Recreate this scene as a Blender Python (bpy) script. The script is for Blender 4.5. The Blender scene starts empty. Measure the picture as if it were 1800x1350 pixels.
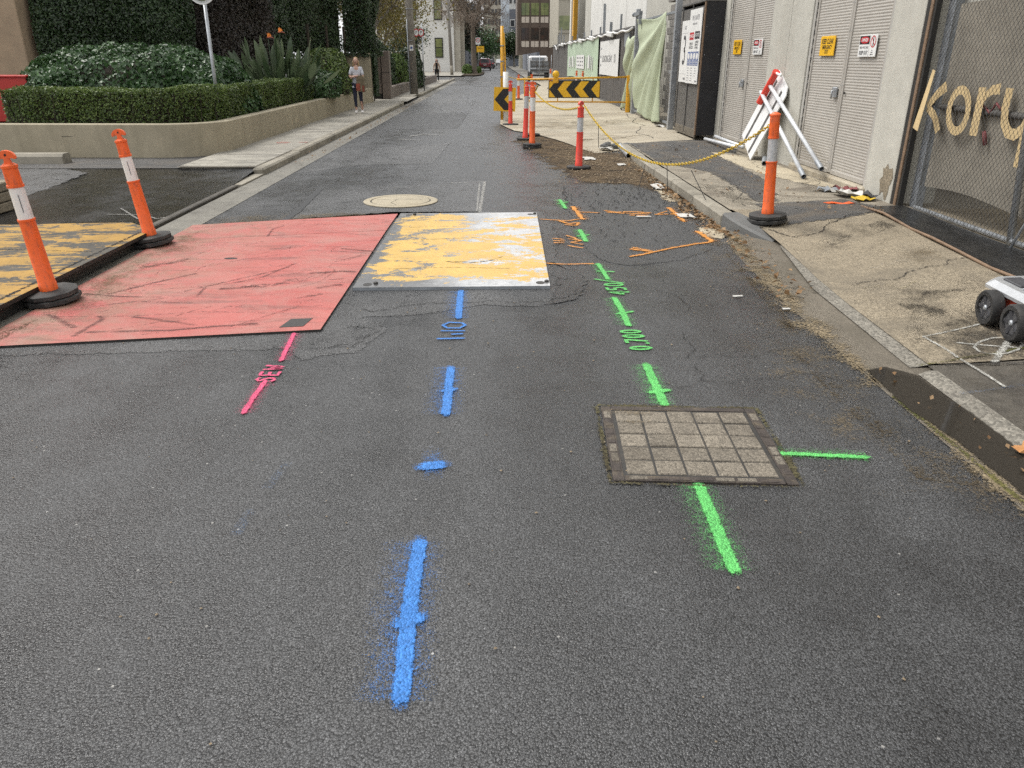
import bpy, bmesh, math, random
import numpy as np
from mathutils import Vector, Matrix, noise as mnoise
R = math.radians
rng = np.random.default_rng(7)
random.seed(7)
scene = bpy.context.scene
COL = scene.collection

# ------------------------------------------------------------------ camera
cam_d = bpy.data.cameras.new('camera')
cam_d.sensor_width = 36.0
cam_d.lens = 26.9
cam_d.clip_start = 0.05
cam_d.clip_end = 2500
cam = bpy.data.objects.new('camera', cam_d)
COL.objects.link(cam)
cam.location = (0, 0, 1.62)
cam.rotation_euler = (R(90 - 23.003), 0, R(-1.098))
scene.camera = cam

# ------------------------------------------------------------------ overcast sky, soft sun
SUN_EL, SUN_AZ = 58.0, -62.0          # azimuth from +Y, negative = left
world = bpy.data.worlds.new('World')
scene.world = world
world.use_nodes = True
wt = world.node_tree
wt.nodes.clear()
sky = wt.nodes.new('ShaderNodeTexSky')
sky.sky_type = 'NISHITA'
sky.sun_disc = False
sky.sun_elevation = R(SUN_EL)
sky.sun_rotation = R(SUN_AZ)
sky.air_density = 1.0
sky.dust_density = 4.0
sky.ozone_density = 1.0
hs = wt.nodes.new('ShaderNodeHueSaturation')      # cloud cover takes most of the blue out
hs.inputs['Saturation'].default_value = 0.10
bg = wt.nodes.new('ShaderNodeBackground')
bg.inputs['Strength'].default_value = 0.15
wo = wt.nodes.new('ShaderNodeOutputWorld')
wt.links.new(sky.outputs[0], hs.inputs['Color'])
cl = wt.nodes.new('ShaderNodeMix')                 # even cloud deck over the clear sky
cl.data_type = 'RGBA'
cl.inputs[0].default_value = 0.62
cl.inputs[7].default_value = (5.2, 5.25, 5.35, 1)
wt.links.new(hs.outputs[0], cl.inputs[6])
wt.links.new(cl.outputs[2], bg.inputs['Color'])
wt.links.new(bg.outputs[0], wo.inputs['Surface'])
sun_d = bpy.data.lights.new('sun', 'SUN')
sun_d.energy = 1.5
sun_d.angle = R(24)
sun_d.color = (1.0, 0.965, 0.91)
sun = bpy.data.objects.new('sun', sun_d)
COL.objects.link(sun)
_d = Vector((math.sin(R(SUN_AZ)) * math.cos(R(SUN_EL)), math.cos(R(SUN_AZ)) * math.cos(R(SUN_EL)), math.sin(R(SUN_EL))))
sun.rotation_euler = _d.to_track_quat('Z', 'Y').to_euler()
vs = scene.view_settings
vs.view_transform = 'Standard'
vs.look = 'None'
vs.exposure = 0.8
vs.gamma = 1.0
vs.use_curve_mapping = False
scene.render.engine = 'CYCLES'
scene.cycles.use_denoising = False
scene.cycles.denoiser = 'OPENIMAGEDENOISE'
scene.cycles.max_bounces = 4
scene.cycles.diffuse_bounces = 2
scene.cycles.glossy_bounces = 2
scene.cycles.transparent_max_bounces = 12
scene.cycles.sample_clamp_indirect = 6.0
scene.cycles.adaptive_threshold = 0.02

# ------------------------------------------------------------------ mesh helpers
class MB:
    """collects verts and faces, builds ONE mesh object"""
    def __init__(s):
        s.v = []; s.f = []; s.e = []          # e: optional per-vertex edge value
    def add(s, vs, fs, es=None):
        o = len(s.v)
        s.v.extend([tuple(map(float, p)) for p in vs])
        s.f.extend([tuple(i + o for i in f) for f in fs])
        s.e.extend(es if es is not None else [1.0] * len(vs))
        return s
    def box(s, c, d, rot=None, bev=0.0):
        x, y, z = d[0] / 2, d[1] / 2, d[2] / 2
        if bev > 0:
            b = min(bev, x * .9, y * .9, z * .9)
            pts = []
            for sx in (-1, 1):
                for sy in (-1, 1):
                    for sz in (-1, 1):
                        pts += [(sx * (x - b), sy * (y - b), sz * z), (sx * (x - b), sy * y, sz * (z - b)), (sx * x, sy * (y - b), sz * (z - b))]
            bm = bmesh.new()
            for p in pts: bm.verts.new(p)
            bmesh.ops.convex_hull(bm, input=bm.verts)
            bmesh.ops.dissolve_limit(bm, angle_limit=0.01, verts=bm.verts, edges=bm.edges)
            bm.verts.index_update()
            vs = [v.co.copy() for v in bm.verts]; fs = [[v.index for v in f.verts] for f in bm.faces]
            bm.free()
        else:
            vs = [Vector((sx * x, sy * y, sz * z)) for sx in (-1, 1) for sy in (-1, 1) for sz in (-1, 1)]
            fs = [(0, 1, 3, 2), (4, 6, 7, 5), (0, 4, 5, 1), (2, 3, 7, 6), (0, 2, 6, 4), (1, 5, 7, 3)]
        M = rot if rot is not None else Matrix.Identity(3)
        return s.add([M @ Vector(v) + Vector(c) for v in vs], fs)
    def bar(s, a, b, w, h, up=(0, 0, 1), bev=0.0):
        a, b = Vector(a), Vector(b); d = b - a; L = d.length; d.normalize()
        r = d.cross(Vector(up))
        if r.length < 1e-4: r = d.cross(Vector((1, 0, 0)))
        r.normalize(); u = r.cross(d)
        return s.box((a + b) / 2, (w, L, h), Matrix((r, d, u)).transposed(), bev)
    def tube(s, pts, rad, n=8, cap=True):
        pts = [Vector(p) for p in pts]; k = len(pts)
        rad = [rad] * k if not hasattr(rad, '__len__') else rad
        vs, fs = [], []
        pr = None
        for i in range(k):
            d = (pts[min(i + 1, k - 1)] - pts[max(i - 1, 0)])
            if d.length < 1e-9: d = Vector((0, 0, 1))
            d.normalize()
            if pr is None:
                pr = d.orthogonal().normalized()
            pr = (pr - d * pr.dot(d))
            if pr.length < 1e-6: pr = d.orthogonal()
            pr.normalize(); q = d.cross(pr)
            for j in range(n):
                a = 2 * math.pi * j / n
                vs.append(pts[i] + (pr * math.cos(a) + q * math.sin(a)) * rad[i])
        for i in range(k - 1):
            for j in range(n):
                fs.append((i * n + j, i * n + (j + 1) % n, (i + 1) * n + (j + 1) % n, (i + 1) * n + j))
        if cap:
            fs.append(tuple(range(n))[::-1]); fs.append(tuple((k - 1) * n + j for j in range(n)))
        return s.add(vs, fs)
    def pipe(s, a, b, r0, r1, n=14):
        """hollow open pipe"""
        a, b = Vector(a), Vector(b); d = (b - a).normalized(); p = d.orthogonal().normalized(); q = d.cross(p)
        vs, fs = [], []
        for c, r in ((a, r0), (b, r0), (b, r1), (a, r1)):
            for j in range(n):
                t = 2 * math.pi * j / n
                vs.append(c + (p * math.cos(t) + q * math.sin(t)) * r)
        for k in range(4):
            for j in range(n):
                fs.append((k * n + j, k * n + (j + 1) % n, ((k + 1) % 4) * n + (j + 1) % n, ((k + 1) % 4) * n + j))
        return s.add(vs, fs)
    def lathe(s, prof, n=16, M=None, seg=1.0):
        vs, fs = [], []
        M = M or Matrix.Identity(4)
        for (r, z) in prof:
            for j in range(n):
                a = 2 * math.pi * j / n
                vs.append(M @ Vector((r * math.cos(a), r * math.sin(a), z)))
        for i in range(len(prof) - 1):
            for j in range(n):
                fs.append((i * n + j, i * n + (j + 1) % n, (i + 1) * n + (j + 1) % n, (i + 1) * n + j))
        if prof[0][0] > 1e-6: fs.append(tuple(range(n))[::-1])
        if prof[-1][0] > 1e-6: fs.append(tuple((len(prof) - 1) * n + j for j in range(n)))
        return s.add(vs, fs)
    def prism(s, poly, lo, hi, M=None):
        """poly in local XY, extruded along local Z from lo to hi"""
        M = M or Matrix.Identity(4); n = len(poly)
        vs = [M @ Vector((p[0], p[1], lo)) for p in poly] + [M @ Vector((p[0], p[1], hi)) for p in poly]
        fs = [tuple(range(n))[::-1], tuple(range(n, 2 * n))] + [(i, (i + 1) % n, n + (i + 1) % n, n + i) for i in range(n)]
        return s.add(vs, fs)
    def quad(s, a, b, c, d):
        return s.add([a, b, c, d], [(0, 1, 2, 3)])
    def build(s, name, mat, parent=None, smooth=False, edge=False, sub=0, autos=None):
        me = bpy.data.meshes.new(name)
        me.from_pydata(s.v, [], s.f); me.update()
        if edge:
            at = me.attributes.new('edge', 'FLOAT', 'POINT')
            at.data.foreach_set('value', s.e)
        if smooth or autos:
            me.polygons.foreach_set('use_smooth', [True] * len(me.polygons))
        if autos:
            me.set_sharp_from_angle(angle=R(autos))
        return link(name, me, mat, parent)

def link(name, me, mat=None, parent=None):
    o = bpy.data.objects.new(name, me)
    COL.objects.link(o)
    if mat is not None and me is not None:
        me.materials.clear(); me.materials.append(MAT[mat] if isinstance(mat, str) else mat)
    if parent is not None: o.parent = parent
    return o

def empty(name, loc=(0, 0, 0), rz=0.0):
    o = bpy.data.objects.new(name, None)
    o.location = loc; o.rotation_euler = (0, 0, rz); o.empty_display_size = .2
    COL.objects.link(o)
    return o

def tag(o, label=None, cat=None, group=None, kind=None):
    if label: o['label'] = label
    if cat: o['category'] = cat
    if group: o['group'] = group
    if kind: o['kind'] = kind
    return o

def copy_tree(o, parent=None):
    c = o.copy(); COL.objects.link(c); c.parent = parent
    for ch in o.children: copy_tree(ch, c)
    return c

def structure(o): o['kind'] = 'structure'; return o

def text_mesh(txt, size=1.0, extrude=0.001, align='CENTER', xs=1.0, bold=0.0):
    cu = bpy.data.curves.new('txt', 'FONT')
    cu.body = txt; cu.size = size; cu.extrude = extrude; cu.align_x = align; cu.align_y = 'CENTER'
    cu.space_line = 0.9; cu.offset = bold; cu.resolution_u = 3
    ob = bpy.data.objects.new('txt', cu); COL.objects.link(ob)
    dg = bpy.context.evaluated_depsgraph_get()
    me = bpy.data.meshes.new_from_object(ob.evaluated_get(dg))
    bpy.data.objects.remove(ob); bpy.data.curves.remove(cu)
    if xs != 1.0: me.transform(Matrix.Diagonal((xs, 1, 1, 1)))
    return me

def frame_m(o, x, y):
    """4x4: local x, y axes, origin"""
    x = Vector(x).normalized(); y = Vector(y).normalized(); z = x.cross(y)
    M = Matrix((x, y, z)).transposed().to_4x4(); M.translation = Vector(o)
    return M

# ------------------------------------------------------------------ material helpers
MAT = {}
class S:
    def __init__(s, name, dim='3D'):
        s.dim = dim
        s.mat = bpy.data.materials.new(name); s.mat.use_nodes = True
        s.t = s.mat.node_tree; s.N = s.t.nodes; s.L = s.t.links
        s.N.clear()
        s.out = s.N.new('ShaderNodeOutputMaterial')
        s.b = s.N.new('ShaderNodeBsdfPrincipled')
        s.L.new(s.b.outputs[0], s.out.inputs[0])
        tc = s.N.new('ShaderNodeTexCoord'); s.obj = tc.outputs['Object']; s.gen = tc.outputs['Generated']
        MAT[name] = s.mat
    def put(s, sock, v):
        if hasattr(v, 'is_linked') or isinstance(v, bpy.types.NodeSocket): s.L.new(v, sock)
        elif isinstance(v, (tuple, list)) and len(v) == 3 and sock.type == 'RGBA': sock.default_value = (*v, 1)
        else: sock.default_value = v
    def set(s, **k):
        for a, v in k.items():
            nm = {'col': 'Base Color', 'rough': 'Roughness', 'metal': 'Metallic', 'spec': 'Specular IOR Level', 'alpha': 'Alpha', 'nor': 'Normal', 'emis': 'Emission Color', 'estr': 'Emission Strength', 'sub': 'Subsurface Weight', 'coat': 'Coat Weight', 'trans': 'Transmission Weight', 'ior': 'IOR', 'crough': 'Coat Roughness'}[a]
            s.put(s.b.inputs[nm], v)
        return s
    def map(s, scale=(1, 1, 1), rot=(0, 0, 0), loc=(0, 0, 0), vec=None):
        n = s.N.new('ShaderNodeMapping'); n.inputs['Scale'].default_value = scale; n.inputs['Rotation'].default_value = rot; n.inputs['Location'].default_value = loc
        s.L.new(vec or s.obj, n.inputs[0]); return n.outputs[0]
    def noise(s, scale, detail=4, rough=.55, vec=None, dist=0.0, col=False):
        n = s.N.new('ShaderNodeTexNoise'); n.noise_dimensions = s.dim; n.inputs['Scale'].default_value = scale; n.inputs['Detail'].default_value = detail
        n.inputs['Roughness'].default_value = rough; n.inputs['Distortion'].default_value = dist
        s.L.new(vec or s.obj, n.inputs['Vector']); return n.outputs[1 if col else 0]
    def voro(s, scale, feat='F1', vec=None, rand=1.0):
        n = s.N.new('ShaderNodeTexVoronoi'); n.voronoi_dimensions = s.dim; n.feature = feat; n.inputs['Scale'].default_value = scale; n.inputs['Randomness'].default_value = rand
        s.L.new(vec or s.obj, n.inputs['Vector']); return n
    def wave(s, scale, vec=None, dist=0, detail=2, prof='SIN', direction='X'):
        n = s.N.new('ShaderNodeTexWave'); n.inputs['Scale'].default_value = scale; n.inputs['Distortion'].default_value = dist
        n.wave_profile = prof; n.bands_direction = direction
        s.L.new(vec or s.obj, n.inputs['Vector']); return n.outputs['Fac']
    def ramp(s, fac, stops, interp='LINEAR'):
        n = s.N.new('ShaderNodeValToRGB'); cr = n.color_ramp; cr.interpolation = interp
        while len(cr.elements) < len(stops): cr.elements.new(0.5)
        for e, (p, c) in zip(cr.elements, stops):
            e.position = p; e.color = (c, c, c, 1) if not hasattr(c, '__len__') else (*c, 1)
        s.put(n.inputs[0], fac); return n.outputs[0]
    def mix(s, f, a, b, mode='MIX'):
        n = s.N.new('ShaderNodeMix'); n.data_type = 'RGBA'; n.blend_type = mode; n.clamp_factor = True
        s.put(n.inputs[0], f); s.put(n.inputs[6], a); s.put(n.inputs[7], b); return n.outputs[2]
    def m(s, op, a, b=0.0, c=0.0, clamp=False):
        n = s.N.new('ShaderNodeMath'); n.operation = op; n.use_clamp = clamp
        s.put(n.inputs[0], a); s.put(n.inputs[1], b)
        if op in ('MULTIPLY_ADD', 'SMOOTH_MIN', 'COMPARE'): s.put(n.inputs[2], c)
        return n.outputs[0]
    def rng(s, v, a, b, c=0.0, d=1.0, smooth=False):
        n = s.N.new('ShaderNodeMapRange'); n.interpolation_type = 'SMOOTHSTEP' if smooth else 'LINEAR'
        s.put(n.inputs[0], v); n.inputs[1].default_value = a; n.inputs[2].default_value = b; n.inputs[3].default_value = c; n.inputs[4].default_value = d
        return n.outputs[0]
    def attr(s, name, what='Fac'):
        n = s.N.new('ShaderNodeAttribute'); n.attribute_name = name; return n.outputs[what]
    def bump(s, h, strength=.5, dist=.01, nor=None):
        n = s.N.new('ShaderNodeBump'); n.inputs['Strength'].default_value = strength; n.inputs['Distance'].default_value = dist
        s.L.new(h, n.inputs['Height'])
        if nor is not None: s.L.new(nor, n.inputs['Normal'])
        s.L.new(n.outputs[0], s.b.inputs['Normal']); return n.outputs[0]
    def island(s):
        n = s.N.new('ShaderNodeNewGeometry'); return n.outputs['Random Per Island']
    def objrand(s):
        n = s.N.new('ShaderNodeObjectInfo'); return n.outputs['Random']

def plain(name, col, rough=.5, metal=0.0, var=.12, scale=6.0, spec=.5, bump=0.0, bscale=80, dirt=0.0, dirtcol=(.10, .085, .065), coat=0.0):
    """painted or cast surface: slow tone variation, fine grime, faint relief"""
    s = S(name)
    n = s.noise(scale, 5, .6)
    f = s.noise(scale * 9, 3, .6)
    t = s.m('ADD', s.m('MULTIPLY', n, .65), s.m('MULTIPLY', f, .35))
    lo = tuple(max(0, c * (1 - var * 1.6)) for c in col); hi = tuple(min(1, c * (1 + var)) for c in col)
    c = s.ramp(t, [(.3, lo), (.7, hi)])
    if dirt > 0:
        g = s.noise(scale * .8, 6, .7, dist=.4)
        c = s.mix(s.m('MULTIPLY', s.rng(g, .5, .72, 0, 1), dirt), c, dirtcol)
    s.set(col=c, rough=s.rng(t, .3, .7, max(.05, rough - .08), min(1, rough + .1)), metal=metal, spec=spec, coat=coat)
    if bump > 0: s.bump(s.noise(bscale, 4, .6), bump, .01)
    return s
# ------------------------------------------------------------------ ground materials
def asphalt(name, tone=1.0, warm=0.0, rough=(.55, .8), cell=150, speck=1.0, edge=False, wet=0.0, soil=0.0, bmp=.6):
    s = S(name, '2D')
    wn = s.noise(140, 2, .6, col=True)            # bend the cells so no two stones are alike
    wv = s.N.new('ShaderNodeVectorMath'); wv.operation = 'MULTIPLY_ADD'; s.L.new(wn, wv.inputs[0]); wv.inputs[1].default_value = (.010, .010, 0); s.L.new(s.obj, wv.inputs[2])
    v = s.voro(cell, vec=wv.outputs[0]); v2 = s.voro(cell * .30)
    cv = s.m('MULTIPLY', v.outputs['Color'], 1.0)
    fine = s.noise(300, 1, .5)
    big = s.noise(.5, 3, .6, vec=s.map(scale=(1.5, .45, 1))); mid = s.noise(2.6, 4, .65)
    base = s.ramp(cv, [(0.0, .040), (.4, .075), (.8, .125), (1.0, .20)])
    gap = s.rng(v.outputs['Distance'], .30, .62, 1.0, .22)          # bitumen between the stones
    base = s.mix(1.0, base, gap, 'MULTIPLY')
    base = s.mix(1.0, base, s.ramp(fine, [(.34, .55), (.66, 1.45)]), 'MULTIPLY')
    st = s.m('MULTIPLY', s.m('GREATER_THAN', s.m('MULTIPLY', v2.outputs['Color'], 1.0), .945), s.m('LESS_THAN', v2.outputs['Distance'], .19))
    base = s.mix(s.m('MULTIPLY', st, .85 * speck), base, (.50, .48, .44))
    tv = s.m('MULTIPLY', s.ramp(big, [(.32, .70), (.68, 1.34)]), s.ramp(mid, [(.3, .80), (.7, 1.18)]))
    base = s.mix(1.0, base, tv, 'MULTIPLY')
    t = (tone * (1 + warm * .6), tone * (1 + warm * .18), tone * (1 - warm * .35))
    base = s.mix(1.0, base, t, 'MULTIPLY')
    if soil > 0:
        sn = s.noise(1.6, 5, .7, dist=.5)
        base = s.mix(s.m('MULTIPLY', s.rng(sn, .48, .66, 0, 1), soil), base, (.155, .115, .07))
    h = s.m('ADD', s.m('MULTIPLY', v.outputs['Distance'], -.8), s.m('MULTIPLY', cv, .6))
    ro = s.rng(s.m('ADD', s.m('MULTIPLY', big, .55), s.m('MULTIPLY', mid, .45)), .36, .64, rough[0], rough[1])
    s.set(col=base, rough=ro, spec=.5)
    s.bump(h, bmp, .006)
    if edge:
        e = s.attr('edge')
        nn = s.noise(5, 4, .75); n2 = v.outputs['Color']
        a = s.m('ADD', e, s.m('ADD', s.m('MULTIPLY', s.m('SUBTRACT', nn, .5), 2.4), s.m('MULTIPLY', s.m('SUBTRACT', n2, .5), .5)))
        s.set(alpha=s.rng(a, .40, .60, 0, 1))
    return s

asphalt('asphalt', .60, -.03, (.17, .50), bmp=.5)
asphalt('asphalt_patch', .60, -.02, (.32, .62), speck=.5, edge=True)
asphalt('asphalt_fresh', .38, -.02, (.22, .5), cell=95, speck=.15, edge=True)
asphalt('asphalt_pale', .92, .0, (.24, .5), speck=.6, edge=True)
asphalt('asphalt_path', .95, .10, (.5, .8), speck=.8, edge=True, soil=.35)
asphalt('asphalt_drive', .30, .02, (.05, .34), speck=.25, bmp=.16)
asphalt('asphalt_old', 1.05, .10, (.6, .85), speck=.6, soil=.2)

def soil_mat(name, c1, c2, edge=True, sharp=(.40, .62)):
    s = S(name, '2D')
    n = s.noise(3.2, 5, .7, dist=.3); f = s.noise(60, 3, .7); v = s.voro(70)
    c = s.mix(s.rng(n, .35, .65), c1, c2)
    c = s.mix(.55, c, s.mix(1.0, c, s.ramp(f, [(.3, .35), (.7, 1.7)]), 'MULTIPLY'))
    c = s.mix(s.m('MULTIPLY', s.m('GREATER_THAN', s.m('MULTIPLY', v.outputs['Color'], 1), .9), .5), c, (.30, .25, .18))
    s.set(col=c, rough=.95, spec=.2); s.bump(s.m('ADD', f, s.m('MULTIPLY', v.outputs['Distance'], -.6)), .9, .012)
    if edge:
        e = s.attr('edge'); nn = s.noise(3.5, 5, .78); n2 = s.noise(60, 2, .7)
        a = s.m('ADD', e, s.m('ADD', s.m('MULTIPLY', s.m('SUBTRACT', nn, .5), 3.0), s.m('MULTIPLY', s.m('SUBTRACT', n2, .5), 2.2)))
        s.set(alpha=s.rng(a, sharp[0], sharp[1], 0, 1))
    return s
soil_mat('dirt', (.055, .040, .026), (.13, .093, .055))
soil_mat('dust_thin', (.13, .10, .06), (.20, .155, .095), True, (.75, 2.4))
soil_mat('stain_dark', (.045, .040, .034), (.07, .062, .05), True, (.7, 3.6))
soil_mat('damp_stain', (.055, .048, .038), (.085, .075, .06), True, (.3, 1.6))
soil_mat('garden_soil', (.03, .022, .015), (.06, .045, .03), False)
soil_mat('moss', (.075, .08, .025), (.14, .125, .045), True, (.7, 1.3))
soil_mat('joint_dirt', (.05, .042, .026), (.10, .09, .045), True, (.6, 1.2))

FACED = ('concrete_kerb', 'bluestone', 'render_wall', 'concrete_panel', 'concrete_white', 'round_lid', 'concrete_apron', 'aggregate_tan', 'concrete_gutter')
def concrete(name, col, var=.25, stain=.4, staincol=(.10, .09, .07), agg=0.0, rough=(.7, .9), edge=False, streak=None, aggscale=85, warmvar=None):
    s = S(name, '3D' if name in FACED else '2D')
    big = s.noise(.9, 4, .65, dist=.3); mid = s.noise(6, 4, .65); fine = s.noise(170, 2, .6)
    lo = tuple(c * (1 - var) for c in col); hi = tuple(min(1, c * (1 + var * .7)) for c in col)
    c = s.ramp(s.m('ADD', s.m('MULTIPLY', big, .6), s.m('MULTIPLY', mid, .4)), [(.33, lo), (.67, hi)])
    c = s.mix(.5, c, s.mix(1.0, c, s.ramp(fine, [(.3, .6), (.7, 1.35)]), 'MULTIPLY'))
    h = fine
    if agg > 0:
        v = s.voro(aggscale)
        pc = s.ramp(s.m('MULTIPLY', v.outputs['Color'], 1.0), [(0, tuple(x * .35 for x in col)), (.45, tuple(x * .85 for x in col)), (.8, tuple(min(1, x * 1.45) for x in col)), (1, (.12, .10, .085))])
        c = s.mix(agg, c, pc)
        h = s.m('ADD', s.m('MULTIPLY', v.outputs['Distance'], -1.0), s.m('MULTIPLY', fine, .4))
    if stain > 0:
        vec = s.map(scale=streak) if streak else None
        g = s.noise(1.3, 5, .7, dist=.6, vec=vec)
        c = s.mix(s.m('MULTIPLY', s.rng(g, .47, .68), stain), c, staincol)
    s.set(col=c, rough=s.rng(mid, .3, .7, rough[0], rough[1]), spec=.35)
    s.bump(h, .35 + agg * .4, .006)
    if edge:
        e = s.attr('edge'); nn = s.noise(5, 4, .75); n2 = s.noise(60, 2, .7)
        a = s.m('ADD', e, s.m('ADD', s.m('MULTIPLY', s.m('SUBTRACT', nn, .5), 2.4), s.m('MULTIPLY', s.m('SUBTRACT', n2, .5), .45)))
        s.set(alpha=s.rng(a, .42, .56, 0, 1))
    return s
concrete('concrete_path', (.31, .29, .245), .3, .75, (.12, .11, .095), rough=(.45, .85), streak=(.5, 3.0, 1))
concrete('concrete_apron', (.39, .345, .265), .28, .75, (.23, .185, .125), rough=(.6, .9), streak=(.35, 1.6, 1))
concrete('concrete_slab', (.26, .23, .18), .32, .8, (.125, .105, .08), agg=.35)
concrete('aggregate_tan', (.25, .21, .15), .32, .8, (.13, .112, .085), agg=.6, aggscale=80)
concrete('aggregate_edge', (.20, .185, .155), .25, .5, (.10, .09, .075), agg=.8, aggscale=75)
concrete('concrete_damp', (.085, .076, .062), .35, .7, (.035, .032, .028), agg=.25, rough=(.35, .75))
concrete('concrete_gutter', (.145, .126, .098), .3, .65, (.08, .07, .05), agg=.3)
concrete('concrete_gutter_grey', (.175, .165, .14), .3, .55, (.10, .09, .075), agg=.2, rough=(.4, .8))
concrete('concrete_kerb', (.29, .265, .215), .28, .6, (.10, .09, .07))
concrete('bluestone', (.13, .13, .125), .3, .4, (.06, .055, .05), rough=(.5, .8))
concrete('concrete_patch', (.46, .40, .29), .2, .4, (.2, .16, .11), agg=.15, edge=True)
concrete('render_wall', (.37, .325, .235), .16, .35, (.17, .15, .10), rough=(.75, .92), streak=(2.2, 2.2, .35))
concrete('concrete_panel', (.47, .455, .40), .14, .3, (.33, .31, .26), rough=(.6, .85), streak=(1.5, 1.5, .25))
concrete('concrete_white', (.66, .65, .61), .12, .25, (.45, .43, .38), streak=(1.5, 1.5, .25))
concrete('manhole_concrete', (.165, .145, .115), .4, .8, (.07, .058, .044), agg=.65, aggscale=120)
concrete('round_lid', (.37, .325, .24), .2, .45, (.27, .22, .14), agg=.2)
s = S('water_puddle', '2D')
s.set(col=(.030, .026, .021), rough=.05, spec=.5, ior=1.33)
s.bump(s.noise(5, 3, .5), .04, .01)
e = s.attr('edge'); nn = s.noise(9, 5, .65)
s.set(alpha=s.rng(s.m('ADD', e, s.m('MULTIPLY', s.m('SUBTRACT', nn, .5), .8)), .34, .62, 0, .93))

# spray paint: dense core, ragged edge, dots of overspray; sits on the stone tops
def spray(name, col, dens=1.0, faint=False):
    s = S(name, '2D')
    e = s.attr('edge'); v = s.voro(125); dots = s.voro(760); n1 = s.noise(30, 3, .7); n3 = s.noise(4, 3, .6)
    d = s.m('MULTIPLY', e, s.rng(n1, .3, .7, .55, 1.45))
    d = s.m('MULTIPLY', d, s.rng(v.outputs['Distance'], .35, .75, 1.0, .45))     # thin in the gaps between stones
    d = s.m('MULTIPLY', d, s.m('GREATER_THAN', e, .004))
    k = s.m('SUBTRACT', s.m('MULTIPLY', d, .22 if faint else dens), s.m('MULTIPLY', dots.outputs['Color'], 1.0))
    cv = s.m('MULTIPLY', v.outputs['Color'], 1.0)
    c = s.mix(s.rng(n3, .35, .65), tuple(x * .85 for x in col), col)
    c = s.mix(1.0, c, s.ramp(cv, [(0, .55), (1, 1.15)]), 'MULTIPLY')
    s.set(col=c, rough=.6, spec=.35)
    s.set(alpha=s.m('MULTIPLY', s.rng(k, -.03, .12, 0, 1), .75 if faint else 1.0))
    s.bump(s.m('ADD', s.m('MULTIPLY', v.outputs['Distance'], -1.0), s.m('MULTIPLY', cv, .35)), .7, .008)
    return s
spray('paint_blue', (.06, .24, .66)); spray('paint_green', (.14, .60, .15)); spray('paint_orange_faint', (.70, .32, .08), faint=True); spray('paint_orange', (.80, .33, .06), .8)
spray('paint_pink', (.78, .10, .22)); spray('paint_white', (.58, .57, .52), .62); spray('paint_white_worn', (.50, .49, .46), .55)
spray('paint_blue_faint', (.10, .20, .38), faint=True); spray('paint_white_faint', (.45, .44, .42), faint=True)
spray('paint_yellow_faint', (.55, .48, .16), faint=True); spray('paint_red_faint', (.65, .16, .12), .7)
s = S('crack', '2D'); e = s.attr('edge'); nn = s.noise(22, 3, .75)
s.set(col=(.012, .011, .010), rough=.95, alpha=s.m('MULTIPLY', s.rng(s.m('ADD', e, s.m('MULTIPLY', s.m('SUBTRACT', nn, .5), 4.5)), .35, .9, 0, 1), .85))
s = S('tar', '2D'); e = s.attr('edge'); s.set(col=(.014, .014, .014), rough=.45, alpha=s.rng(e, .2, .5, 0, 1))

# ------------------------------------------------------------------ ground geometry
def smooth(a, b, x):
    t = min(1, max(0, (x - a) / (b - a))); return t * t * (3 - 2 * t)

def sheet(name, rows, z, mat, nx=8, parent=None, edge=None):
    """rows = [(y, x_left, x_right)], z = number or function(x, y)"""
    m = MB(); vs = []; fs = []
    for (y, a, b) in rows:
        for i in range(nx + 1):
            x = a + (b - a) * i / nx
            vs.append((x, y, z(x, y) if callable(z) else z))
    for j in range(len(rows) - 1):
        for i in range(nx):
            k = j * (nx + 1) + i
            fs.append((k, k + 1, k + nx + 2, k + nx + 1))
    m.add(vs, fs)
    return m.build(name, mat, parent, smooth=True)

def soft_patch(name, pts, z, mat, feather=.12, parent=None, zf=None, label=None):
    """sheet whose ragged rim is eaten away by the material"""
    P = [Vector((p[0], p[1])) for p in pts]; Q = []
    for i in range(len(P)):                     # resample
        a, b = P[i], P[(i + 1) % len(P)]; n = max(1, int((b - a).length / .35))
        Q += [a + (b - a) * (k / n) for k in range(n)]
    area = sum(Q[i].x * Q[(i + 1) % len(Q)].y - Q[(i + 1) % len(Q)].x * Q[i].y for i in range(len(Q)))
    if area < 0: Q = Q[::-1]
    n = len(Q); nor = []
    for i in range(n):
        t = (Q[(i + 1) % n] - Q[i - 1]).normalized(); nor.append(Vector((t.y, -t.x)))
    zz = (lambda x, y: zf(x, y) + z) if zf else (lambda x, y: z)
    vs = [(q.x + m_.x * feather * .5, q.y + m_.y * feather * .5) for q, m_ in zip(Q, nor)] + [(q.x - m_.x * feather * .5, q.y - m_.y * feather * .5) for q, m_ in zip(Q, nor)]
    fs = [(i, (i + 1) % n, n + (i + 1) % n, n + i) for i in range(n)]
    from mathutils.geometry import tessellate_polygon
    fs += [tuple(n + i for i in t) for t in tessellate_polygon([[Vector((vs[n + i][0], vs[n + i][1], 0)) for i in range(n)]])]
    m = MB(); m.add([(x, y, zz(x, y)) for x, y in vs], fs, [0.0] * n + [1.0] * n)
    o = m.build(name, mat, parent, edge=True)
    if label: o['label'] = label
    return o

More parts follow.
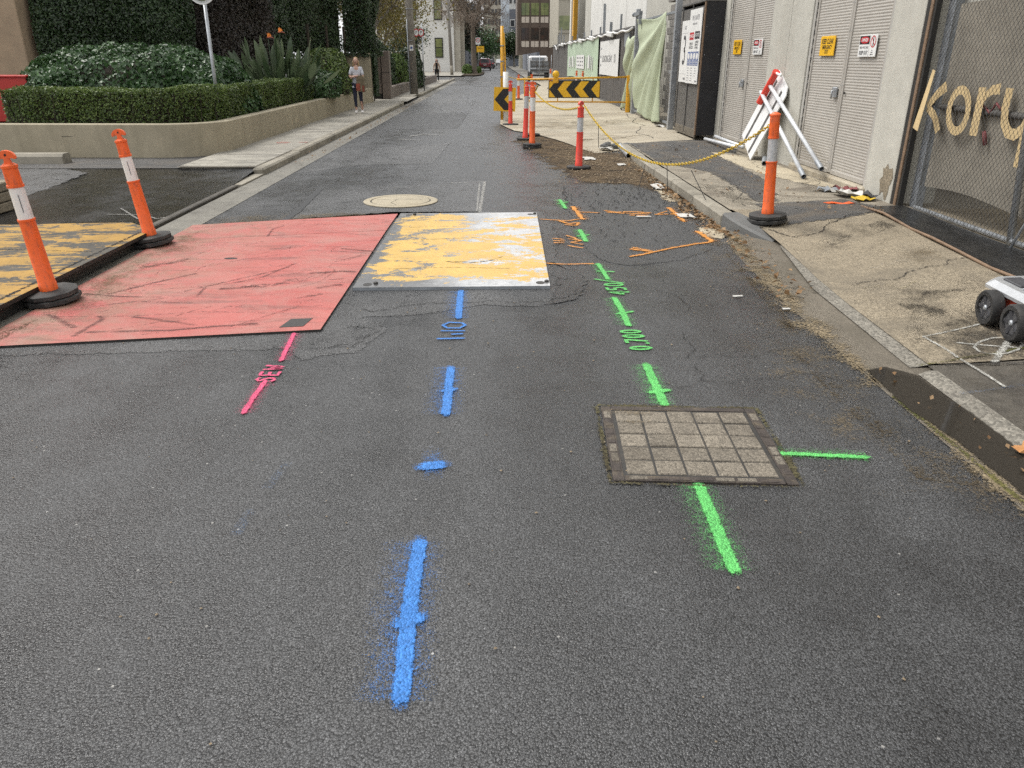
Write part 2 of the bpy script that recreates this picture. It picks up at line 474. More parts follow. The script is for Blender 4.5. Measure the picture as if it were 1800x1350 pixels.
SPRAYED = ('paint_blue', 'paint_green', 'paint_orange', 'paint_pink')
def strokes(name, items, z, mat, parent=None, spread=1.5, zf=None, label=None, jit=.035, crinkle=0.0):
    m = MB(); rr = random.Random(len(items) * 13 + int(items[0][1][0][0] * 1000))
    if mat.startswith('paint'):
        if mat in SPRAYED and max(i_[0] for i_ in items) < .024: offs = [-2.2, -1.25, -.9, 0, .9, 1.25, 2.2]; ed = [0, .30, 1.5, 2.0, 1.5, .30, 0]
        elif mat in SPRAYED: offs = [-spread * 2.4, -1.02, -.62, 0, .62, 1.05, spread * 3.2]; ed = [0, .36, 1.7, 2.3, 1.7, .42, 0]
        else: offs = [-1.3, -1.0, -.7, 0, .7, 1.0, 1.3]; ed = [0, .35, 1.1, 1.4, 1.1, .35, 0]
    else:
        offs = [-spread, -1.0, -.55, 0, .55, 1.0, spread]; ed = [0, .42, .9, 1.05, .9, .42, 0]
    for k, (w, pts) in enumerate(items):
        P = [Vector((p[0], p[1], 0)) for p in pts]
        if crinkle > 0:
            for _ in range(3):
                T = [P[0]]
                for i in range(len(P) - 1):
                    dl = (P[i + 1] - P[i]); nv = Vector((-dl.y, dl.x, 0))
                    T += [(P[i] + P[i + 1]) / 2 + nv * rr.gauss(0, crinkle), P[i + 1]]
                P = T
        Q = []
        for i in range(len(P) - 1):
            n = max(1, int((P[i + 1] - P[i]).length / max(.02, w * .5)))
            Q += [P[i] + (P[i + 1] - P[i]) * (j / n) for j in range(n)]
        Q.append(P[-1])
        d0 = (Q[1] - Q[0]).normalized(); d1 = (Q[-1] - Q[-2]).normalized()
        closed = (P[0] - P[-1]).length < 1e-4
        es = [1.0] * len(Q)
        if not closed:
            Q = [Q[0] - d0 * w * 1.0, Q[0] - d0 * w * .3] + Q + [Q[-1] + d1 * w * .3, Q[-1] + d1 * w * 1.0]; es = [0.0, .35] + es + [.35, 0.0]
        vs = []; ee = []; fs = []
        zk = z + .00012 * k
        for i, q in enumerate(Q):
            d = (Q[min(i + 1, len(Q) - 1)] - Q[max(i - 1, 0)]).normalized()
            if closed and i in (0, len(Q) - 1): d = (Q[1] - Q[-2]).normalized()
            nn = Vector((-d.y, d.x, 0)); ww = w * .5 * (1 + rr.uniform(-1, 1) * jit * 2.2); jj = rr.uniform(-1, 1) * w * jit
            for o_, e_ in zip(offs, ed):
                p = q + nn * (o_ * ww + jj)
                vs.append((p.x, p.y, zk + (zf(p.x, p.y) if zf else 0))); ee.append(e_ * es[i])
        for i in range(len(Q) - 1):
            for j in range(6):
                a = i * 7 + j; fs.append((a, a + 1, a + 8, a + 7))
        m.add(vs, fs, ee)
    o = m.build(name, mat, parent, edge=True)
    if label: o['label'] = label
    return o

GL = {'0': [[(.3 + .27 * math.cos(a), .5 + .5 * math.sin(a)) for a in [math.pi * 2 * i / 12 for i in range(13)]]],
      '7': [[(0, 1), (.6, 1), (.2, 0)]], '4': [[(.45, 0), (.45, 1), (0, .35), (.62, .35)]],
      '5': [[(.55, 1), (.08, 1), (.05, .58), (.4, .6), (.58, .32), (.38, .02), (0, .05)]], '.': [[(.2, 0), (.3, .04)]],
      'S': [[(.55, .88), (.3, 1), (.05, .8), (.5, .4), (.45, .08), (.2, 0), (0, .12)]],
      'E': [[(.55, 1), (0, 1), (0, 0), (.55, 0)], [(0, .52), (.45, .52)]], 'W': [[(0, 1), (.15, 0), (.32, .7), (.5, 0), (.65, 1)]]}
def glyphs(txt, o, adv, up, size, step, w):
    out = []; o = Vector((*o, 0)); adv = Vector((*adv, 0)).normalized(); up = Vector((*up, 0)).normalized()
    x = 0
    for ch in txt:
        for g in GL[ch]:
            out.append((w, [tuple((o + adv * (x + p[0] * step * 1.05) + up * p[1] * size).xy) for p in g]))
        x += step * (.45 if ch == '.' else 1.0)
    return out

ground = structure(sheet('ground', [(-60, -400, 400), (900, -400, 400)], -.06, 'asphalt_old', 2))
road = structure(sheet('road', [(-6, -3.12, 2.06), (2, -3.12, 2.06), (4, -3.12, 2.06), (5.5, -3.14, 2.12), (7.9, -3.15, 2.30), (9, -3.15, 2.345), (16, -3.15, 2.36), (26, -3.15, 2.4), (66, -3.15, 2.6), (260, -3.15, 2.6)], 0.0, 'asphalt', 6))
side_road = structure(sheet('side_street', [(67, -60, -3.0), (82, -60, -3.0)], -.006, 'asphalt', 6))

# left gutter, kerb, driveway and footpath
lg = structure(sheet('gutter_left', [(-6, -3.55, -3.13), (7.6, -3.55, -3.13), (7.9, -3.53, -3.14), (66, -3.53, -3.14)], lambda x, y: .004 + (0 if x > -3.3 else -.004), 'concrete_gutter_grey', 3))
kl = structure(empty('kerb_left'))
random.seed(3)
y = 12.0
while y < 66:
    L = 2.4 if y < 40 else 5.0
    h = .12 if y > 13.2 else .10
    m = MB(); m.box((-3.62, y + L / 2, h / 2 - .03), (.17, L - .012, h + .06), bev=.025)
    if not (31.0 < y < 36.5): m.build('kerb_stone', 'concrete_kerb', kl)
    y += L
m = MB(); m.prism([(-3.70, 10.9), (-3.535, 10.9), (-3.535, 12.0), (-3.70, 12.0)], -.05, .02).build('kerb_stone', 'concrete_kerb', kl)
m = MB(); m.box((-3.60, 9.35, .0), (.08, 2.9, .06), bev=.01).build('driveway_edge', 'concrete_damp', kl)
drive = structure(sheet('driveway', [(7.7, -9, -3.64), (9, -12, -3.64), (11, -14, -3.64), (12.25, -14, -3.70)], lambda x, y: .022 + .02 * smooth(-3.7, -6, x) * 0 + .045 * smooth(10.6, 12.2, y), 'asphalt_drive', 10))
path_back = structure(sheet('path_beside_planter', [(12.25, -16, -4.85), (12.9, -16, -4.85), (14.6, -16, -4.6)], .074, 'asphalt_old', 6))
soft_patch('dry_asphalt', [(-9, 8.0), (-5.75, 9.0), (-5.95, 9.8), (-6.1, 11.8), (-6.6, 12.2), (-12, 12.2), (-13, 9.5)], .05, 'asphalt_pale', .08, drive, zf=lambda x, y: .022 + .045 * smooth(10.6, 12.2, y) - .044, label='dry paler asphalt at the driveway mouth')
fpl = structure(empty('footpath_left'))
y = 12.25; k = 0
while y < 66:
    L = 1.52 if y < 38 else 4.0
    if not (32.2 < y < 36.0):
        m = MB()
        zt = .112 + .004 * ((k * 7) % 3 - 1)
        m.box((-4.30, y + L / 2, zt - .05), (1.18, L - .014, .10), bev=.008)
        m.build('paving_slab', 'concrete_path', fpl)
    y += L; k += 1
sheet('paving_base', [(12.2, -4.92, -3.69), (66, -5.6, -3.69)], .095, 'concrete_gutter', 2, fpl)
sheet('crossing_slab', [(31.9, -6.5, -3.50), (36.3, -6.5, -3.50)], lambda x, y: .098, 'concrete_path', 3, fpl)
far_path = structure(sheet('footpath_left_far', [(82, -20, -3.5), (250, -20, -3.5)], .1, 'concrete_path', 3))
corner = structure(sheet('planted_verge', [(84, -3.6, -2.2), (90, -3.6, -1.45), (108, -3.6, -1.45), (118, -3.6, -3.4)], .10, 'garden_soil', 3))

# right side: kerb, gutter, crossover, footpath, site apron
def zr(x, y):
    low = .022 + .085 * smooth(2.35, 4.0, x)
    low2 = .02 + .085 * smooth(1.6, 4.1, x)
    z = low + (.122 - low) * smooth(6.9, 8.1, y)
    return z + (low2 - z) * smooth(15.2, 16.4, y)
kr = structure(empty('kerb_right'))
random.seed(5)
ys = [8.05, 9.35, 10.55, 11.75, 13.4, 15.3]
for a, b in zip(ys[:-1], ys[1:]):
    m = MB(); dx = random.uniform(-.012, .012)
    m.box((2.435 + dx, (a + b) / 2, .035), (.165, b - a - .012, .17), Matrix.Rotation(random.uniform(-.006, .006), 3, 'Z'), bev=.022)
    m.build('kerb_stone', 'concrete_kerb', kr)
# the kerb end turns and dips into the crossover
m = MB(); rows = []
for i in range(9):
    t = i / 8; yy = 8.04 - .78 * t; xx = 2.355 + .0 * t + .28 * t * t; h = .12 * (1 - t ** 1.5) + .02
    rows.append([(xx, yy, -.03), (xx + .01, yy, h - .02), (xx + .03, yy, h), (xx + .17 + .12 * t, yy + .02 * t, h + .004), (xx + .2 + .12 * t, yy + .02 * t, -.03)])
vs = [p for r in rows for p in r]; fs = [(i * 5 + j, i * 5 + j + 1, (i + 1) * 5 + j + 1, (i + 1) * 5 + j) for i in range(8) for j in range(4)] + [(0, 1, 2, 3, 4)]
m.add(vs, fs).build('kerb_stone', 'bluestone', kr)
gr = structure(sheet('gutter_right', [(-6, 2.04, 2.50), (4, 2.04, 2.55), (5.5, 2.08, 2.62), (6.6, 2.14, 2.9), (7.3, 2.2, 2.9), (7.7, 2.25, 2.7), (8.0, 2.28, 2.38)], lambda x, y: .003 - .006 * smooth(2.1, 2.25, x) * smooth(2.4, 2.3, x), 'concrete_gutter', 6))
edge_strip = sheet('kerb_edge_strip', [(-6, 2.335, 2.45), (3.9, 2.335, 2.44)], lambda x, y: .006 + .02 * smooth(2.335, 2.40, x), 'aggregate_edge', 5, gr)
sheet('kerb_edge_strip', [(4.0, 2.34, 2.46), (5.6, 2.40, 2.54), (7.0, 2.62, 2.70)], lambda x, y: .005 + .021 * smooth(2.34, 2.5, x), 'aggregate_edge', 5, gr)
damp = structure(sheet('pavement_damp_slab', [(-6, 2.43, 6)] + [(v, 2.43, 6) for v in (0, 2, 3, 3.985)], lambda x, y: zr(x, y), 'concrete_damp', 14))
crossover = structure(sheet('crossover', [(4.0, 2.44, 6), (4.6, 2.46, 6), (5.2, 2.48, 6), (5.8, 2.52, 6), (6.3, 2.57, 6), (6.8, 2.62, 6), (7.1, 2.64, 6), (7.4, 2.62, 6), (7.7, 2.60, 6), (8.0, 2.56, 6), (8.3, 2.53, 6)], lambda x, y: zr(x, y) + .003, 'aggregate_tan', 16))
footpath = structure(sheet('footpath_right', [(8.3 + .5 * i, 2.515, 6) for i in range(16)], lambda x, y: zr(x, y) + .002, 'concrete_slab', 14))
apron = structure(sheet('site_apron', [(14.85, 1.82, 1.95), (15.2, 1.72, 2.3), (15.6, 1.62, 2.9), (16.0, 1.55, 6), (16.5, 1.46, 6), (17.3, 1.28, 6), (18.2, 1.02, 6), (18.9, .78, 6), (19.5, .44, 6), (20.5, .26, 6), (21.6, .10, 6), (24, .12, 6), (28, .2, 6), (32, .28, 6), (36, .7, 6), (40, 1.2, 6), (46, 2.0, 6), (53, 2.9, 6), (66, 2.9, 6)], lambda x, y: max(.008, zr(x, max(y, 16.4)) - .012 * (1 - smooth(.1, .6, x - 1.2)) * 0) if y > 16 else .008 + .012 * smooth(14.8, 16, y), 'concrete_apron', 14))
far_right = structure(sheet('footpath_right_far', [(66, 2.6, 14), (250, 2.6, 14)], .08, 'concrete_gutter_grey', 3))

# patches in the road surface
def part_patch(nm, pts, z, mat, f, lab, parent=road, zf=None): return soft_patch(nm, pts, z, mat, f, parent, zf, lab)
part_patch('asphalt_patch', [(-2.33, 8.35), (-2.38, 10.64), (-.19, 11.22), (-.22, 8.7)], .002, 'asphalt_pale', .03, 'grey reinstated square around the round manhole')
part_patch('asphalt_patch', [(-3.1, 12.1), (-2.21, 13.18), (-1.08, 13.31), (-.99, 16.71), (-2.6, 15.64), (-3.1, 15.0)], .002, 'asphalt_pale', .05, 'faded rectangular trench patch beyond the manhole')
part_patch('asphalt_patch', [(-2.9, 20), (-1.0, 20.5), (-.9, 27), (-2.9, 26)], .002, 'asphalt_patch', .05, 'long darker trench patch along the left gutter')
part_patch('asphalt_patch', [(-1.15, 4.2), (-.85, 4.32), (-.72, 4.75), (-.9, 5.0), (-.6, 5.02), (-.1, 5.26), (.31, 5.24), (.58, 5.44), (.72, 5.9), (.62, 6.3), (.50, 6.63), (.62, 7.4), (.52, 8.9), (-1.2, 8.9), (-3.05, 8.2), (-3.05, 4.3), (-1.3, 4.38)], .002, 'asphalt_pale', .06, 'rough cold mix ramped around the plates')
part_patch('asphalt_patch', [(.40, 5.28), (.60, 5.44), (.72, 5.9), (.62, 6.25), (.46, 6.5), (.46, 5.9)], .0035, 'asphalt_fresh', .07, 'wet black cold mix at the plate corner')
part_patch('asphalt_patch', [(-1.15, 4.36), (-.92, 4.42), (-.78, 4.72), (-.95, 4.86), (-1.1, 4.6)], .0035, 'asphalt_pale', .09, 'pale cold mix smear at the red plate corner')
part_patch('asphalt_patch', [(.78, 7.3), (.9, 6.6), (1.1, 6.36), (1.6, 6.55), (2.0, 7.0), (2.2, 7.7), (2.28, 8.6), (2.25, 9.8), (2.05, 10.85), (1.2, 10.95), (.93, 10.9), (.86, 9.5)], .002, 'asphalt_patch', .06, 'dark trench reinstatement under the orange marks')
part_patch('dirt_patch', [(.7, 18.9), (.95, 18.5), (1.53, 16.6), (1.88, 14.9), (2.36, 14.6), (2.34, 12.4), (2.33, 10.4), (2.31, 9.3), (2.15, 10.4), (1.9, 11.0), (1.32, 11.1), (1.0, 12.42), (.79, 14.3), (.45, 17)], .0045, 'dirt', .35, 'brown soil tracked off the building site')
part_patch('dirt_patch', [(1.75, 4.6), (2.04, 4.4), (2.2, 6.1), (2.3, 7.4), (2.3, 9.3), (2.2, 9.6), (2.05, 8.2), (1.9, 6.8)], .0045, 'dust_thin', .4, 'thin dust along the right gutter')
part_patch('dirt_patch', [(1.6, 3.0), (2.05, 2.4), (2.05, 4.2), (1.75, 4.7), (1.5, 4.2)], .0045, 'dust_thin', .6, 'faint ochre silt beside the puddle')
part_patch('dirt_patch', [(-3.12, 7.9), (-2.2, 8.0), (-1.4, 8.7), (-1.4, 9.0), (-2.6, 8.75), (-3.12, 8.6)], .0045, 'dust_thin', .3, 'dusty seam behind the red plate')
part_patch('sand_patch', [(2.02, 7.5), (2.2, 7.4), (2.34, 7.75), (2.28, 7.95), (2.1, 7.95)], .0055, 'concrete_patch', .06, 'spilt pale mortar at the kerb end')
part_patch('sand_patch', [(2.1, 9.5), (2.3, 9.5), (2.3, 10.4), (2.15, 10.7)], .0055, 'concrete_patch', .1, 'pale mortar smear along the kerb')

soil_mat('silt_edge', (.17, .135, .085), (.25, .20, .13), True, (.55, 1.3))
part_patch('silt_edge', [(2.00, 3.75), (2.10, 3.7), (2.16, 4.6), (2.24, 5.8), (2.34, 7.0), (2.42, 7.3), (2.30, 7.7), (2.16, 7.2), (2.06, 6.0), (1.98, 4.9)], .0075, 'silt_edge', .12, 'pale sandy silt hiding the ragged asphalt edge')
part_patch('silt_edge', [(2.04, -1), (2.10, -1), (2.12, 3.0), (2.06, 3.6), (2.02, 3.0)], .0076, 'silt_edge', .06, 'thin sandy line between road and gutter')
strokes('moss_line', [(.035, [(2.05, 1.9), (2.07, 2.5), (2.07, 3.0), (2.05, 3.6)])], .0085, 'moss', road, spread=2.0, label='moss along the asphalt edge beside the gutter')
# footpath patches and stains on the right
fz = lambda x, y: zr(x, y) + .002
soft_patch('asphalt_patch', [(2.56, 15.5), (3.3, 16.0), (3.95, 16.15), (4.4, 15.7), (4.4, 14.5), (4.1, 13.6), (3.72, 13.9), (3.68, 12.2), (3.64, 10.9), (3.5, 9.9), (3.2, 8.8), (2.95, 8.75), (3.05, 9.9), (3.05, 11.3), (2.7, 12.1), (2.56, 12.3)], .004, 'asphalt_path', .09, footpath, zf=fz, label='dark asphalt strip laid over the concrete path')
soft_patch('asphalt_patch', [(2.85, 8.6), (4.0, 8.9), (4.3, 8.3), (3.6, 7.85), (2.9, 7.6)], .005, 'asphalt_path', .12, crossover, zf=lambda x, y: zr(x, y) + .003, label='dark patch around the kerbside bollard')
soft_patch('pale_patch', [(3.7, 13.8), (4.1, 13.3), (4.3, 12.0), (4.35, 9.8), (4.1, 9.9), (3.75, 11.0), (3.7, 12.4)], .003, 'concrete_patch', .10, footpath, zf=fz, label='pale screed below the doors')
soft_patch('stain', [(2.55, 4.02), (4.6, 4.02), (4.5, 4.75), (3.2, 4.8), (2.7, 4.45)], .005, 'damp_stain', .35, crossover, zf=lambda x, y: zr(x, y) + .003, label='damp dark stain under the survey cart')
soft_patch('stain', [(2.7, 5.0), (3.6, 5.1), (3.7, 5.6), (2.9, 5.5)], .006, 'stain_dark', .6, crossover, zf=lambda x, y: zr(x, y) + .003)
soft_patch('rust_stain', [(3.35, 6.0), (3.75, 6.1), (3.8, 6.6), (3.4, 6.5)], .006, 'dust_thin', .35, crossover, zf=lambda x, y: zr(x, y) + .003)
for pts in ([(2.7, 6.6), (3.9, 6.9), (4.2, 7.9), (3.0, 7.6)], [(2.6, 4.6), (3.3, 4.9), (3.2, 5.4), (2.7, 5.3)], [(3.4, 4.4), (4.3, 4.6), (4.4, 5.6), (3.7, 5.3)]):
    soft_patch('stain', pts, .0045, 'stain_dark', .8, crossover, zf=lambda x, y: zr(x, y) + .003)
for pts in ([(2.6, 8.5), (3.0, 8.4), (3.05, 9.6), (2.62, 10.4)], [(2.6, 12.3), (3.4, 12.8), (3.6, 14.6), (2.8, 15.0)], [(3.6, 9.2), (4.3, 9.3), (4.3, 10.6), (3.8, 10.4)]):
    soft_patch('stain', pts, .0046, 'stain_dark', .7, footpath, zf=fz)
for pts in ([(.5, 20.5), (2.0, 19.5), (3.6, 20.5), (3.4, 22.5), (1.2, 22.5)], [(1.4, 16.9), (2.8, 16.6), (3.6, 17.6), (2.4, 18.3)]):
    soft_patch('stain', pts, .004, 'dust_thin', 1.0, apron, zf=lambda x, y: zr(x, max(y, 16.4)))
puddle = soft_patch('gutter_water', [(2.07, 3.95), (2.2, 4.0), (2.31, 3.88), (2.335, 3.3), (2.335, 1.5), (2.335, -2), (2.06, -2), (2.09, 1.6), (2.11, 2.6), (2.10, 3.1), (2.05, 3.42)], .011, 'water_puddle', .05)
structure(puddle)

# ------------------------------------------------------------------ paint marks on the ground
MK = {
'blue':[(0.055,[(-0.274,1.598),(-0.279,1.742),(-0.288,1.926),(-0.29,2.126),(-0.29,2.34)]),(0.05,[(-0.318,1.908),(-0.253,1.931)]),(0.06,[(-0.334,2.901),(-0.255,2.919)]),(0.05,[(-0.261,3.432),(-0.265,3.706),(-0.269,4.045)]),(0.035,[(-0.293,3.714),(-0.234,3.736)]),(0.05,[(-0.268,4.958),(-0.274,5.285),(-0.28,5.606)])],
'blueT':[(0.018,[(-0.366,4.803),(-0.324,4.862),(-0.24,4.848),(-0.216,4.8),(-0.251,4.743),(-0.332,4.745),(-0.366,4.803)]),(0.016,[(-0.366,4.689),(-0.219,4.686)]),(0.02,[(-0.293,4.621),(-0.231,4.631)]),(0.02,[(-0.377,4.537),(-0.217,4.544)])],
'green':[(0.05,[(0.805,2.158),(0.809,2.301),(0.817,2.508),(0.822,2.717)]),(0.05,[(0.843,3.526),(0.845,3.777),(0.849,4.068)]),(0.035,[(0.799,3.679),(0.894,3.699)]),(0.045,[(0.861,4.78),(0.865,5.128),(0.856,5.405)]),(0.025,[(0.818,5.025),(0.936,5.074)]),(0.02,[(0.776,5.926),(0.98,5.805)]),(0.04,[(0.88,5.924),(0.871,6.173),(0.859,6.421)]),(0.022,[(0.824,6.174),(0.958,6.153)]),(0.05,[(0.853,7.308),(0.852,7.566),(0.846,7.841)]),(0.03,[(0.799,7.541),(0.912,7.592)]),(0.045,[(0.803,9.076),(0.794,9.383),(0.781,9.668)]),(0.03,[(0.739,9.385),(0.86,9.502)]),(0.032,[(1.248,2.989),(1.419,2.97),(1.616,2.945)])],
'orange':[(0.0281,[(0.474,8.424),(0.777,8.322),(0.951,8.447)]),(0.0562,[(0.907,9.187),(0.918,8.751),(0.942,8.415)]),(0.0338,[(0.672,8.324),(0.763,8.167),(0.867,8.226),(0.84,8.074),(0.728,8.107)]),(0.0338,[(0.932,8.82),(1.049,8.818),(1.162,8.781)]),(0.0394,[(1.252,8.921),(1.375,8.812),(1.544,8.844),(1.746,8.77)]),(0.0338,[(1.264,8.814),(1.462,8.74),(1.714,8.701)]),(0.0394,[(1.497,8.636),(1.67,8.599)]),(0.0338,[(1.785,8.665),(2.004,8.695)]),(0.0225,[(1.804,8.665),(1.957,8.872)]),(0.0562,[(2.022,9.09),(2.022,8.626),(2.023,8.267)]),(0.0225,[(0.544,7.441),(0.64,7.388)]),(0.0225,[(0.542,7.339),(0.645,7.312)]),(0.0225,[(0.541,7.24),(0.628,7.239)]),(0.0225,[(0.688,7.569),(0.79,7.335)]),(0.0225,[(0.697,7.413),(0.812,7.334),(0.7,7.262),(0.805,7.162)]),(0.0225,[(0.671,7.117),(0.79,7.021)]),(0.0225,[(0.417,6.449),(0.609,6.406),(0.82,6.421)]),(0.0338,[(1.18,6.681),(1.426,6.85),(1.736,7.073),(2.063,7.26)]),(0.0562,[(2.03,7.734),(2.051,7.517),(2.059,7.285)]),(0.0506,[(1.237,6.966),(1.393,6.873)]),(0.0225,[(1.259,7.035),(1.386,6.918)])],
'pink':[(0.03,[(-1.304,4.651),(-1.284,4.4),(-1.266,4.18)]),(0.03,[(-1.271,3.865),(-1.272,3.667),(-1.267,3.465)])],
'whitebox':[(0.02,[(3.142,4.611),(2.882,4.515),(2.637,4.433)]),(0.022,[(2.637,4.433),(2.653,4.228),(2.649,4.04),(2.657,3.831),(2.658,3.64)])],
'whitecross':[(0.02,[(2.769,4.298),(2.917,4.216),(3.049,4.155)]),(0.045,[(3.065,4.272),(2.92,4.11),(2.799,3.975)]),(0.02,[(2.82,4.208),(2.897,4.286),(3.006,4.335),(3.086,4.323),(3.117,4.261),(3.101,4.193),(3.031,4.127),(2.93,4.081),(2.843,4.092),(2.811,4.14),(2.82,4.208)])],
'moss':[(0.03,[(2.355,3.965),(2.5,4.006),(2.697,4.066),(2.883,4.1),(3.084,4.152)])],
'bluechalk':[(0.035,[(2.392,3.582),(2.556,3.609),(2.768,3.658)])],
'oldwhite':[(0.03,[(3.031,6.045),(3.06,6.007),(3.199,6.155),(3.17,6.042),(3.336,6.191),(3.373,6.113)]),(0.02,[(2.742,5.504),(2.935,5.548),(2.981,5.422),(3.165,5.575),(3.176,5.495)])],
'faintblue':[(0.0570,[(-0.921,2.947),(-0.949,2.733)]),(0.0570,[(-0.968,2.562),(-0.975,2.407)])],
'drivewhite':[(0.03,[(-4.343,8.689),(-3.979,8.648)]),(0.025,[(-4.357,9.044),(-3.899,8.415)]),(0.025,[(-3.962,8.682),(-3.695,8.412),(-3.592,8.54)])],
'lane':[(0.05,[(-0.176,11.223),(-0.188,9.988),(-0.203,8.878)]),(0.04,[(-0.176,11.223),(-0.635,11.123)]),(0.03,[(-0.245,11.008),(-0.236,8.914)])],
'lane2':[(0.03,[(-2.432,10.689),(-1.542,10.98),(-0.635,11.123)]),(0.03,[(-0.988,16.71),(-1.054,15.016),(-1.119,13.389),(-1.726,13.1),(-2.493,12.687)]),(0.02,[(-0.988,16.71),(-1.978,16.052),(-2.968,15.246)])],
'tarseam':[(0.08,[(-2.32,8.35),(-2.307,8.883),(-2.352,9.813),(-2.398,10.639)])],
'far':[(0.1,[(-2.268,39.544),(-0.968,42.925)]),(0.2,[(-1.818,65.298),(-0.265,60.557)]),(0.1,[(-1.98,18.262),(-1.706,18.83),(-1.287,18.531)]),(0.08,[(-2.16,17.595),(-1.637,17.33)])],
'crack1':[(0.0078,[(0.895,11.04),(0.885,9.968),(0.901,9.342),(0.906,8.892)]),(0.0091,[(-1.03,5.231),(-0.893,5.122),(-0.739,5.159),(-0.631,5.264),(-0.473,5.317),(-0.308,5.3),(-0.186,5.325),(-0.021,5.35),(0.143,5.305),(0.349,5.315),(0.523,5.426),(0.611,5.636)]),(0.0065,[(-1.042,4.395),(-0.893,4.433),(-0.817,4.62)]),(0.0052,[(1.187,4.637),(1.184,4.423),(1.101,4.181),(1.23,4.225),(1.39,4.194),(1.617,4.266),(1.809,4.321)]),(0.0052,[(0.879,3.824),(1.096,3.819),(1.322,3.847),(1.546,3.859),(1.806,3.879),(2.069,3.899)]),(0.0052,[(1.146,4.089),(1.11,3.851)]),(0.0052,[(-2.849,4.121),(-2.679,4.162),(-2.519,4.232)]),(0.0078,[(1.198,5.656),(1.342,5.324),(1.335,5.119)])],
}
P = dict(parent=road)
MK['blue'][2] = (.07, [(-.315, 2.905), (-.255, 2.915)])
strokes('spray_mark', MK['blue'], .0066, 'paint_blue', label='row of bright blue sprayed dashes', spread=1.9, **P)
strokes('spray_mark', MK['blueT'], .0066, 'paint_blue', label='small blue sprayed figures below the yellow plate', spread=1.9, **P)
strokes('spray_mark', MK['green'], .0066, 'paint_green', label='row of bright green sprayed dashes and crosses', spread=1.8, **P)
strokes('spray_mark', glyphs('0.700', (.93, 4.32), (-.05, 1), (-1, -.04), .125, .088, .020), .0072, 'paint_green', label='green sprayed figure 0.700', spread=1.6, jit=.03, **P)
strokes('spray_mark', glyphs('450', (.985, 5.50), (-.05, 1), (-1, -.04), .14, .115, .022), .0072, 'paint_green', label='green sprayed figure 450', spread=1.6, jit=.03, **P)
strokes('spray_mark', MK['orange'], .0066, 'paint_orange', label='orange sprayed trench outline and figures', spread=1.4, crinkle=.03, jit=.12, **P)
strokes('spray_haze', [(w_ * 2.6, q_) for w_, q_ in MK['orange']], .0061, 'paint_orange_faint', label='faint orange overspray around the outline', spread=2.0, **P)
strokes('spray_mark', MK['pink'], .0066, 'paint_pink', label='pink sprayed line below the red plate', spread=1.9, **P)
a0, a1 = MK['pink'][1][1][0], MK['pink'][0][1][-1]
pd = Vector((a1[0] - a0[0], a1[1] - a0[1])).normalized()
strokes('spray_mark', glyphs('SEW', (a0[0] + pd.x * .01 + .045, a0[1] + pd.y * .01 - .01), pd, (-pd.y, pd.x), .10, .085, .016), .0072, 'paint_pink', label='pink sprayed letters on the pink line', spread=1.6, jit=.03, **P)
strokes('spray_mark', MK['faintblue'], .0066, 'paint_blue_faint', label='faint old blue smudges', spread=2.6, **P)
strokes('lane_mark', MK['lane'], .0064, 'paint_white_worn', label='worn white double line beside the manhole', **P)
strokes('lane_mark', MK['lane2'], .0064, 'paint_white_faint', label='faint pale seams of old trench cuts', **P)
strokes('lane_mark', MK['far'], .0064, 'paint_white_worn', label='worn white marks farther down the street', **P)
strokes('tar_seam', MK['tarseam'], .0062, 'tar', label='black bitumen seam curving to the red plate', **P)
strokes('crack', MK['crack1'], .0058, 'crack', crinkle=.12, spread=1.2, **P)
cz = lambda x, y: zr(x, y) + .006
strokes('chalk_mark', MK['whitebox'], .003, 'paint_white', crossover, zf=cz, label='white painted corner lines beside the survey cart')
strokes('chalk_mark', MK['whitecross'], .004, 'paint_white', crossover, zf=cz, label='white painted circle and cross under the cart wheel')
strokes('moss_line', MK['moss'], .004, 'moss', crossover, zf=cz, label='moss growing in the slab joint', spread=2.2)
strokes('chalk_mark', MK['bluechalk'], .003, 'paint_blue_faint', damp, zf=cz, label='blue line on the damp slab', spread=1.5)
strokes('chalk_mark', [MK['oldwhite'][0]], .004, 'paint_white_faint', crossover, zf=cz, label='faded white scribble on the crossover', jit=.02)
strokes('chalk_mark', [MK['oldwhite'][1]], .004, 'paint_yellow_faint', crossover, zf=cz, label='faded yellow scribble on the crossover', jit=.02)
strokes('chalk_mark', MK['drivewhite'], .0, 'paint_white_worn', drive, zf=lambda x, y: .028, label='white chalk cross on the wet driveway')
strokes('chalk_mark', [(.07, [(-4.30, 15.75), (-4.18, 15.78), (-4.06, 15.72)]), (.06, [(-4.28, 15.6), (-4.08, 15.6)]), (.07, [(-3.86, 15.75), (-3.72, 15.74)])], .0, 'paint_red_faint', fpl, zf=lambda x, y: .121, label='red spray marks on the left footpath')
strokes('slab_crack', [(.012, [(2.50, 3.97), (3.2, 4.0), (4.0, 3.98), (5, 4.0)])], .003, 'crack', damp, zf=cz, crinkle=.05)
strokes('slab_crack', [(.010, [(2.6, 11.3), (2.9, 11.35), (3.1, 11.2)]), (.010, [(2.6, 9.6), (2.9, 9.5), (3.0, 9.9), (3.2, 10.2), (3.1, 10.6), (2.8, 10.5), (2.55, 10.6)]),
        (.010, [(3.0, 9.9), (2.8, 9.0), (2.75, 8.5)]), (.010, [(3.2, 10.2), (3.4, 10.25), (3.6, 10.6)]), (.009, [(3.9, 13.5), (4.0, 12.3), (4.05, 11.0), (4.1, 10.0), (4.2, 8.9)]), (.008, [(3.2, 8.9), (2.9, 9.2), (2.55, 9.1)])], .004, 'crack', footpath, zf=fz, crinkle=.12)
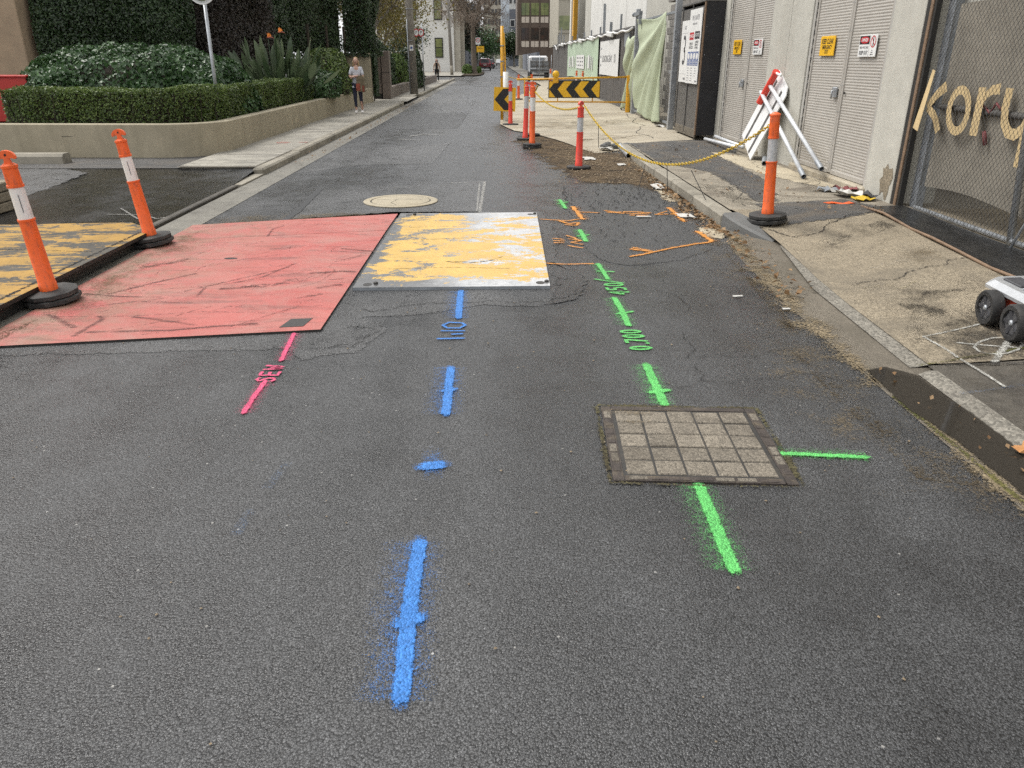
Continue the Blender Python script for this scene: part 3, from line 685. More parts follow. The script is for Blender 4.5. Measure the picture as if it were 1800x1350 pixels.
strokes('slab_crack', [(.010, [(2.7, 5.6), (3.1, 5.7), (3.5, 5.95), (3.9, 6.2)]), (.014, [(2.6, 7.55), (2.85, 7.2), (3.1, 7.3), (3.6, 7.9), (4.3, 8.35)])], .003, 'crack', crossover, zf=cz, crinkle=.1)
strokes('slab_crack', [(.02, [(1.2, 22), (2.6, 21.7), (4.0, 21.4)]), (.02, [(3.3, 16.8), (3.7, 20), (3.95, 24.5)]), (.015, [(.9, 19.2), (2.0, 18.5), (3.6, 18.3)])], .002, 'crack', apron, zf=cz, crinkle=.05)
strokes('slab_crack', [(.012, [(-16, 12.6), (-9, 12.58), (-6.8, 12.65), (-6.2, 12.75), (-5.4, 12.6), (-4.9, 12.4)])], .0, 'crack', path_back, zf=lambda x, y: .079)
# ------------------------------------------------------------------ materials of street things
def chipped(name, paint, bare, lo=.47, hi=.50, scale=(1.3, 5.0, 1), prough=.5, brough=.38, bmetal=.55, dirt=.3, bias=None, bare2=None, loc=(0, 0, 0)):
    s = S(name, '2D')
    vec = s.map(scale=scale, loc=loc)
    n = s.noise(1.5, 8, .76, vec=vec, dist=.35)
    f = s.noise(26, 3, .7); g = s.noise(3, 4, .7)
    mask = s.m('ADD', n, s.m('MULTIPLY', s.m('SUBTRACT', f, .5), .16))
    if bias: mask = s.m('ADD', mask, bias(s))
    k = s.rng(mask, lo, hi, 0, 1)
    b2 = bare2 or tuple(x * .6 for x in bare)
    if bias:                                    # sky glare painted in: bare steel lighter to the right, darker left
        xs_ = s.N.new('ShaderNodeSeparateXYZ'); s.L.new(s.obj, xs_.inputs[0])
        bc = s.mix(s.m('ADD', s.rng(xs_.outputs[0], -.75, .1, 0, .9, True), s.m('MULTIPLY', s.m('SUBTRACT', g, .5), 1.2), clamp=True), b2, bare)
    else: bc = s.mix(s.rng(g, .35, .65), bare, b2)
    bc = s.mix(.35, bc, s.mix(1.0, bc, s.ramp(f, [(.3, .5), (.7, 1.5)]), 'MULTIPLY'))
    pc = s.mix(s.rng(g, .3, .7), paint, tuple(x * .78 for x in paint))
    pc = s.mix(s.m('MULTIPLY', s.rng(f, .52, .75), dirt), pc, tuple(x * .35 for x in paint))
    s.set(col=s.mix(k, bc, pc), rough=s.rng(k, 0, 1, brough, prough), metal=s.rng(k, 0, 1, bmetal, 0), spec=.5)
    s.bump(s.m('ADD', s.m('MULTIPLY', k, .6), s.m('MULTIPLY', f, .4)), .18, .003)
    return s
def plate_wear(s):
    """traffic wears the far right corner and the rim of the plate bare"""
    x = s.N.new('ShaderNodeSeparateXYZ'); s.L.new(s.obj, x.inputs[0])
    b = s.m('ADD', .02, s.m('MULTIPLY', s.m('MULTIPLY', s.rng(x.outputs[0], -.6, .2, 0, 1, True), s.rng(x.outputs[1], 6.4, 8.2, .25, 1, True)), -.10))
    rim = s.m('ADD', s.m('ADD', s.rng(x.outputs[0], -1.07, -.93, -.16, 0), s.rng(x.outputs[1], 5.68, 5.95, -.20, 0)), s.rng(x.outputs[1], 8.5, 8.68, 0, -.12))
    return s.m('ADD', b, rim)
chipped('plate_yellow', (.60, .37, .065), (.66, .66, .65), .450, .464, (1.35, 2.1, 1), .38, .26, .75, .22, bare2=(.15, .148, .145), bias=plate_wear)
chipped('ramp_yellow', (.38, .215, .03), (.075, .068, .055), .47, .50, (1.0, 2.6, 1), .6, .55, .2, .45, loc=(3, 1, 0))
s = S('plate_red', '2D')
n = s.noise(1.1, 5, .66, dist=.3); f = s.noise(140, 2, .7); g = s.noise(4, 5, .72); st = s.noise(2.2, 6, .72, vec=s.map(scale=(.7, 3.2, 1), rot=(0, 0, .25)), dist=.8)
c = s.mix(s.rng(n, .3, .7), (.36, .075, .064), (.44, .125, .106))
c = s.mix(s.m('MULTIPLY', s.rng(st, .52, .66), .7), c, (.14, .04, .033))
c = s.mix(s.m('MULTIPLY', s.rng(f, .5, .75), .6), c, (.47, .21, .18))
c = s.mix(s.m('MULTIPLY', s.rng(f, .5, .28), .45), c, (.19, .035, .03))
xx = s.N.new('ShaderNodeSeparateXYZ'); s.L.new(s.obj, xx.inputs[0])
silt = s.m('MULTIPLY', s.rng(xx.outputs[0], -1.9, -3.2, 0, 1), s.rng(g, .36, .62))
c = s.mix(s.m('MULTIPLY', silt, .8), c, (.20, .155, .105))
dn = s.noise(1.7, 6, .72, dist=.5)
c = s.mix(s.m('MULTIPLY', s.rng(dn, .42, .70), .5), c, (.33, .20, .165))
s.set(col=c, rough=s.rng(g, .3, .7, .5, .75), spec=.4); s.bump(f, .5, .004)
plain('steel_edge', (.035, .033, .03), .6, .3)
plain('steel_dark', (.05, .048, .045), .55, .5, dirt=.5)
s = S('scratch', '2D'); e = s.attr('edge'); nn = s.noise(22, 5, .75); n2 = s.noise(150, 2, .6)
s.set(col=(.13, .045, .038), rough=.7, alpha=s.m('MULTIPLY', s.rng(s.m('ADD', e, s.m('ADD', s.m('MULTIPLY', s.m('SUBTRACT', nn, .5), 4.5), s.m('MULTIPLY', s.m('SUBTRACT', n2, .5), 1.2))), .5, 1.5, 0, 1), .75))
s = S('scuff', '2D'); e = s.attr('edge'); nn = s.noise(9, 4, .75, vec=s.map(scale=(.5, 2.0, 1))); n2 = s.noise(120, 2, .6)
s.set(col=(.10, .035, .03), rough=.75, alpha=s.m('MULTIPLY', s.rng(s.m('MULTIPLY', e, s.m('ADD', s.rng(nn, .35, .65, .2, 1.3), s.m('MULTIPLY', s.m('SUBTRACT', n2, .5), 1.5))), .15, 1.1, 0, 1), .7))
def bollard_plastic(name, col):
    s = S(name); n = s.noise(9, 5, .6); f = s.noise(40, 4, .7, vec=s.map(scale=(1, 1, .3)))
    c = s.mix(s.rng(n, .3, .7), col, tuple(x * .86 for x in col))
    g_ = s.noise(3.5, 5, .7)
    c = s.mix(s.m('MULTIPLY', s.rng(g_, .48, .68), .35), c, tuple(min(1, x * .7 + .12) for x in col))
    c = s.mix(s.m('MULTIPLY', s.rng(f, .52, .68), .55), c, (.16, .07, .045))
    s.set(col=c, rough=.48, spec=.45, sub=0.0); s.bump(n, .05, .004)
bollard_plastic('orange_plastic', (.86, .13, .018)); bollard_plastic('red_plastic', (.80, .065, .04))
s = S('reflective_white'); n = s.noise(14, 6, .75); f = s.noise(90, 3, .7)
c = s.mix(s.rng(n, .56, .66), (.74, .73, .70), (.42, .39, .35)); s.set(col=c, rough=.4, spec=.5); s.bump(f, .1, .002)
s = S('reflective_grey'); n = s.noise(14, 5, .7)
s.set(col=s.mix(s.rng(n, .4, .7), (.55, .56, .57), (.38, .38, .38)), rough=.35, spec=.6, metal=.2)
plain('rubber', (.035, .034, .032), .75, var=.35, scale=12, bump=.3, bscale=120, dirt=.5, dirtcol=(.10, .09, .08))
plain('chain_yellow', (.62, .42, .03), .5, var=.2)
plain('gate_yellow', (.70, .36, .02), .4, var=.12, dirt=.25, dirtcol=(.2, .12, .04))
plain('sign_yellow', (.80, .45, .015), .35, var=.08)
plain('sign_black', (.012, .012, .013), .4, var=.2)
plain('sign_white', (.72, .72, .70), .45, var=.06, dirt=.12)
plain('sign_red', (.45, .02, .03), .4)
plain('sign_blue', (.05, .10, .28), .4)
plain('print_dark', (.03, .03, .035), .5)
plain('print_grey', (.2, .2, .21), .5)
plain('galvanised', (.42, .44, .46), .42, .6, var=.18, scale=10)
plain('galv_dull', (.30, .32, .34), .5, .45, var=.2, scale=8, dirt=.2)
plain('white_tube', (.66, .68, .70), .35, .15, var=.1, dirt=.15)
plain('white_board', (.74, .74, .73), .45, var=.06, dirt=.12)
plain('tube_dark', (.03, .03, .03), .7)
plain('wire', (.03, .028, .025), .6)

# ------------------------------------------------------------------ road plates
def split_strokes(name, items, z, mat, parent, **k):
    for i, it in enumerate(items): strokes(name, [it], z + .00005 * i, mat, parent, **k)
def plate(name, pts, z0, z1, mat, edge_mat, label):
    t = empty(name, (0, 0, 0))
    m = MB(); n = len(pts)
    m.add([(p[0], p[1], z1) for p in pts], [tuple(range(n))]).build('top_face', mat, t)
    m = MB()
    m.add([(p[0], p[1], z0) for p in pts] + [(p[0], p[1], z1 - .0008) for p in pts], [(i, (i + 1) % n, n + (i + 1) % n, n + i) for i in range(n)]).build('rim', edge_mat, t)
    tag(t, label, 'steel plate', 'road plates')
    return t
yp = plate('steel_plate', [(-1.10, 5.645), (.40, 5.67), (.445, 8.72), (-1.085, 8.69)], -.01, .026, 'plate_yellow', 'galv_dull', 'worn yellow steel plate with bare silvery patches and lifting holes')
for (hx, hy) in ((-1.0, 5.73), (.33, 5.76), (.37, 8.60), (-.98, 8.58)):
    m = MB(); m.add([(hx + .035 * math.cos(a), hy + .045 * math.sin(a), .0268) for a in np.linspace(0, 2 * math.pi, 12, endpoint=False)], [tuple(range(12))]).build('lifting_hole', 'steel_dark', yp)
    m = MB(); m.lathe([(.018, 0), (.018, .012), (.012, .016)], 6, Matrix.Translation((hx + (.05 if hx > 0 else .06), hy + .02, .026))).build('bolt', 'steel_dark', yp)
split_strokes('scrape', [(.008, [(.0, 6.5), (-.2, 6.42), (-.45, 6.45), (-.3, 6.38), (-.1, 6.44), (.05, 6.62)]), (.006, [(-.9, 6.2), (-.4, 6.25), (.1, 6.2)]), (.006, [(-.8, 7.3), (-.2, 7.4)]), (.006, [(-.9, 7.9), (-.5, 7.95)])], .0272, 'crack', yp)
rp = plate('steel_plate', [(-3.22, 4.40), (-1.145, 4.70), (-1.13, 7.80), (-3.22, 7.36)], -.01, .017, 'plate_red', 'steel_edge', 'large scratched red painted plate with a small dark square in its corner')
rp2 = plate('steel_plate', [(-3.20, 7.375), (-1.13, 7.815), (-1.12, 8.715), (-3.20, 8.12)], -.01, .016, 'plate_red', 'steel_edge', 'narrower red painted plate butted behind the large red one')
sx = .0176
split_strokes('scratch', [(.02, [(-2.9, 5.2), (-2.6, 5.35), (-2.2, 5.3)]), (.03, [(-2.35, 5.6), (-2.0, 6.0), (-1.75, 6.3)]), (.012, [(-3.0, 5.0), (-2.5, 5.0), (-2.0, 5.1), (-1.6, 5.05)]),
    (.014, [(-1.75, 4.75), (-1.45, 5.15), (-1.38, 5.2)]), (.05, [(-1.95, 5.72), (-1.8, 5.72), (-1.68, 5.80)]), (.04, [(-1.9, 5.75), (-1.75, 5.80), (-1.62, 5.82)]), (.012, [(-1.75, 5.75), (-1.6, 5.95), (-1.55, 5.85), (-1.48, 6.05)]),
    (.010, [(-1.52, 5.88), (-1.43, 6.0), (-1.38, 6.18), (-1.46, 6.1)]), (.012, [(-1.38, 5.95), (-1.33, 6.15), (-1.36, 6.25)]), (.01, [(-2.6, 6.2), (-2.2, 6.6), (-1.9, 6.8)]), (.01, [(-2.1, 7.0), (-1.7, 7.1), (-1.45, 7.05)]),
    (.014, [(-1.5, 6.9), (-1.3, 6.85), (-1.18, 6.8)]), (.02, [(-1.4, 5.9), (-1.22, 5.93)]), (.012, [(-1.35, 6.55), (-1.2, 6.75)]), (.012, [(-1.4, 6.5), (-1.18, 6.72)]), (.05, [(-1.45, 5.42), (-1.3, 5.5)]),
    (.008, [(-2.8, 5.6), (-2.3, 5.72), (-1.9, 5.9), (-1.5, 6.25)]), (.008, [(-2.5, 4.7), (-2.2, 4.9)]), (.012, [(-2.25, 4.62), (-1.9, 4.78), (-1.55, 4.8)])], sx, 'scratch', rp, jit=.10)
split_strokes('scratch', [(.012, [(-3.0, 7.95), (-2.6, 8.15), (-2.55, 8.05)]), (.01, [(-2.5, 8.0), (-2.35, 8.2)]), (.01, [(-1.9, 8.1), (-1.4, 8.2)]), (.02, [(-1.4, 8.1), (-1.2, 8.2)])], sx - .001, 'scratch', rp2, jit=.10)
split_strokes('scuff', [(0.035, [(-2.88, 5.54), (-2.68, 5.84), (-2.45, 6.12)]), (0.025, [(-3.07, 5.55), (-2.77, 5.47), (-2.47, 5.45)]), (0.03, [(-2.46, 4.98), (-2.22, 4.9), (-1.99, 4.8)]), (0.03, [(-2.62, 4.67), (-2.1, 4.7), (-1.59, 4.83)]), (0.04, [(-3.11, 5.09), (-2.89, 4.89), (-2.75, 4.77)]), (0.05, [(-2.1, 5.66), (-1.97, 5.69), (-1.85, 5.72)]), (0.02, [(-2.11, 5.78), (-1.88, 5.99), (-1.72, 6.45)]), (0.06, [(-2.97, 6.32), (-2.79, 6.47), (-2.7, 6.61)]), (0.035, [(-2.67, 4.6), (-2.65, 4.94), (-2.7, 5.0)]), (0.05, [(-1.52, 6.11), (-1.28, 6.17), (-1.16, 6.14)]), (0.05, [(-1.37, 5.68), (-1.21, 5.76)]), (0.035, [(-1.43, 6.98), (-1.21, 6.9), (-1.11, 6.88)]), (0.02, [(-2.26, 7.53), (-2.3, 7.89), (-2.23, 8.06)]), (0.02, [(-2.23, 5.7), (-2.21, 5.47)])], sx + .0006, 'scuff', rp, spread=2.6)
rr = random.Random(4); items = []
for i in range(46):
    x, y_ = rr.uniform(-3.1, -1.25), rr.uniform(4.75, 7.4); a = rr.gauss(.75, .5); L = rr.uniform(.05, .3)
    items.append((rr.uniform(.004, .009), [(x, y_), (x + L * math.cos(a) * .5, y_ + L * math.sin(a) * .5), (x + L * math.cos(a + rr.uniform(-.3, .3)), y_ + L * math.sin(a))]))
split_strokes('scratch', items, sx - .0002, 'scratch', rp, jit=.10)
m = MB(); m.prism([(-1.42, 4.74), (-1.27, 4.76), (-1.245, 4.93), (-1.385, 4.915)], .0172, .0195).build('lifting_pad', 'steel_dark', rp)
m = MB(); m.add([(-2.33 + .06 * math.cos(a), 6.63 + .03 * math.sin(a), .0186) for a in np.linspace(0, 2 * math.pi, 9, endpoint=False)], [tuple(range(9))]).build('lifting_hole', 'sign_black', rp)

# raised yellow ramp on the left
rt = empty('ramp_plate', (0, 0, 0))
rp_pts = [(-3.27, 3.0), (-3.255, 7.28), (-3.62, 7.66), (-4.9, 7.56), (-6.0, 7.5), (-6.0, 3.0)]
m = MB(); m.add([(x, y_, .135) for x, y_ in rp_pts], [tuple(range(6))]).build('deck', 'ramp_yellow', rt)
m = MB(); m.add([(x, y_, .105) for x, y_ in rp_pts] + [(x, y_, .134) for x, y_ in rp_pts], [(i, (i + 1) % 6, 6 + (i + 1) % 6, 6 + i) for i in range(6)]).build('rim', 'steel_edge', rt)
m = MB(); m.box((-3.36, 5.15, .045), (.06, 4.2, .125)).box((-3.9, 7.5, .045), (.9, .05, .12)); m.build('support_beam', 'steel_dark', rt)
strokes('seam', [(.03, [(-3.36, 3.2), (-3.34, 5.2), (-3.33, 7.2)]), (.012, [(-5.2, 6.3), (-4.2, 6.5), (-3.4, 6.4)])], .1358, 'crack', rt)
m = MB(); m.add([(-3.60, 7.70, .03), (-4.95, 7.60, .03), (-4.95, 7.82, .05), (-3.7, 7.90, .05)], [(0, 1, 2, 3)]).build('mortar_fillet', 'concrete_patch', rt)
tag(rt, 'raised ramp plate with flaking yellow paint at the driveway', 'ramp')
gc = soft_patch('silt', [(-3.25, 4.2), (-3.1, 4.3), (-2.75, 5.4), (-2.9, 6.3), (-2.8, 7.2), (-3.0, 7.9), (-3.25, 7.6)], .0190, 'dust_thin', .35, rp, label='grey brown silt along the ramp foot')

# ------------------------------------------------------------------ covers
mh = empty('manhole_cover', (-1.19, 9.61, 0))
m = MB(); m.lathe([(.455, .004), (.455, .012), (.445, .016), (.375, .016), (.37, .009)], 48)
m.f = m.f[:-1]; m.build('surround', 'round_lid', mh, autos=35)
m = MB(); m.lathe([(.355, .004), (.355, .014), (.345, .018), (0.0, .019)], 48).build('lid', 'round_lid', mh, autos=35)
m = MB(); m.add([((.455 if i < 48 else .35) * math.cos(2 * math.pi * i / 48), (.455 if i < 48 else .35) * math.sin(2 * math.pi * i / 48), .0062) for i in range(96)], [(i, (i + 1) % 48, 48 + (i + 1) % 48, 48 + i) for i in range(48)]).build('joint', 'steel_dark', mh)
strokes('crack', [(.008, [(-.3, .05), (-.1, .02), (.05, .08), (.3, .02)]), (.008, [(-.05, .03), (-.1, -.2), (-.02, -.33)])], .0195, 'crack', mh)
tag(mh, 'round pale concrete manhole cover in the road', 'manhole cover')

PT = [(.515, 3.50), (1.275, 3.455), (1.235, 2.715), (.475, 2.765)]   # far-left, far-right, near-right, near-left
def bil(u, v):      # u left-right, v far-near
    a = Vector(PT[0]).lerp(Vector(PT[1]), u); b = Vector(PT[3]).lerp(Vector(PT[2]), u); return a.lerp(b, v)
pc = empty('paved_pit_cover', (0, 0, 0))
def qpart(nm, u0, u1, v0, v1, z0, z1, mat, bev=.003, rr=None):
    m = MB(); c = [bil(u0, v0), bil(u1, v0), bil(u1, v1), bil(u0, v1)]
    ce = sum(c, Vector((0, 0))) / 4; n = 4
    ins = [p + (ce - p).normalized() * bev * 1.4 for p in c]
    jit = [0] * 4 if rr is None else [rr.uniform(-.0015, .0015) for _ in range(4)]
    m.add([(p.x, p.y, z0) for p in c] + [(p.x, p.y, z1 - bev) for p in c] + [(p.x, p.y, z1 + j) for p, j in zip(ins, jit)],
          [(i, (i + 1) % 4, 4 + (i + 1) % 4, 4 + i) for i in range(4)] + [(4 + i, 4 + (i + 1) % 4, 8 + (i + 1) % 4, 8 + i) for i in range(4)] + [(8, 9, 10, 11)])
    return m.build(nm, mat, pc)
qpart('bed', .02, .98, .02, .98, -.02, .0065, 'stain_bed' if 'stain_bed' in MAT else 'steel_dark', .001)
plain('rust_frame', (.062, .050, .043), .7, .25, var=.35, scale=14, bump=.5, bscale=90, dirt=.5, dirtcol=(.2, .16, .10))
for (u0, u1, v0, v1) in ((.0, .062, .0, 1.0), (.938, 1.0, .0, 1.0), (.066, .934, .0, .055), (.066, .934, .945, 1.0)):
    qpart('frame_bar', u0, u1, v0, v1, -.01, .0095, 'rust_frame', .003)
for i in range(7):
    for (u0, u1, v0, v1) in ((.010, .052, .09 + i * .118, .19 + i * .118), (.948, .99, .09 + i * .118, .19 + i * .118), (.09 + i * .118, .19 + i * .118, .953, .99)):
        qpart('frame_stud', u0, u1, v0, v1, .0092, .0125, 'manhole_concrete' if (i * 3) % 5 in (0, 2) else 'rust_frame', .0015)
rr = random.Random(9)
for k in range(4):
    f = (1.02, 1.12, 1.2, 1.32)[k]; concrete('paver_%d' % k, (.17 * f, .148 * f, .116 * f), .4, .8, (.06, .05, .038), agg=.65, aggscale=115 + 6 * k)
for i in range(5):
    for j in range(5):
        g = .006
        qpart('paver', .08 + .168 * i + g, .08 + .168 * (i + 1) - g, .07 + .172 * j + g, .07 + .172 * (j + 1) - g, -.005, .0125 + rr.uniform(-.003, .0015), 'paver_%d' % rr.randrange(4), .004, rr)
tag(pc, 'square pit cover of concrete pavers in a rusty frame', 'manhole cover')
strokes('moss_rim', [(.022, [(.46, 2.75), (.86, 2.715), (1.25, 2.70)]), (.03, [(1.25, 2.70), (1.295, 3.46)]), (.025, [(.46, 2.75), (.495, 3.5)]), (.025, [(.5, 3.515), (1.28, 3.465)])], .0075, 'joint_dirt', pc, spread=2.0)
strokes('sand', [(.06, [(.56, 3.42), (.72, 3.40), (.86, 3.44)]), (.04, [(.6, 3.3), (.72, 3.3)])], .0185, 'dust_thin', pc, spread=1.8)

# ------------------------------------------------------------------ bollards
def bollard(label, loc, height=1.03, plastic='orange_plastic', band='reflective_white', lean=(0, 0), rz=0, group='T-top bollards', detail=True, bases=2, top=True, rb=.195):
    t = empty('bollard', loc); t.rotation_euler = (lean[1], lean[0], rz)
    n = 8
    z = .0
    for k in range(bases):
        m = MB(); r = rb - .006 * k
        m.lathe([(r - .008, z), (r, z + .006), (r, z + .032), (r - .012, z + .038), (.06, z + .041)], 10, Matrix.Rotation(.3 + .25 * k, 4, 'Z')).build('base_ring', 'rubber', t, autos=30); z += .042
    n = 20 if detail else 12
    h = height
    r0, r1 = .056, .046
    def rad(q): return r0 + (r1 - r0) * (q - z) / (h - z)
    hb0, hb1 = z + (h - z) * .52, z + (h - z) * .75
    pr = [(r0 + .004, z - .01), (r0 + .004, z + .05), (r0, z + .055), (rad(hb0) , hb0 - .012), (rad(hb0) + .005, hb0 - .01), (rad(hb0) + .005, hb0 + .004), (rad(hb0) - .004, hb0 + .006), (rad(hb1) - .004, hb1 - .006), (rad(hb1) + .005, hb1 - .004), (rad(hb1) + .005, hb1 + .012), (rad(hb1), hb1 + .014)]
    ht = h - .11 if top else h - .03
    pr += [(rad(ht), ht - .012), (rad(ht) + .005, ht - .008), (rad(ht) + .005, ht + .008), (rad(ht) - .004, ht + .012), (rad(ht) - .012, ht + .02), (0, ht + .022)]
    m = MB(); m.lathe(pr, n).build('post', plastic, t, autos=40)
    m = MB(); m.lathe([(rad(hb0) - .0015, hb0 + .005), (rad(hb1) - .0015, hb1 - .005)], n); m.f = [f for f in m.f if len(f) == 4]; m.build('reflective_band', band, t, smooth=True)
    m = MB()
    M = frame_m((0, 0, ht), (1, 0, 0), (0, 0, 1))
    if top:
        prof = [(-.022, .018), (-.016, .05), (-.024, .054), (-.052, .044), (-.058, .052)]
        prof += [(.058 * math.cos(a), .052 + .052 * math.sin(a)) for a in np.linspace(math.pi * .97, math.pi * .03, 11)]
        prof += [(.058, .052), (.052, .044), (.024, .054), (.016, .05), (.022, .018)]
        m.prism(prof[::-1], -.016, .016, M).build('handle', plastic, t, autos=50)
        m = MB(); m.prism([(.008 * math.cos(a), .075 + .008 * math.sin(a)) for a in np.linspace(0, 2 * math.pi, 8, endpoint=False)], -.0175, .0175, M).build('handle_hole', 'sign_black', t)
    else:
        m.lathe([(rad(h) - .01, ht), (rad(h) - .008, h - .03), (rad(h) - .018, h - .008), (0, h)], n).build('cap', plastic, t, autos=40)
    tag(t, label, 'bollard', group)
    return t
b1 = bollard('orange bollard with scuffed white band beside the ramp, nearest the left edge', (-3.20, 5.36, .024), 1.05, lean=(-.062, .02), rz=.3)
b2 = bollard('orange bollard with white band at the far corner of the red plate', (-3.24, 7.2, .024), 1.04, lean=(-.115, 0), rz=.2)
for b in (b1, b2):
    m = MB(); m.box((.010, -.0492, .66 + .04), (.003, .004, .12)).build('band_mark', 'print_dark', b)
b3 = bollard('tall orange bollard on the footpath holding the yellow chain end', (2.73, 7.72, zr(2.73, 7.72) + .008), 1.05, band='reflective_grey', lean=(-.055, 0), rz=.1, top=False)
b4 = bollard('red bollard standing alone in the dirt before the kerb', (1.31, 12.62, .01), 1.02, 'red_plastic', 'reflective_grey', lean=(.01, 0), bases=1, rz=.8)
b5 = bollard('thick orange bollard on two rubber rings left of the chevron board', (.70, 15.8, .008), 1.22, 'orange_plastic', 'reflective_white', lean=(.01, 0))
b6 = bollard('red bollard close behind the thick orange bollard', (.62, 17.4, .008), 1.18, 'red_plastic', 'reflective_grey', lean=(.03, 0), bases=1)
b7 = bollard('slim red bollard in front of the small chevron sign', (.37, 21.4, .008), 1.11, 'red_plastic', 'reflective_grey', bases=1, rb=.22)
b6b = bollard('red bollard half hidden behind the orange pair', (.80, 18.3, .02), 1.15, 'red_plastic', 'reflective_grey', bases=1, detail=False)
for (x, y_, h, lb) in ((.95, 35, 1.0, 'small far bollard, leftmost behind the boom gate'), (1.55, 36, 1.0, 'small far bollard, second from the left behind the boom gate'), (3.1, 47, 1.05, 'small far red bollard beside the caged trailer'), (4.0, 41, 1.0, 'far bollard of the pair before the green banner, left one'), (4.15, 39.5, 1.0, 'far bollard of the pair before the green banner, right one')):
    bollard(lb, (x, y_, zr(x, y_) if x > 1.9 else .03), h, 'orange_plastic', 'reflective_white', detail=False, bases=1)

# chain and cords between bollards
def catenary(a, b, sag, n=24):
    a, b = Vector(a), Vector(b)
    return [a.lerp(b, i / n) + Vector((0, 0, -4 * sag * (i / n) * (1 - i / n))) for i in range(n + 1)]
def chain(name, pts, link_r, wire, mat, label, pitch=.04):
    t = empty(name, (0, 0, 0)); m = MB()
    L = [0]
    for p, q in zip(pts[:-1], pts[1:]): L.append(L[-1] + (q - p).length)
    n = int(L[-1] / pitch)
    for i in range(n):
        s_ = (i + .5) * pitch; k = max(j for j in range(len(L)) if L[j] <= s_); k = min(k, len(pts) - 2)
        f = (s_ - L[k]) / (L[k + 1] - L[k]); c = pts[k].lerp(pts[k + 1], f); d = (pts[k + 1] - pts[k]).normalized()
        u = d.orthogonal().normalized(); u = Matrix.Rotation(math.pi / 2 * (i % 2) + .6, 3, d) @ u
        ring = [c + d * (pitch * .68 * math.cos(a)) + u * (link_r * math.sin(a)) for a in np.linspace(0, 2 * math.pi, 9)]
        m.tube(ring, wire, 5, cap=False)
    o = m.build('links', mat, t, smooth=True); o['kind'] = 'stuff'
    return tag(t, label, 'chain')
ch_pts = catenary((2.66, 7.72, 1.05), (1.35, 12.6, .98), .62, 40)
chain('plastic_chain', ch_pts, .015, .005, 'chain_yellow', 'yellow plastic chain sagging between the footpath bollard and the red bollard', .042)
chain('plastic_chain', catenary((1.33, 12.6, .95), (.74, 15.8, 1.05), .16, 20), .014, .005, 'chain_yellow', 'yellow chain from the red bollard to the thick orange bollard', .045)
for k, (x, y_, x2, y2, zt) in enumerate(((2.28, 9.2, 2.42, 8.9, .42), (1.95, 10.35, 1.85, 10.2, .35), (1.52, 12.0, 1.53, 11.95, .72), (2.12, 9.8, 2.14, 9.75, .40))):
    m = MB(); m.tube([(x, y_, zt), (x2, y2, zt - .32)], .005, 5)
    tag(m.build('cable_tie', 'wire', None), ['dark tie hanging from the chain nearest the footpath bollard', 'dark tie hanging low over the kerb from the chain', 'long dark tie hanging from the chain beside the red bollard', 'short dark tie hanging at the bottom of the chain'][k], 'cable tie')

# ------------------------------------------------------------------ chevron boards, boom gate, yellow pole
def chevrons(parent, x0, x1, z0, z1, y, n, phase=0.0):
    """black arrows pointing to -X on a yellow board"""
    w = (x1 - x0); h = z1 - z0; p = w / n; zm = (z0 + z1) / 2
    M = frame_m((0, y, 0), (1, 0, 0), (0, 0, 1))
    d = h * .42; t = p * .5
    for i in range(n):
        a = x0 + p * i + phase * p
        pts = [(a, zm), (a + d, z1), (a + d + t, z1), (a + t, zm), (a + d + t, z0), (a + d, z0)]
        pts = [(min(max(x, x0), x1), z) for x, z in pts]
        m = MB(); m.prism(pts, .0, .004, M).build('chevron_arrow', 'sign_black', parent)
bg_ = empty('boom_gate', (0, 0, 0)); Y = 25.0
m = MB(); m.tube([(4.05, Y, .06), (4.05, Y, 1.17)], .075, 14).tube([(4.05, Y, .78), (4.05, Y, .80)], .082, 14).build('post', 'gate_yellow', bg_, autos=40)
m = MB(); m.box((4.05, Y, .07), (.3, .3, .02)).build('base_plate', 'gate_yellow', bg_)
fr = [(3.98, Y, 1.12), (.62, Y, 1.05)]
m = MB(); m.tube(fr, .026, 8).build('top_rail', 'gate_yellow', bg_, smooth=True)
m = MB(); m.tube([(3.98, Y, .40), (1.1, Y, .42), (.95, Y, .45), (.88, Y, .52), (.86, Y, .62), (.86, Y, 1.06)], .022, 8).build('lower_rail', 'gate_yellow', bg_, smooth=True)
for x in (1.88, 2.95):
    m = MB(); m.tube([(x, Y, .42), (x, Y, 1.08)], .016, 6).build('upright', 'gate_yellow', bg_, smooth=True)
tag(bg_, 'yellow tubular boom gate across the site entrance', 'gate')
cb = empty('chevron_board', (0, 0, 0))
m = MB(); m.box((2.38, Y - .05, .775), (1.58, .02, .50), bev=.004).build('panel', 'sign_yellow', cb)
chevrons(cb, 1.61, 3.15, .545, 1.005, Y - .061, 3)
m = MB()
for (c, d) in (((2.38, Y - .064, 1.015), (1.58, .006, .022)), ((2.38, Y - .064, .535), (1.58, .006, .022)), ((1.60, Y - .064, .775), (.02, .006, .46)), ((3.16, Y - .064, .775), (.02, .006, .46))): m.box(c, d)
m.build('border', 'sign_black', cb)
tag(cb, 'wide yellow and black chevron board hung on the boom gate', 'sign')
wl = empty('warning_lamp', (0, 0, 0))
m = MB(); m.box((1.80, Y - .11, 1.03), (.17, .09, .16), bev=.02).build('battery_box', 'gate_yellow', wl)
m = MB(); m.lathe([(.10, 0), (.105, .02), (.09, .05), (.04, .075), (0, .08)], 18, frame_m((1.80, Y - .10, 1.20), (1, 0, 0), (0, 0, 1))).build('lens', 'sign_yellow', wl, autos=40)
tag(wl, 'small amber warning lamp clipped on the boom gate', 'lamp')
sc_ = empty('chevron_sign', (.24, 22.5, 0))
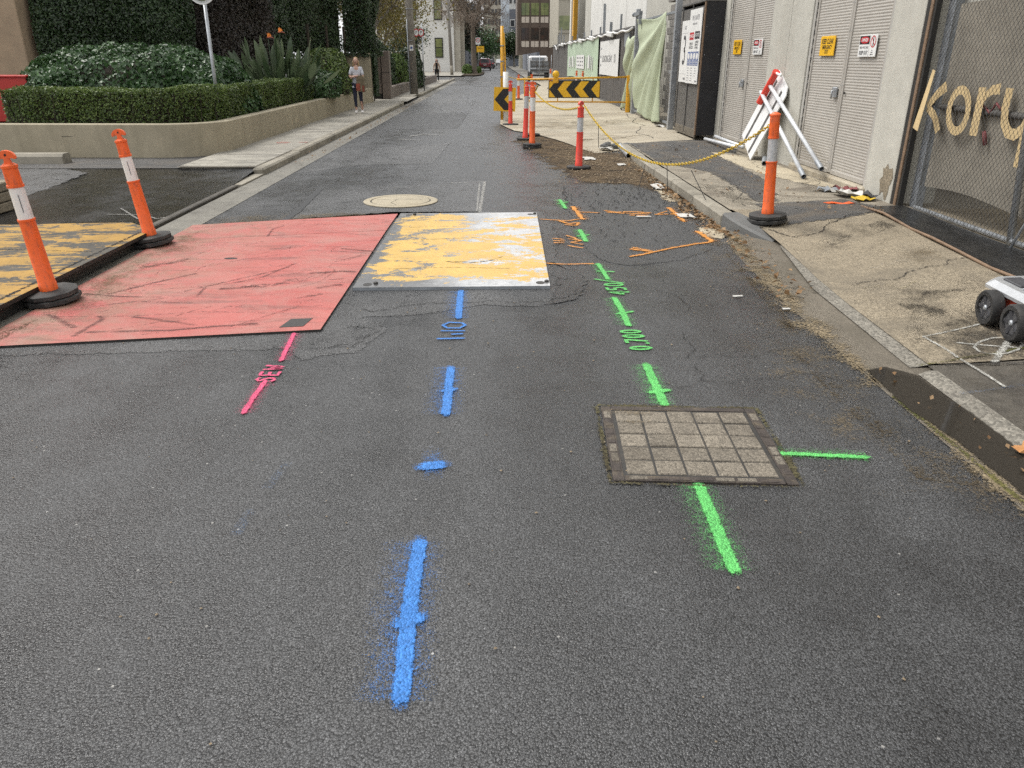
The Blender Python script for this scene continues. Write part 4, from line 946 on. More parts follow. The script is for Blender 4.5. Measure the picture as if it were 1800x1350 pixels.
m = MB(); m.box((-.01, 0, .60), (.60, .02, .62), Matrix.Rotation(.04, 3, 'Y')).build('panel', 'sign_yellow', sc_)
m = MB(); M = frame_m((0, -.011, 0), (1, 0, 0), (0, 0, 1)); m.prism([(-.29, .60), (-.05, .87), (.22, .88), (-.02, .60), (.24, .32), (-.03, .32)], 0, .004, M).build('chevron_arrow', 'sign_black', sc_)
m = MB(); m.tube([(.02, .13, 0), (.02, .13, 1.3)], .075, 12).build('wrapped_post', 'sign_white', sc_, smooth=True)
tag(sc_, 'square yellow sign with one black arrow on a wrapped post', 'sign')
yp_ = empty('height_pole', (.17, 23.2, 0))
m = MB(); m.tube([(0, 0, 0), (0, 0, 2.46)], [.055, .045], 10).build('pole', 'gate_yellow', yp_, smooth=True)
m = MB(); m.tube([(.09, 0, .2), (.08, 0, 1.7), (.05, 0, 2.3)], .022, 8).build('thin_rod', 'gate_yellow', yp_, smooth=True)
for k in range(5):
    m = MB(); m.lathe([(.06, 0), (.06, .03)], 10, Matrix.Translation((0, 0, .35 + .4 * k))).build('clip', 'galv_dull', yp_)
tag(yp_, 'tall slim yellow pole beside the small arrow sign', 'pole')
chain('rope', catenary((.80, 15.8, 1.15), (.9, 25, 1.0), .25, 14), .012, .006, 'chain_yellow', 'yellow rope from the thick orange bollard to the boom gate', .06)
chain('rope', catenary((.40, 35, .98), (1.55, 36, .95), .12, 10), .012, .008, 'chain_yellow', 'pale rope strung between the far bollards', .08)
m = MB(); m.tube([(.19, 23.1, 1.5), (.25, 22.9, .9), (.42, 22.2, .9)], .012, 5)
tag(m.build('cord', 'wire', None, smooth=True), 'black cord hanging from the tall yellow pole', 'cord')
# ------------------------------------------------------------------ right-hand side: service building
plain('door_grey', (.40, .375, .335), .5, .1, var=.06, scale=3, dirt=.2, dirtcol=(.28, .25, .21))
plain('door_frame', (.44, .425, .39), .5, .1, var=.08)
plain('timber', (.20, .13, .08), .7, var=.25, scale=12)
plain('black_ply', (.012, .012, .015), .55, var=.5, scale=4, dirt=.25, dirtcol=(.04, .04, .045))
plain('kiosk_grey', (.10, .095, .088), .6, var=.2)
plain('blockwork', (.20, .185, .165), .85, var=.2, scale=5)
def panel_text(parent, name, txt, size, y, z, mat, x=4.40, xs=1.0, bold=0.0):
    me = text_mesh(txt, size, .0008, xs=xs, bold=bold)
    me.transform(frame_m((x, y, z), (0, -1, 0), (0, 0, 1)))
    return link(name, me, mat, parent)
XW = 4.42
sb = empty('service_building', (XW, 12, 0))
W = lambda: MB()
def wpart(nm, c, d, mat, parent=None, bev=.006, smooth=False):
    m = MB(); m.box((c[0] - XW, c[1] - 12, c[2]), d, bev=bev); return m.build(nm, mat, parent or sb)
wpart('pier', (XW + .25, 12.59 + .42, 4.6), (.5, .835, 9.0), 'concrete_panel')
wpart('pier', (XW + .253, 12.59 - .415, 4.6), (.5, .825, 9.0), 'concrete_panel')
wpart('pier', (XW + .25, 9.00, 4.6), (.5, .69, 9.0), 'concrete_panel')
wpart('pier', (XW + .25, 16.22, 4.6), (.5, .55, 9.0), 'concrete_panel')
wpart('rear_wall', (XW + 3.5, 12, 4.6), (.3, 16, 9.0), 'blockwork')
for (a, b) in ((9.35, 11.755), (13.43, 15.94)):
    wpart('lintel', (XW + .26, (a + b) / 2, 6.1), (.46, b - a - .01, 6.0), 'concrete_panel')
    wpart('door_step', (XW + .18, (a + b) / 2, .15), (.44, b - a + .1, .10), 'concrete_apron', bev=.02)
def corrugated(y0, y1, z0, z1, x, pitch=.034, dep=.0032):
    m = MB(); vs = []; n = int((z1 - z0) / pitch) * 2
    for i in range(n + 1):
        z = z0 + (z1 - z0) * i / n; xx = x + (dep if i % 2 else 0)
        vs += [(xx, y0, z - pitch * .12), (xx, y1, z - pitch * .12), (xx, y0, z + pitch * .12), (xx, y1, z + pitch * .12)]
    fs = []
    for i in range(n):
        k = i * 4; fs += [(k, k + 1, k + 3, k + 2), (k + 2, k + 3, k + 5, k + 4)]
    fs.append((n * 4, n * 4 + 1, n * 4 + 3, n * 4 + 2))
    return m.add(vs, fs)
def door_pair(a, b, seam, lab):
    d = empty('double_door', (0, 0, 0))
    m = MB()
    for (c, s_) in (((XW + .09, a + .035, 1.65), (.14, .07, 2.92)), ((XW + .09, b - .035, 1.65), (.14, .07, 2.92)), ((XW + .09, (a + b) / 2, 3.08), (.14, b - a - .14, .06))): m.box(c, s_, bev=.004)
    m.build('door_frame', 'door_frame', d)
    for (y0, y1) in ((a + .075, seam - .004), (seam + .004, b - .075)):
        leaf = corrugated(y0 + .05, y1 - .05, .26, 2.98, XW + .05).build('door_leaf', 'door_grey', d)
        m = MB(); x = XW + .052
        for (c, s_) in (((x, y0 + .027, 1.62), (.03, .053, 2.80)), ((x, y1 - .027, 1.62), (.03, .053, 2.80)), ((x, (y0 + y1) / 2, .235), (.03, y1 - y0 - .107, .055)), ((x, (y0 + y1) / 2, 3.0), (.03, y1 - y0 - .107, .05))): m.box(c, s_, bev=.003)
        m.build('leaf_rim', 'door_grey', leaf)
        for k in range(9):
            for yy in (y0 + .025, y1 - .025):
                m = MB(); m.lathe([(.007, 0), (.006, .004), (0, .005)], 6, frame_m((x - .0155, yy, .35 + k * .32), (0, -1, 0), (0, 0, 1))).build('rivet', 'galvanised', leaf)
    hg = MB()
    for k in range(24): hg.box((XW + .035, b - .072, .35 + k * .115), (.014, .016, .07))
    hg.build('hinge', 'steel_dark', d)['kind'] = 'stuff'
    m = MB(); m.box((XW + .028, seam + .17, 1.22), (.03, .13, .125), bev=.006); lk = m.build('lock_plate', 'galvanised', d)
    m = MB(); m.tube([(XW + .008, seam + .12, 1.24), (XW - .03, seam + .12, 1.24), (XW - .03, seam + .12, 1.14)], .010, 8).build('handle', 'galvanised', lk, smooth=True)
    m = MB(); m.lathe([(.018, 0), (.018, .012), (.0, .014)], 10, frame_m((XW + .038, seam - .12, 1.22), (0, -1, 0), (0, 0, 1))).build('keyhole', 'steel_dark', lk)
    return tag(d, lab, 'door', 'grey double doors')
door_pair(9.35, 11.755, 10.51, 'grey ribbed steel double door nearer the chain link fence')
door_pair(13.43, 15.94, 14.63, 'grey ribbed steel double door between the white boards and the black kiosk')
tag(sb, 'pale concrete service building with tall piers and door bays', 'building')
strokes_wall = None
def sign_keep(y0, y1, z0, z1, lab):
    t = empty('notice_sign', (0, 0, 0)); x = XW + .028; w = y1 - y0
    m = MB(); m.box((x, (y0 + y1) / 2, (z0 + z1) / 2), (.012, w, z1 - z0), bev=.005).build('panel', 'sign_yellow', t)
    ym = (y0 + y1) / 2; h = z1 - z0
    panel_text(t, 'lettering', 'KEEP CLEAR', .088, ym, z0 + h * .72, 'sign_black', x - .0065, .80, .0015)
    panel_text(t, 'lettering', 'EMERGENCY', .068, ym, z0 + h * .43, 'sign_black', x - .0065, .82, .001)
    panel_text(t, 'lettering', 'EXIT', .068, ym, z0 + h * .20, 'sign_black', x - .0065, .82, .001)
    return tag(t, lab, 'sign', 'notices on the grey doors')
def sign_danger(y0, y1, z0, z1, lab):
    t = empty('notice_sign', (0, 0, 0)); x = XW + .028; w = y1 - y0; h = z1 - z0
    m = MB(); m.box((x, (y0 + y1) / 2, (z0 + z1) / 2), (.010, w, h), bev=.003).build('panel', 'sign_white', t)
    yl = y1 - w * .32; M = frame_m((x - .0052, yl, z0 + h * .76), (0, -1, 0), (0, 0, 1))
    m = MB(); m.prism([(-w * .29, -h * .19), (w * .27, -h * .19), (w * .27, h * .19), (-w * .29, h * .19)], 0, .001, M).build('danger_field', 'sign_black', t)
    m = MB(); m.prism([(w * .25 * math.cos(a), h * .16 * math.sin(a)) for a in np.linspace(0, 2 * math.pi, 20, endpoint=False)], .001, .002, M).build('danger_oval', 'sign_red', t)
    panel_text(t, 'lettering', 'DANGER', .052, yl, z0 + h * .76, 'sign_white', x - .0075, .8, .0008)
    panel_text(t, 'lettering', 'HIGH VOLTAGE', .036, yl, z0 + h * .42, 'print_dark', x - .0055, .9)
    panel_text(t, 'lettering', 'KEEP OUT', .058, yl, z0 + h * .18, 'print_dark', x - .0055, .85, .001)
    yr = y0 + w * .20; M = frame_m((x - .0052, yr, z0 + h * .68), (0, -1, 0), (0, 0, 1))
    ring = MB(); n = 22
    P0 = [(w * .15 * math.cos(a), h * .27 * math.sin(a)) for a in np.linspace(0, 2 * math.pi, n, endpoint=False)]
    P1 = [(p[0] * .76, p[1] * .82) for p in P0]
    ring.add([M @ Vector((p[0], p[1], .001)) for p in P0 + P1], [(i, (i + 1) % n, n + (i + 1) % n, n + i) for i in range(n)])
    ring.add([M @ Vector(v) for v in ((-w * .10, h * .17, .0012), (-w * .08, h * .2, .0012), (w * .10, -h * .17, .0012), (w * .08, -h * .2, .0012))], [(0, 1, 2, 3)])
    ring.build('prohibition_ring', 'sign_red', t)
    m = MB(); m.prism([(-.012, -.05), (-.005, -.01), (-.018, .01), (-.006, .03), (-.008, .05), (.008, .05), (.008, .03), (.018, .012), (.006, -.01), (.014, -.05), (.006, -.05), (0, -.015), (-.005, -.05)], .0004, .0008, M).build('walking_figure', 'sign_black', t)
    m = MB(); m.box((x - .0056, y0 + w * .385, (z0 + z1) / 2), (.001, .004, h * .92)).build('divider', 'print_grey', t)
    for k in range(3): panel_text(t, 'lettering', ['NO', 'ENTRY', 'KEEP OFF'][k], .018, yr, z0 + h * (.28 - .09 * k), 'print_dark', x - .0055)
    return tag(t, lab, 'sign', 'notices on the grey doors')
sign_keep(10.90, 11.38, 1.66, 1.905, 'yellow keep clear notice on the nearer grey door')
sign_danger(9.69, 10.16, 1.645, 1.89, 'white and red danger notice on the nearer grey door')
sign_keep(15.08, 15.56, 1.70, 1.945, 'yellow keep clear notice on the door beside the black kiosk')
sign_danger(13.88, 14.36, 1.69, 1.935, 'white and red danger notice on the door beside the black kiosk')
# long diagonal scuffs on the near door and damaged patch at the pier foot
m = MB(); rr = random.Random(2); vs = [(4.4165, 8.82 + .13 * math.cos(a) * rr.uniform(.7, 1.2), .34 + .2 * math.sin(a) * rr.uniform(.6, 1.25)) for a in np.linspace(0, 2 * math.pi, 18, endpoint=False)]
m.add([(v[0] - XW, v[1] - 12, v[2]) for v in vs], [tuple(range(18))]); m.build('spalled_patch', 'garden_spall' if 'garden_spall' in MAT else 'aggregate_tan', sb)

# black kiosk with posters
kx = empty('site_kiosk', (4.225, 17.2, 0))
def kp(nm, c, d, mat, bev=.004, parent=None):
    m = MB(); m.box((c[0] - 4.225, c[1] - 17.2, c[2]), d, bev=bev); return m.build(nm, mat, parent or kx)
kp('side_panel', (4.225, 16.25, 1.42), (.37, .03, 2.46), 'black_ply')
kp('side_panel', (4.225, 18.17, 1.42), (.37, .03, 2.46), 'black_ply')
kp('back_panel', (4.40, 17.21, 1.42), (.02, 1.88, 2.46), 'black_ply')
kp('roof_panel', (4.215, 17.21, 2.66), (.42, 1.98, .04), 'kiosk_grey')
kp('front_door', (4.05, 17.70, 1.40), (.025, .88, 2.36), 'kiosk_grey')
kp('front_door', (4.052, 16.78, 1.40), (.025, .92, 2.36), 'kiosk_grey')
for (yy, w) in ((16.26, .05), (17.235, .03), (18.16, .05)): kp('door_stile', (4.03, yy, 1.42), (.03, w, 2.45), 'timber' if yy < 16.3 else 'kiosk_grey')
kp('plinth', (4.04, 17.2, .22), (.03, 1.84, .16), 'concrete_gutter')
for k in range(4):
    for yy in (16.232,):
        for xx in (4.08, 4.36):
            m = MB(); m.lathe([(.008, 0), (.006, .004), (0, .005)], 6, frame_m((xx - 4.225, yy - 17.2, .7 + .5 * k), (1, 0, 0), (0, 0, 1))).build('screw', 'galvanised', kx)
tag(kx, 'tall black plywood kiosk with white posters on its front', 'kiosk')
def poster(y0, y1, z0, z1, lab):
    t = empty('poster', (0, 0, 0)); m = MB(); m.box((3.995, (y0 + y1) / 2, (z0 + z1) / 2), (.012, y1 - y0, z1 - z0)).build('sheet', 'sign_white', t)
    return tag(t, lab, 'poster')
p2_ = poster(16.30, 17.30, 1.16, 2.54, 'white notice poster with safety panels on the kiosk, nearer one')
px = 3.9882
panel_text(p2_, 'lettering', 'YARRA QUARTER' if False else 'YIN QUARTER', .13, 16.80, 2.38, 'print_grey', px, .75)
panel_text(p2_, 'lettering', 'CONSTRUCTION', .05, 16.85, 2.27, 'print_grey', px)
def prect(t, nm, y0, y1, z0, z1, mat, d=.001):
    m = MB(); m.box((px - d / 2 + .0005, (y0 + y1) / 2, (z0 + z1) / 2), (d, y1 - y0, z1 - z0)); return m.build(nm, mat, t)
prect(p2_, 'danger_field', 16.86, 17.22, 1.98, 2.12, 'sign_red'); prect(p2_, 'notice_field', 16.38, 16.78, 1.99, 2.13, 'print_dark')
panel_text(p2_, 'lettering', 'DANGER', .085, 17.04, 2.05, 'sign_white', px - .0012); panel_text(p2_, 'lettering', 'NOTICE', .085, 16.58, 2.06, 'sign_white', px - .0012)
panel_text(p2_, 'lettering', 'KEEP OUT\nNO ACCESS', .075, 17.04, 1.87, 'print_dark', px, .8); panel_text(p2_, 'lettering', 'ALL VISITORS\nREPORT TO\nSITE OFFICE', .06, 16.58, 1.88, 'print_dark', px, .8)
for k in range(4):
    y1 = 17.26 - k * .235
    pan = prect(p2_, 'safety_panel', y1 - .20, y1, 1.50, 1.76, 'sign_blue')
    m = MB(); M = frame_m((px - .0012, y1 - .10, 1.675), (0, -1, 0), (0, 0, 1)); m.prism([(.075 * math.cos(a), .065 * math.sin(a)) for a in np.linspace(0, 2 * math.pi, 14, endpoint=False)], 0, .0006, M).build('pictogram', 'sign_white', pan)
    for q in range(3):
        m = MB(); m.box((px - .0012, y1 - .10, 1.585 - q * .03), (.0008, .15, .010)).build('text_line', 'sign_white', pan)
for r_ in range(6):
    for k in range(3 if r_ < 4 else 2):
        m = MB(); m.box((px, 17.15 - k * .3, 1.45 - r_ * .047), (.0008, .17 - .03 * ((r_ + k) % 3), .012)).build('text_line', 'print_grey', p2_)
m = MB(); m.box((px, 16.42, 1.21), (.0008, .16, .03)).build('text_line', 'print_grey', p2_)
p1_ = poster(17.305, 17.97, 1.17, 2.36, 'white poster with a large figure 3 on the kiosk')
panel_text(p1_, 'lettering', 'GATE', .10, 17.62, 2.22, 'print_grey', px, .8)
panel_text(p1_, 'figure', '3', .82, 17.62, 1.76, 'print_dark', px, .80)
m = MB(); m.box((px, 17.64, 2.12), (.0008, .6, .004)).box((px, 17.64, 1.33), (.0008, .6, .004)); m.build('rule_line', 'print_grey', p1_)
m = MB(); m.box((px, 17.45, 1.24), (.0008, .18, .04)).build('text_line', 'print_grey', p1_)

# ------------------------------------------------------------------ site gate with green shade cloth
plain('shade_cloth', (.42, .47, .33), .85, var=.08, scale=2, bump=.2, bscale=300)
plain('board_dark', (.085, .078, .072), .8, var=.25, scale=3, dirt=.4, dirtcol=(.16, .14, .12))
sg = empty('site_gate', (4.1, 21.7, 0))
def gp(nm, mb, mat, smooth=False, parent=None): return mb.build(nm, mat, parent or sg, smooth=smooth)
o_ = Vector((4.1, 21.7, 0)); off = lambda *p: tuple(Vector(p) - o_)
m = MB(); m.box(off(4.06, 18.80, 1.55), (.13, .14, 3.0), bev=.006); gp('post', m, 'galvanised')
m = MB(); m.box(off(4.12, 24.45, 1.50), (.12, .13, 2.9), bev=.006); gp('post', m, 'galvanised')
m = MB(); m.box(off(4.14, 21.6, 2.62), (.05, 5.5, .05)).box(off(4.14, 21.6, .20), (.05, 5.5, .05)).box(off(4.14, 19.05, 1.4), (.05, .05, 2.4)).box(off(4.14, 24.2, 1.4), (.05, .05, 2.4)); gp('frame', m, 'galv_dull')
m = MB()
for k in range(26): m.tube([off(4.15, 19.2 + k * .19, .2), off(4.15, 19.2 + k * .19, 2.6)], .004, 4)
gp('wire_infill', m, 'galv_dull')['kind'] = 'stuff'
m = MB(); m.box(off(4.02, 23.9, 2.8), (.1, .9, .1)).box(off(4.02, 23.5, 2.66), (.08, .1, .3)).tube([off(4.0, 24.3, 2.8), off(4.0, 24.5, 2.8)], .06, 10); gp('roller_arm', m, 'galv_dull')
m = MB(); m.box(off(4.05, 19.0, 1.35), (.1, .22, .07)).box(off(4.03, 18.98, 1.15), (.03, .03, .2)); gp('latch', m, 'galvanised')
tag(sg, 'galvanised site gate between two square posts', 'gate')
def cloth(name, y0, y1, z0, z1, x, lab, seed, sag=.2, nu=60, nv=60):
    vs = []; fs = []; rr = random.Random(seed); ph = [rr.uniform(0, 6) for _ in range(5)]
    for j in range(nv + 1):
        v = j / nv
        for i in range(nu + 1):
            u = i / nu; yy = y0 + (y1 - y0) * u
            top = z1 - sag * (4 * u * (1 - u)) * (.6 + .4 * math.sin(3 * u + ph[0]))
            bot = z0 + .08 * math.sin(5 * u + ph[1])
            zz = bot + (top - bot) * v
            th = math.atan2(1.02 - v, u * 1.3 + .06); rd = math.hypot(1.02 - v, u * 1.3)
            f = .075 * math.sin(th * 13 + ph[2] + .8 * math.sin(3 * u)) * min(1, rd * 1.6) + .03 * math.sin(th * 29 + ph[3]) * min(1, rd) + .02 * math.sin(11 * u + ph[4]) * (1 - v) + .010 * mnoise.noise((u * 7, v * 7, seed))
            vs.append((x - .06 - f, yy + .03 * math.sin(7 * v), zz))
    for j in range(nv):
        for i in range(nu):
            k = j * (nu + 1) + i; fs.append((k, k + 1, k + nu + 2, k + nu + 1))
    m = MB(); m.add(vs, fs); o = m.build(name, 'shade_cloth', None, smooth=True)
    so = o.modifiers.new('thick', 'SOLIDIFY'); so.thickness = .004
    return tag(o, lab, 'shade cloth', 'shade cloths on the site gate')
cloth('shade_cloth', 19.95, 23.95, .20, 2.66, 4.09, 'pale green shade cloth hanging in folds on the site gate', 3, .12)
cloth('shade_cloth', 24.62, 26.4, .10, 2.3, 4.18, 'narrow strip of green shade cloth left of the gate post', 5, .3, 24, 40)

# wall behind the gate, white concrete core, columns
sw = empty('block_wall', (5.3, 21, 0))
for r_ in range(15):
    for k in range(14):
        m = MB(); m.box((0, -4.2 + k * .62 + (.31 if r_ % 2 else 0), .1 + .1 + r_ * .2), (.2, .61, .19), bev=.006).build('block', 'blockwork', sw)
m = MB(); m.box((.02, .2, 5.8), (.2, 9, 5.2)).build('upper_wall', 'blockwork', sw)
tag(sw, 'grey blockwork wall behind the site gate', 'wall')
cw = empty('concrete_core', (5.6, 38, 0))
for (a, b, mt) in ((49.9, 53.0, 'concrete_panel'), (44.7, 49.85, 'concrete_white'), (36.35, 44.65, 'concrete_white'), (31.5, 36.3, 'concrete_white'), (25.6, 31.45, 'concrete_panel')):
    m = MB(); m.box((.3, (a + b) / 2 - 38, 9), (.6, b - a - .03, 18), bev=.02).build('wall_panel', mt, cw)
tag(cw, 'tall pale concrete wall rising behind the hoarding', 'building')
sc2 = empty('framed_building', (5.6, 58, 0))
m = MB(); m.tube([(.3, -2.9, 0), (.3, -2.9, 18)], .55, 16).build('column', 'concrete_panel', sc2, smooth=True)
m = MB(); m.box((.3, 4.9, 9), (.3, .9, 18)).build('column', 'gate_yellow', sc2)
m = MB(); m.box((1.6, 1.2, 9), (.2, 7, 18)).build('dark_gap', 'black_ply', sc2)  # black sheet standing in for the shaded gap between the columns
m = MB(); m.box((.3, 6.0, 9), (.5, .9, 18)).build('column', 'concrete_white', sc2)
tag(sc2, 'building frame with a yellow column and a round grey column', 'building')

# hoarding
hd = empty('hoarding', (4.25, 25.9, 0))
m = MB(); y = 0.0; rr = random.Random(8)
while y < 36:
    m.box((rr.uniform(-.004, .004) + .02, y + .14, 1.28), (.04, .27, 2.44)); y += .28
b_ = m.build('boards', 'board_dark', hd); b_['kind'] = 'stuff'
m = MB(); m.box((-.01, 18, 2.53), (.09, 36, .06)).box((.0, 18, .10), (.06, 36, .12)); m.build('rail', 'kiosk_grey', hd)
for k, (y_, h, l) in enumerate(((3.5, .5, .0), (6, .35, .02), (8.0, 1.1, .12), (9.2, .30, .0), (12.5, .28, 0), (15.5, .28, 0), (19, .3, 0), (22, .28, 0), (28, .5, 0), (30, 1.0, 0), (31.5, .7, 0), (33, .6, 0))):
    m = MB(); m.bar((.12, y_, 2.2), (.12, y_ + l, 2.56 + h), .10, .06).build('stud', 'galv_dull', hd)
m = MB(); m.box((-.02, 1.0, 2.2), (.05, 1.0, .4)); m.build('vent_panel', 'galv_dull', hd)
tag(hd, 'dark vertical board hoarding along the building site', 'hoarding')
m = MB(); m.tube([(4.16, 25.6 + i * .6, 2.50 - .07 * abs(math.sin(i * .9)) - (.25 if i in (52, 53) else 0)) for i in range(58)], .035, 6)
cabl = empty('site_cable', (0, 0, 0)); m.build('cable', 'sign_white', cabl, smooth=True)
for yy in (30.4, 36.2, 41, 46.5, 52):
    m = MB(); m.box((4.13, yy, 2.45), (.10, 1.3, .16), Matrix.Rotation(.05, 3, 'X'), bev=.02).build('foam_wrap', 'sign_white', cabl)
tag(cabl, 'white cable with foam wraps along the hoarding top', 'cable')
gb = empty('banner', (0, 0, 0))
def wavy(y0, y1, z0, z1, x, mat, parent, name, n=30, amp=.012):
    m = MB(); vs = []
    for i in range(n + 1):
        yy = y0 + (y1 - y0) * i / n
        vs += [(x - amp * math.sin(i * .9) - amp, yy, z0 + .03 * math.sin(i * .35)), (x - amp * math.sin(i * .9 + .5) - amp, yy, z1 + .03 * math.sin(i * .3 + 1))]
    m.add(vs, [(i * 2, i * 2 + 2, i * 2 + 3, i * 2 + 1) for i in range(n)]); o = m.build(name, mat, parent, smooth=True)
    return o
plain('banner_green', (.42, .52, .38), .5, var=.12, scale=.8)
wavy(34.1, 48.6, .72, 2.42, 4.205, 'banner_green', gb, 'sheet')
m = MB(); m.box((4.165, 41.2, 1.50), (.006, 3.9, .62)).build('notice', 'sign_white', gb)
for k, (yy, w) in enumerate(((36.0, .25), (36.7, .25), (37.4, .6), (38.3, .25), (44.2, .3), (45.2, .7), (46.2, .3), (47.2, .6))):
    m = MB(); m.box((4.166, yy, 1.45 + .03 * (k % 3)), (.004, w, .55)).build('faded_letter', 'sign_white', gb)
for r__ in range(3):
    for k in range(4):
        m = MB(); m.box((4.159, 42.5 - k * .85, 1.68 - r__ * .17), (.002, .5 - .12 * ((k + r__) % 3), .06)).build('text_line', 'print_dark', gb)
tag(gb, 'long pale green banner on the hoarding', 'banner')
wb = empty('banner', (0, 0, 0))
m = MB(); m.box((4.20, 31.0, 1.66), (.01, 5.1, 1.20)).build('sheet', 'sign_white', wb)
panel_text(wb, 'lettering', 'LOADING BAY', .34, 31.4, 1.62, 'print_dark', 4.193, 1.25); panel_text(wb, 'lettering', '01', .42, 29.3, 1.62, 'print_dark', 4.193, 1.2)
for k in range(3):
    m = MB(); m.box((4.193, 33.2, 2.0 - .3 * k), (.002, .25, .08)).build('text_line', 'print_grey', wb)
tag(wb, 'white banner with dark lettering on the hoarding', 'banner')

# ------------------------------------------------------------------ chain link fence with the painted banner
fence = empty('chain_link_fence', (4.5, 8.4, 0)); fo = Vector((4.5, 8.4, 0)); fo_ = lambda *p: tuple(Vector(p) - fo)
def fbox(nm, c, d, mat, bev=.004):
    m = MB(); m.box(fo_(*c), d, bev=bev); return m.build(nm, mat, fence)
fbox('end_post', (4.455, 8.62, 2.1), (.06, .075, 4.0), 'steel_edge'); fbox('timber_strip', (4.445, 8.555, 2.1), (.05, .05, 4.0), 'timber')
fbox('end_post', (4.46, 8.505, 2.1), (.06, .04, 4.0), 'steel_edge'); fbox('end_post', (4.60, 8.42, 2.1), (.09, .12, 4.0), 'galv_dull')
m = MB(); m.tube([fo_(4.53, 8.3, .14), fo_(4.53, 2.0, .14)], .025, 10).build('bottom_rail', 'galvanised', fence, smooth=True)
m = MB(); m.tube([fo_(4.58, 8.3, 1.17), fo_(4.58, 2.0, 1.13)], .028, 10).build('middle_rail', 'kiosk_grey', fence, smooth=True)
for yy in (6.62, 4.0):
    m = MB(); m.tube([fo_(4.53, yy, .05), fo_(4.53, yy + .55, 3.6)], .03, 10).build('post', 'galvanised', fence, smooth=True)
m = MB(); m.tube([fo_(4.42, 6.45, .11), fo_(4.55, 6.3, .8)], .012, 8).build('stay', 'galvanised', fence, smooth=True)
m = MB(); d = .058; H = 3.3
n = int((8.36 - 2.0 + H) / d)
for k in range(n):
    for sg_ in (1, -1):
        # zigzag wire drawn as a straight diagonal, alternating depth
        y0 = 8.36 - k * d if sg_ == 1 else 8.36 - k * d + H * .8
        a = Vector((4.475 + .004 * sg_, y0, .14)); b = Vector((4.475 + .004 * sg_, y0 + H * .8, .14 + H)) if sg_ == 1 else Vector((4.475 - .004, y0 - H * .8, .14 + H))
        if sg_ == -1: a = Vector((4.475 - .004, y0, .14))
        # clip to 2.0..8.36
        def clip(a, b):
            t0, t1 = 0.0, 1.0
            dy = b.y - a.y
            for lim, s_ in ((2.0, 1), (8.36, -1)):
                va = (a.y - lim) * s_; vb = (b.y - lim) * s_
                if va < 0 and vb < 0: return None
                if va < 0: t0 = max(t0, va / (va - vb))
                elif vb < 0: t1 = min(t1, va / (va - vb))
            return (a.lerp(b, t0), a.lerp(b, t1)) if t1 > t0 else None
        c = clip(a, b)
        if c: m.tube([c[0] - fo, c[1] - fo], .0018, 3, cap=False)
o_m = m.build('wire_mesh', 'wire', fence); o_m['kind'] = 'stuff'
tag(fence, 'chain link fence panel with steel end posts', 'fence')
plain('scrim', (.255, .232, .19), .85, var=.22, scale=1.2, bump=.2, bscale=250, dirt=.5, dirtcol=(.17, .155, .125))
plain('letter_paint', (.62, .47, .25), .7, var=.12, scale=5)
kb = empty('fence_banner', (0, 0, 0)); m = MB(); vs = []; fs = []
NU, NV = 60, 16
def scx(u, v): return 4.60 + .008 * math.sin(u * 16 + v * 2) + .010 * math.sin(u * 7 - v * 1.4)
for j in range(NV + 1):
    for i in range(NU + 1):
        u, v = i / NU, j / NV
        vs.append((scx(u, v), 8.33 - u * 6.27, .36 + .03 * math.sin(u * 15) * (1 - v) + v * 1.72 + .05 * math.sin(u * 9 + 1) * v))
for j in range(NV):
    for i in range(NU): k = j * (NU + 1) + i; fs.append((k, k + NU + 1, k + NU + 2, k + 1))
m.add(vs, fs).build('scrim', 'scrim', kb, smooth=True)
m = MB(); m.add([(4.66, 8.36, 2.12), (4.66, 2, 2.2), (4.66, 2, 4.0), (4.66, 8.36, 4.0)], [(0, 1, 2, 3)]).build('upper_scrim', 'concrete_panel', kb)
def letter(pts, w0, w1=None, x=4.530):
    m = MB(); P = [Vector((p[0], p[1])) for p in pts]; w1 = w1 or w0; vs = []; n = len(P)
    closed = (P[0] - P[-1]).length < 1e-4
    for i, p in enumerate(P):
        d = (P[min(i + 1, n - 1)] - P[max(i - 1, 0)])
        if closed and i in (0, n - 1): d = P[1] - P[-2]
        d.normalize(); nn = Vector((-d.y, d.x)); w = (w0 + (w1 - w0) * i / (n - 1)) * .56
        xo = x + .004 * math.sin(p.x * 9)
        vs += [(xo, p.x + nn.x * w, p.y + nn.y * w), (xo, p.x - nn.x * w, p.y - nn.y * w)]
    m.add(vs, [(i * 2, i * 2 + 1, i * 2 + 3, i * 2 + 2) for i in range(n - 1)]); return m
letter([(8.37, .94), (8.30, 1.21), (8.22, 1.52)], .10, .05, 4.400).build('letter_stroke', 'letter_paint', kb)
letter([(8.17, 1.37), (8.30, 1.30), (8.48, 1.16)], .10, .07, 4.533).build('letter_stroke', 'letter_paint', kb)
letter([(8.47, 1.155), (8.32, 1.09), (8.24, 1.03), (8.17, .935)], .07, .09, 4.536).build('letter_stroke', 'letter_paint', kb)
letter([(7.875 + .165 * math.cos(a) + .02 * math.sin(a), 1.155 + .19 * math.sin(a)) for a in np.linspace(0, 2 * math.pi, 21)], .075).build('letter_stroke', 'letter_paint', kb)
letter([(7.535, .95), (7.545, 1.38)], .115, .10).build('letter_stroke', 'letter_paint', kb)
letter([(7.53, 1.20), (7.48, 1.31), (7.40, 1.36), (7.29, 1.375)], .05, .085, 4.534).build('letter_stroke', 'letter_paint', kb)
letter([(7.15, 1.385), (7.155, 1.22), (7.12, 1.10), (7.03, 1.02), (6.93, 1.01), (6.84, 1.06), (6.80, 1.14)], .095, .085).build('letter_stroke', 'letter_paint', kb)
letter([(6.81, 1.385), (6.80, 1.06), (6.795, .75)], .095, .085, 4.534).build('letter_stroke', 'letter_paint', kb)
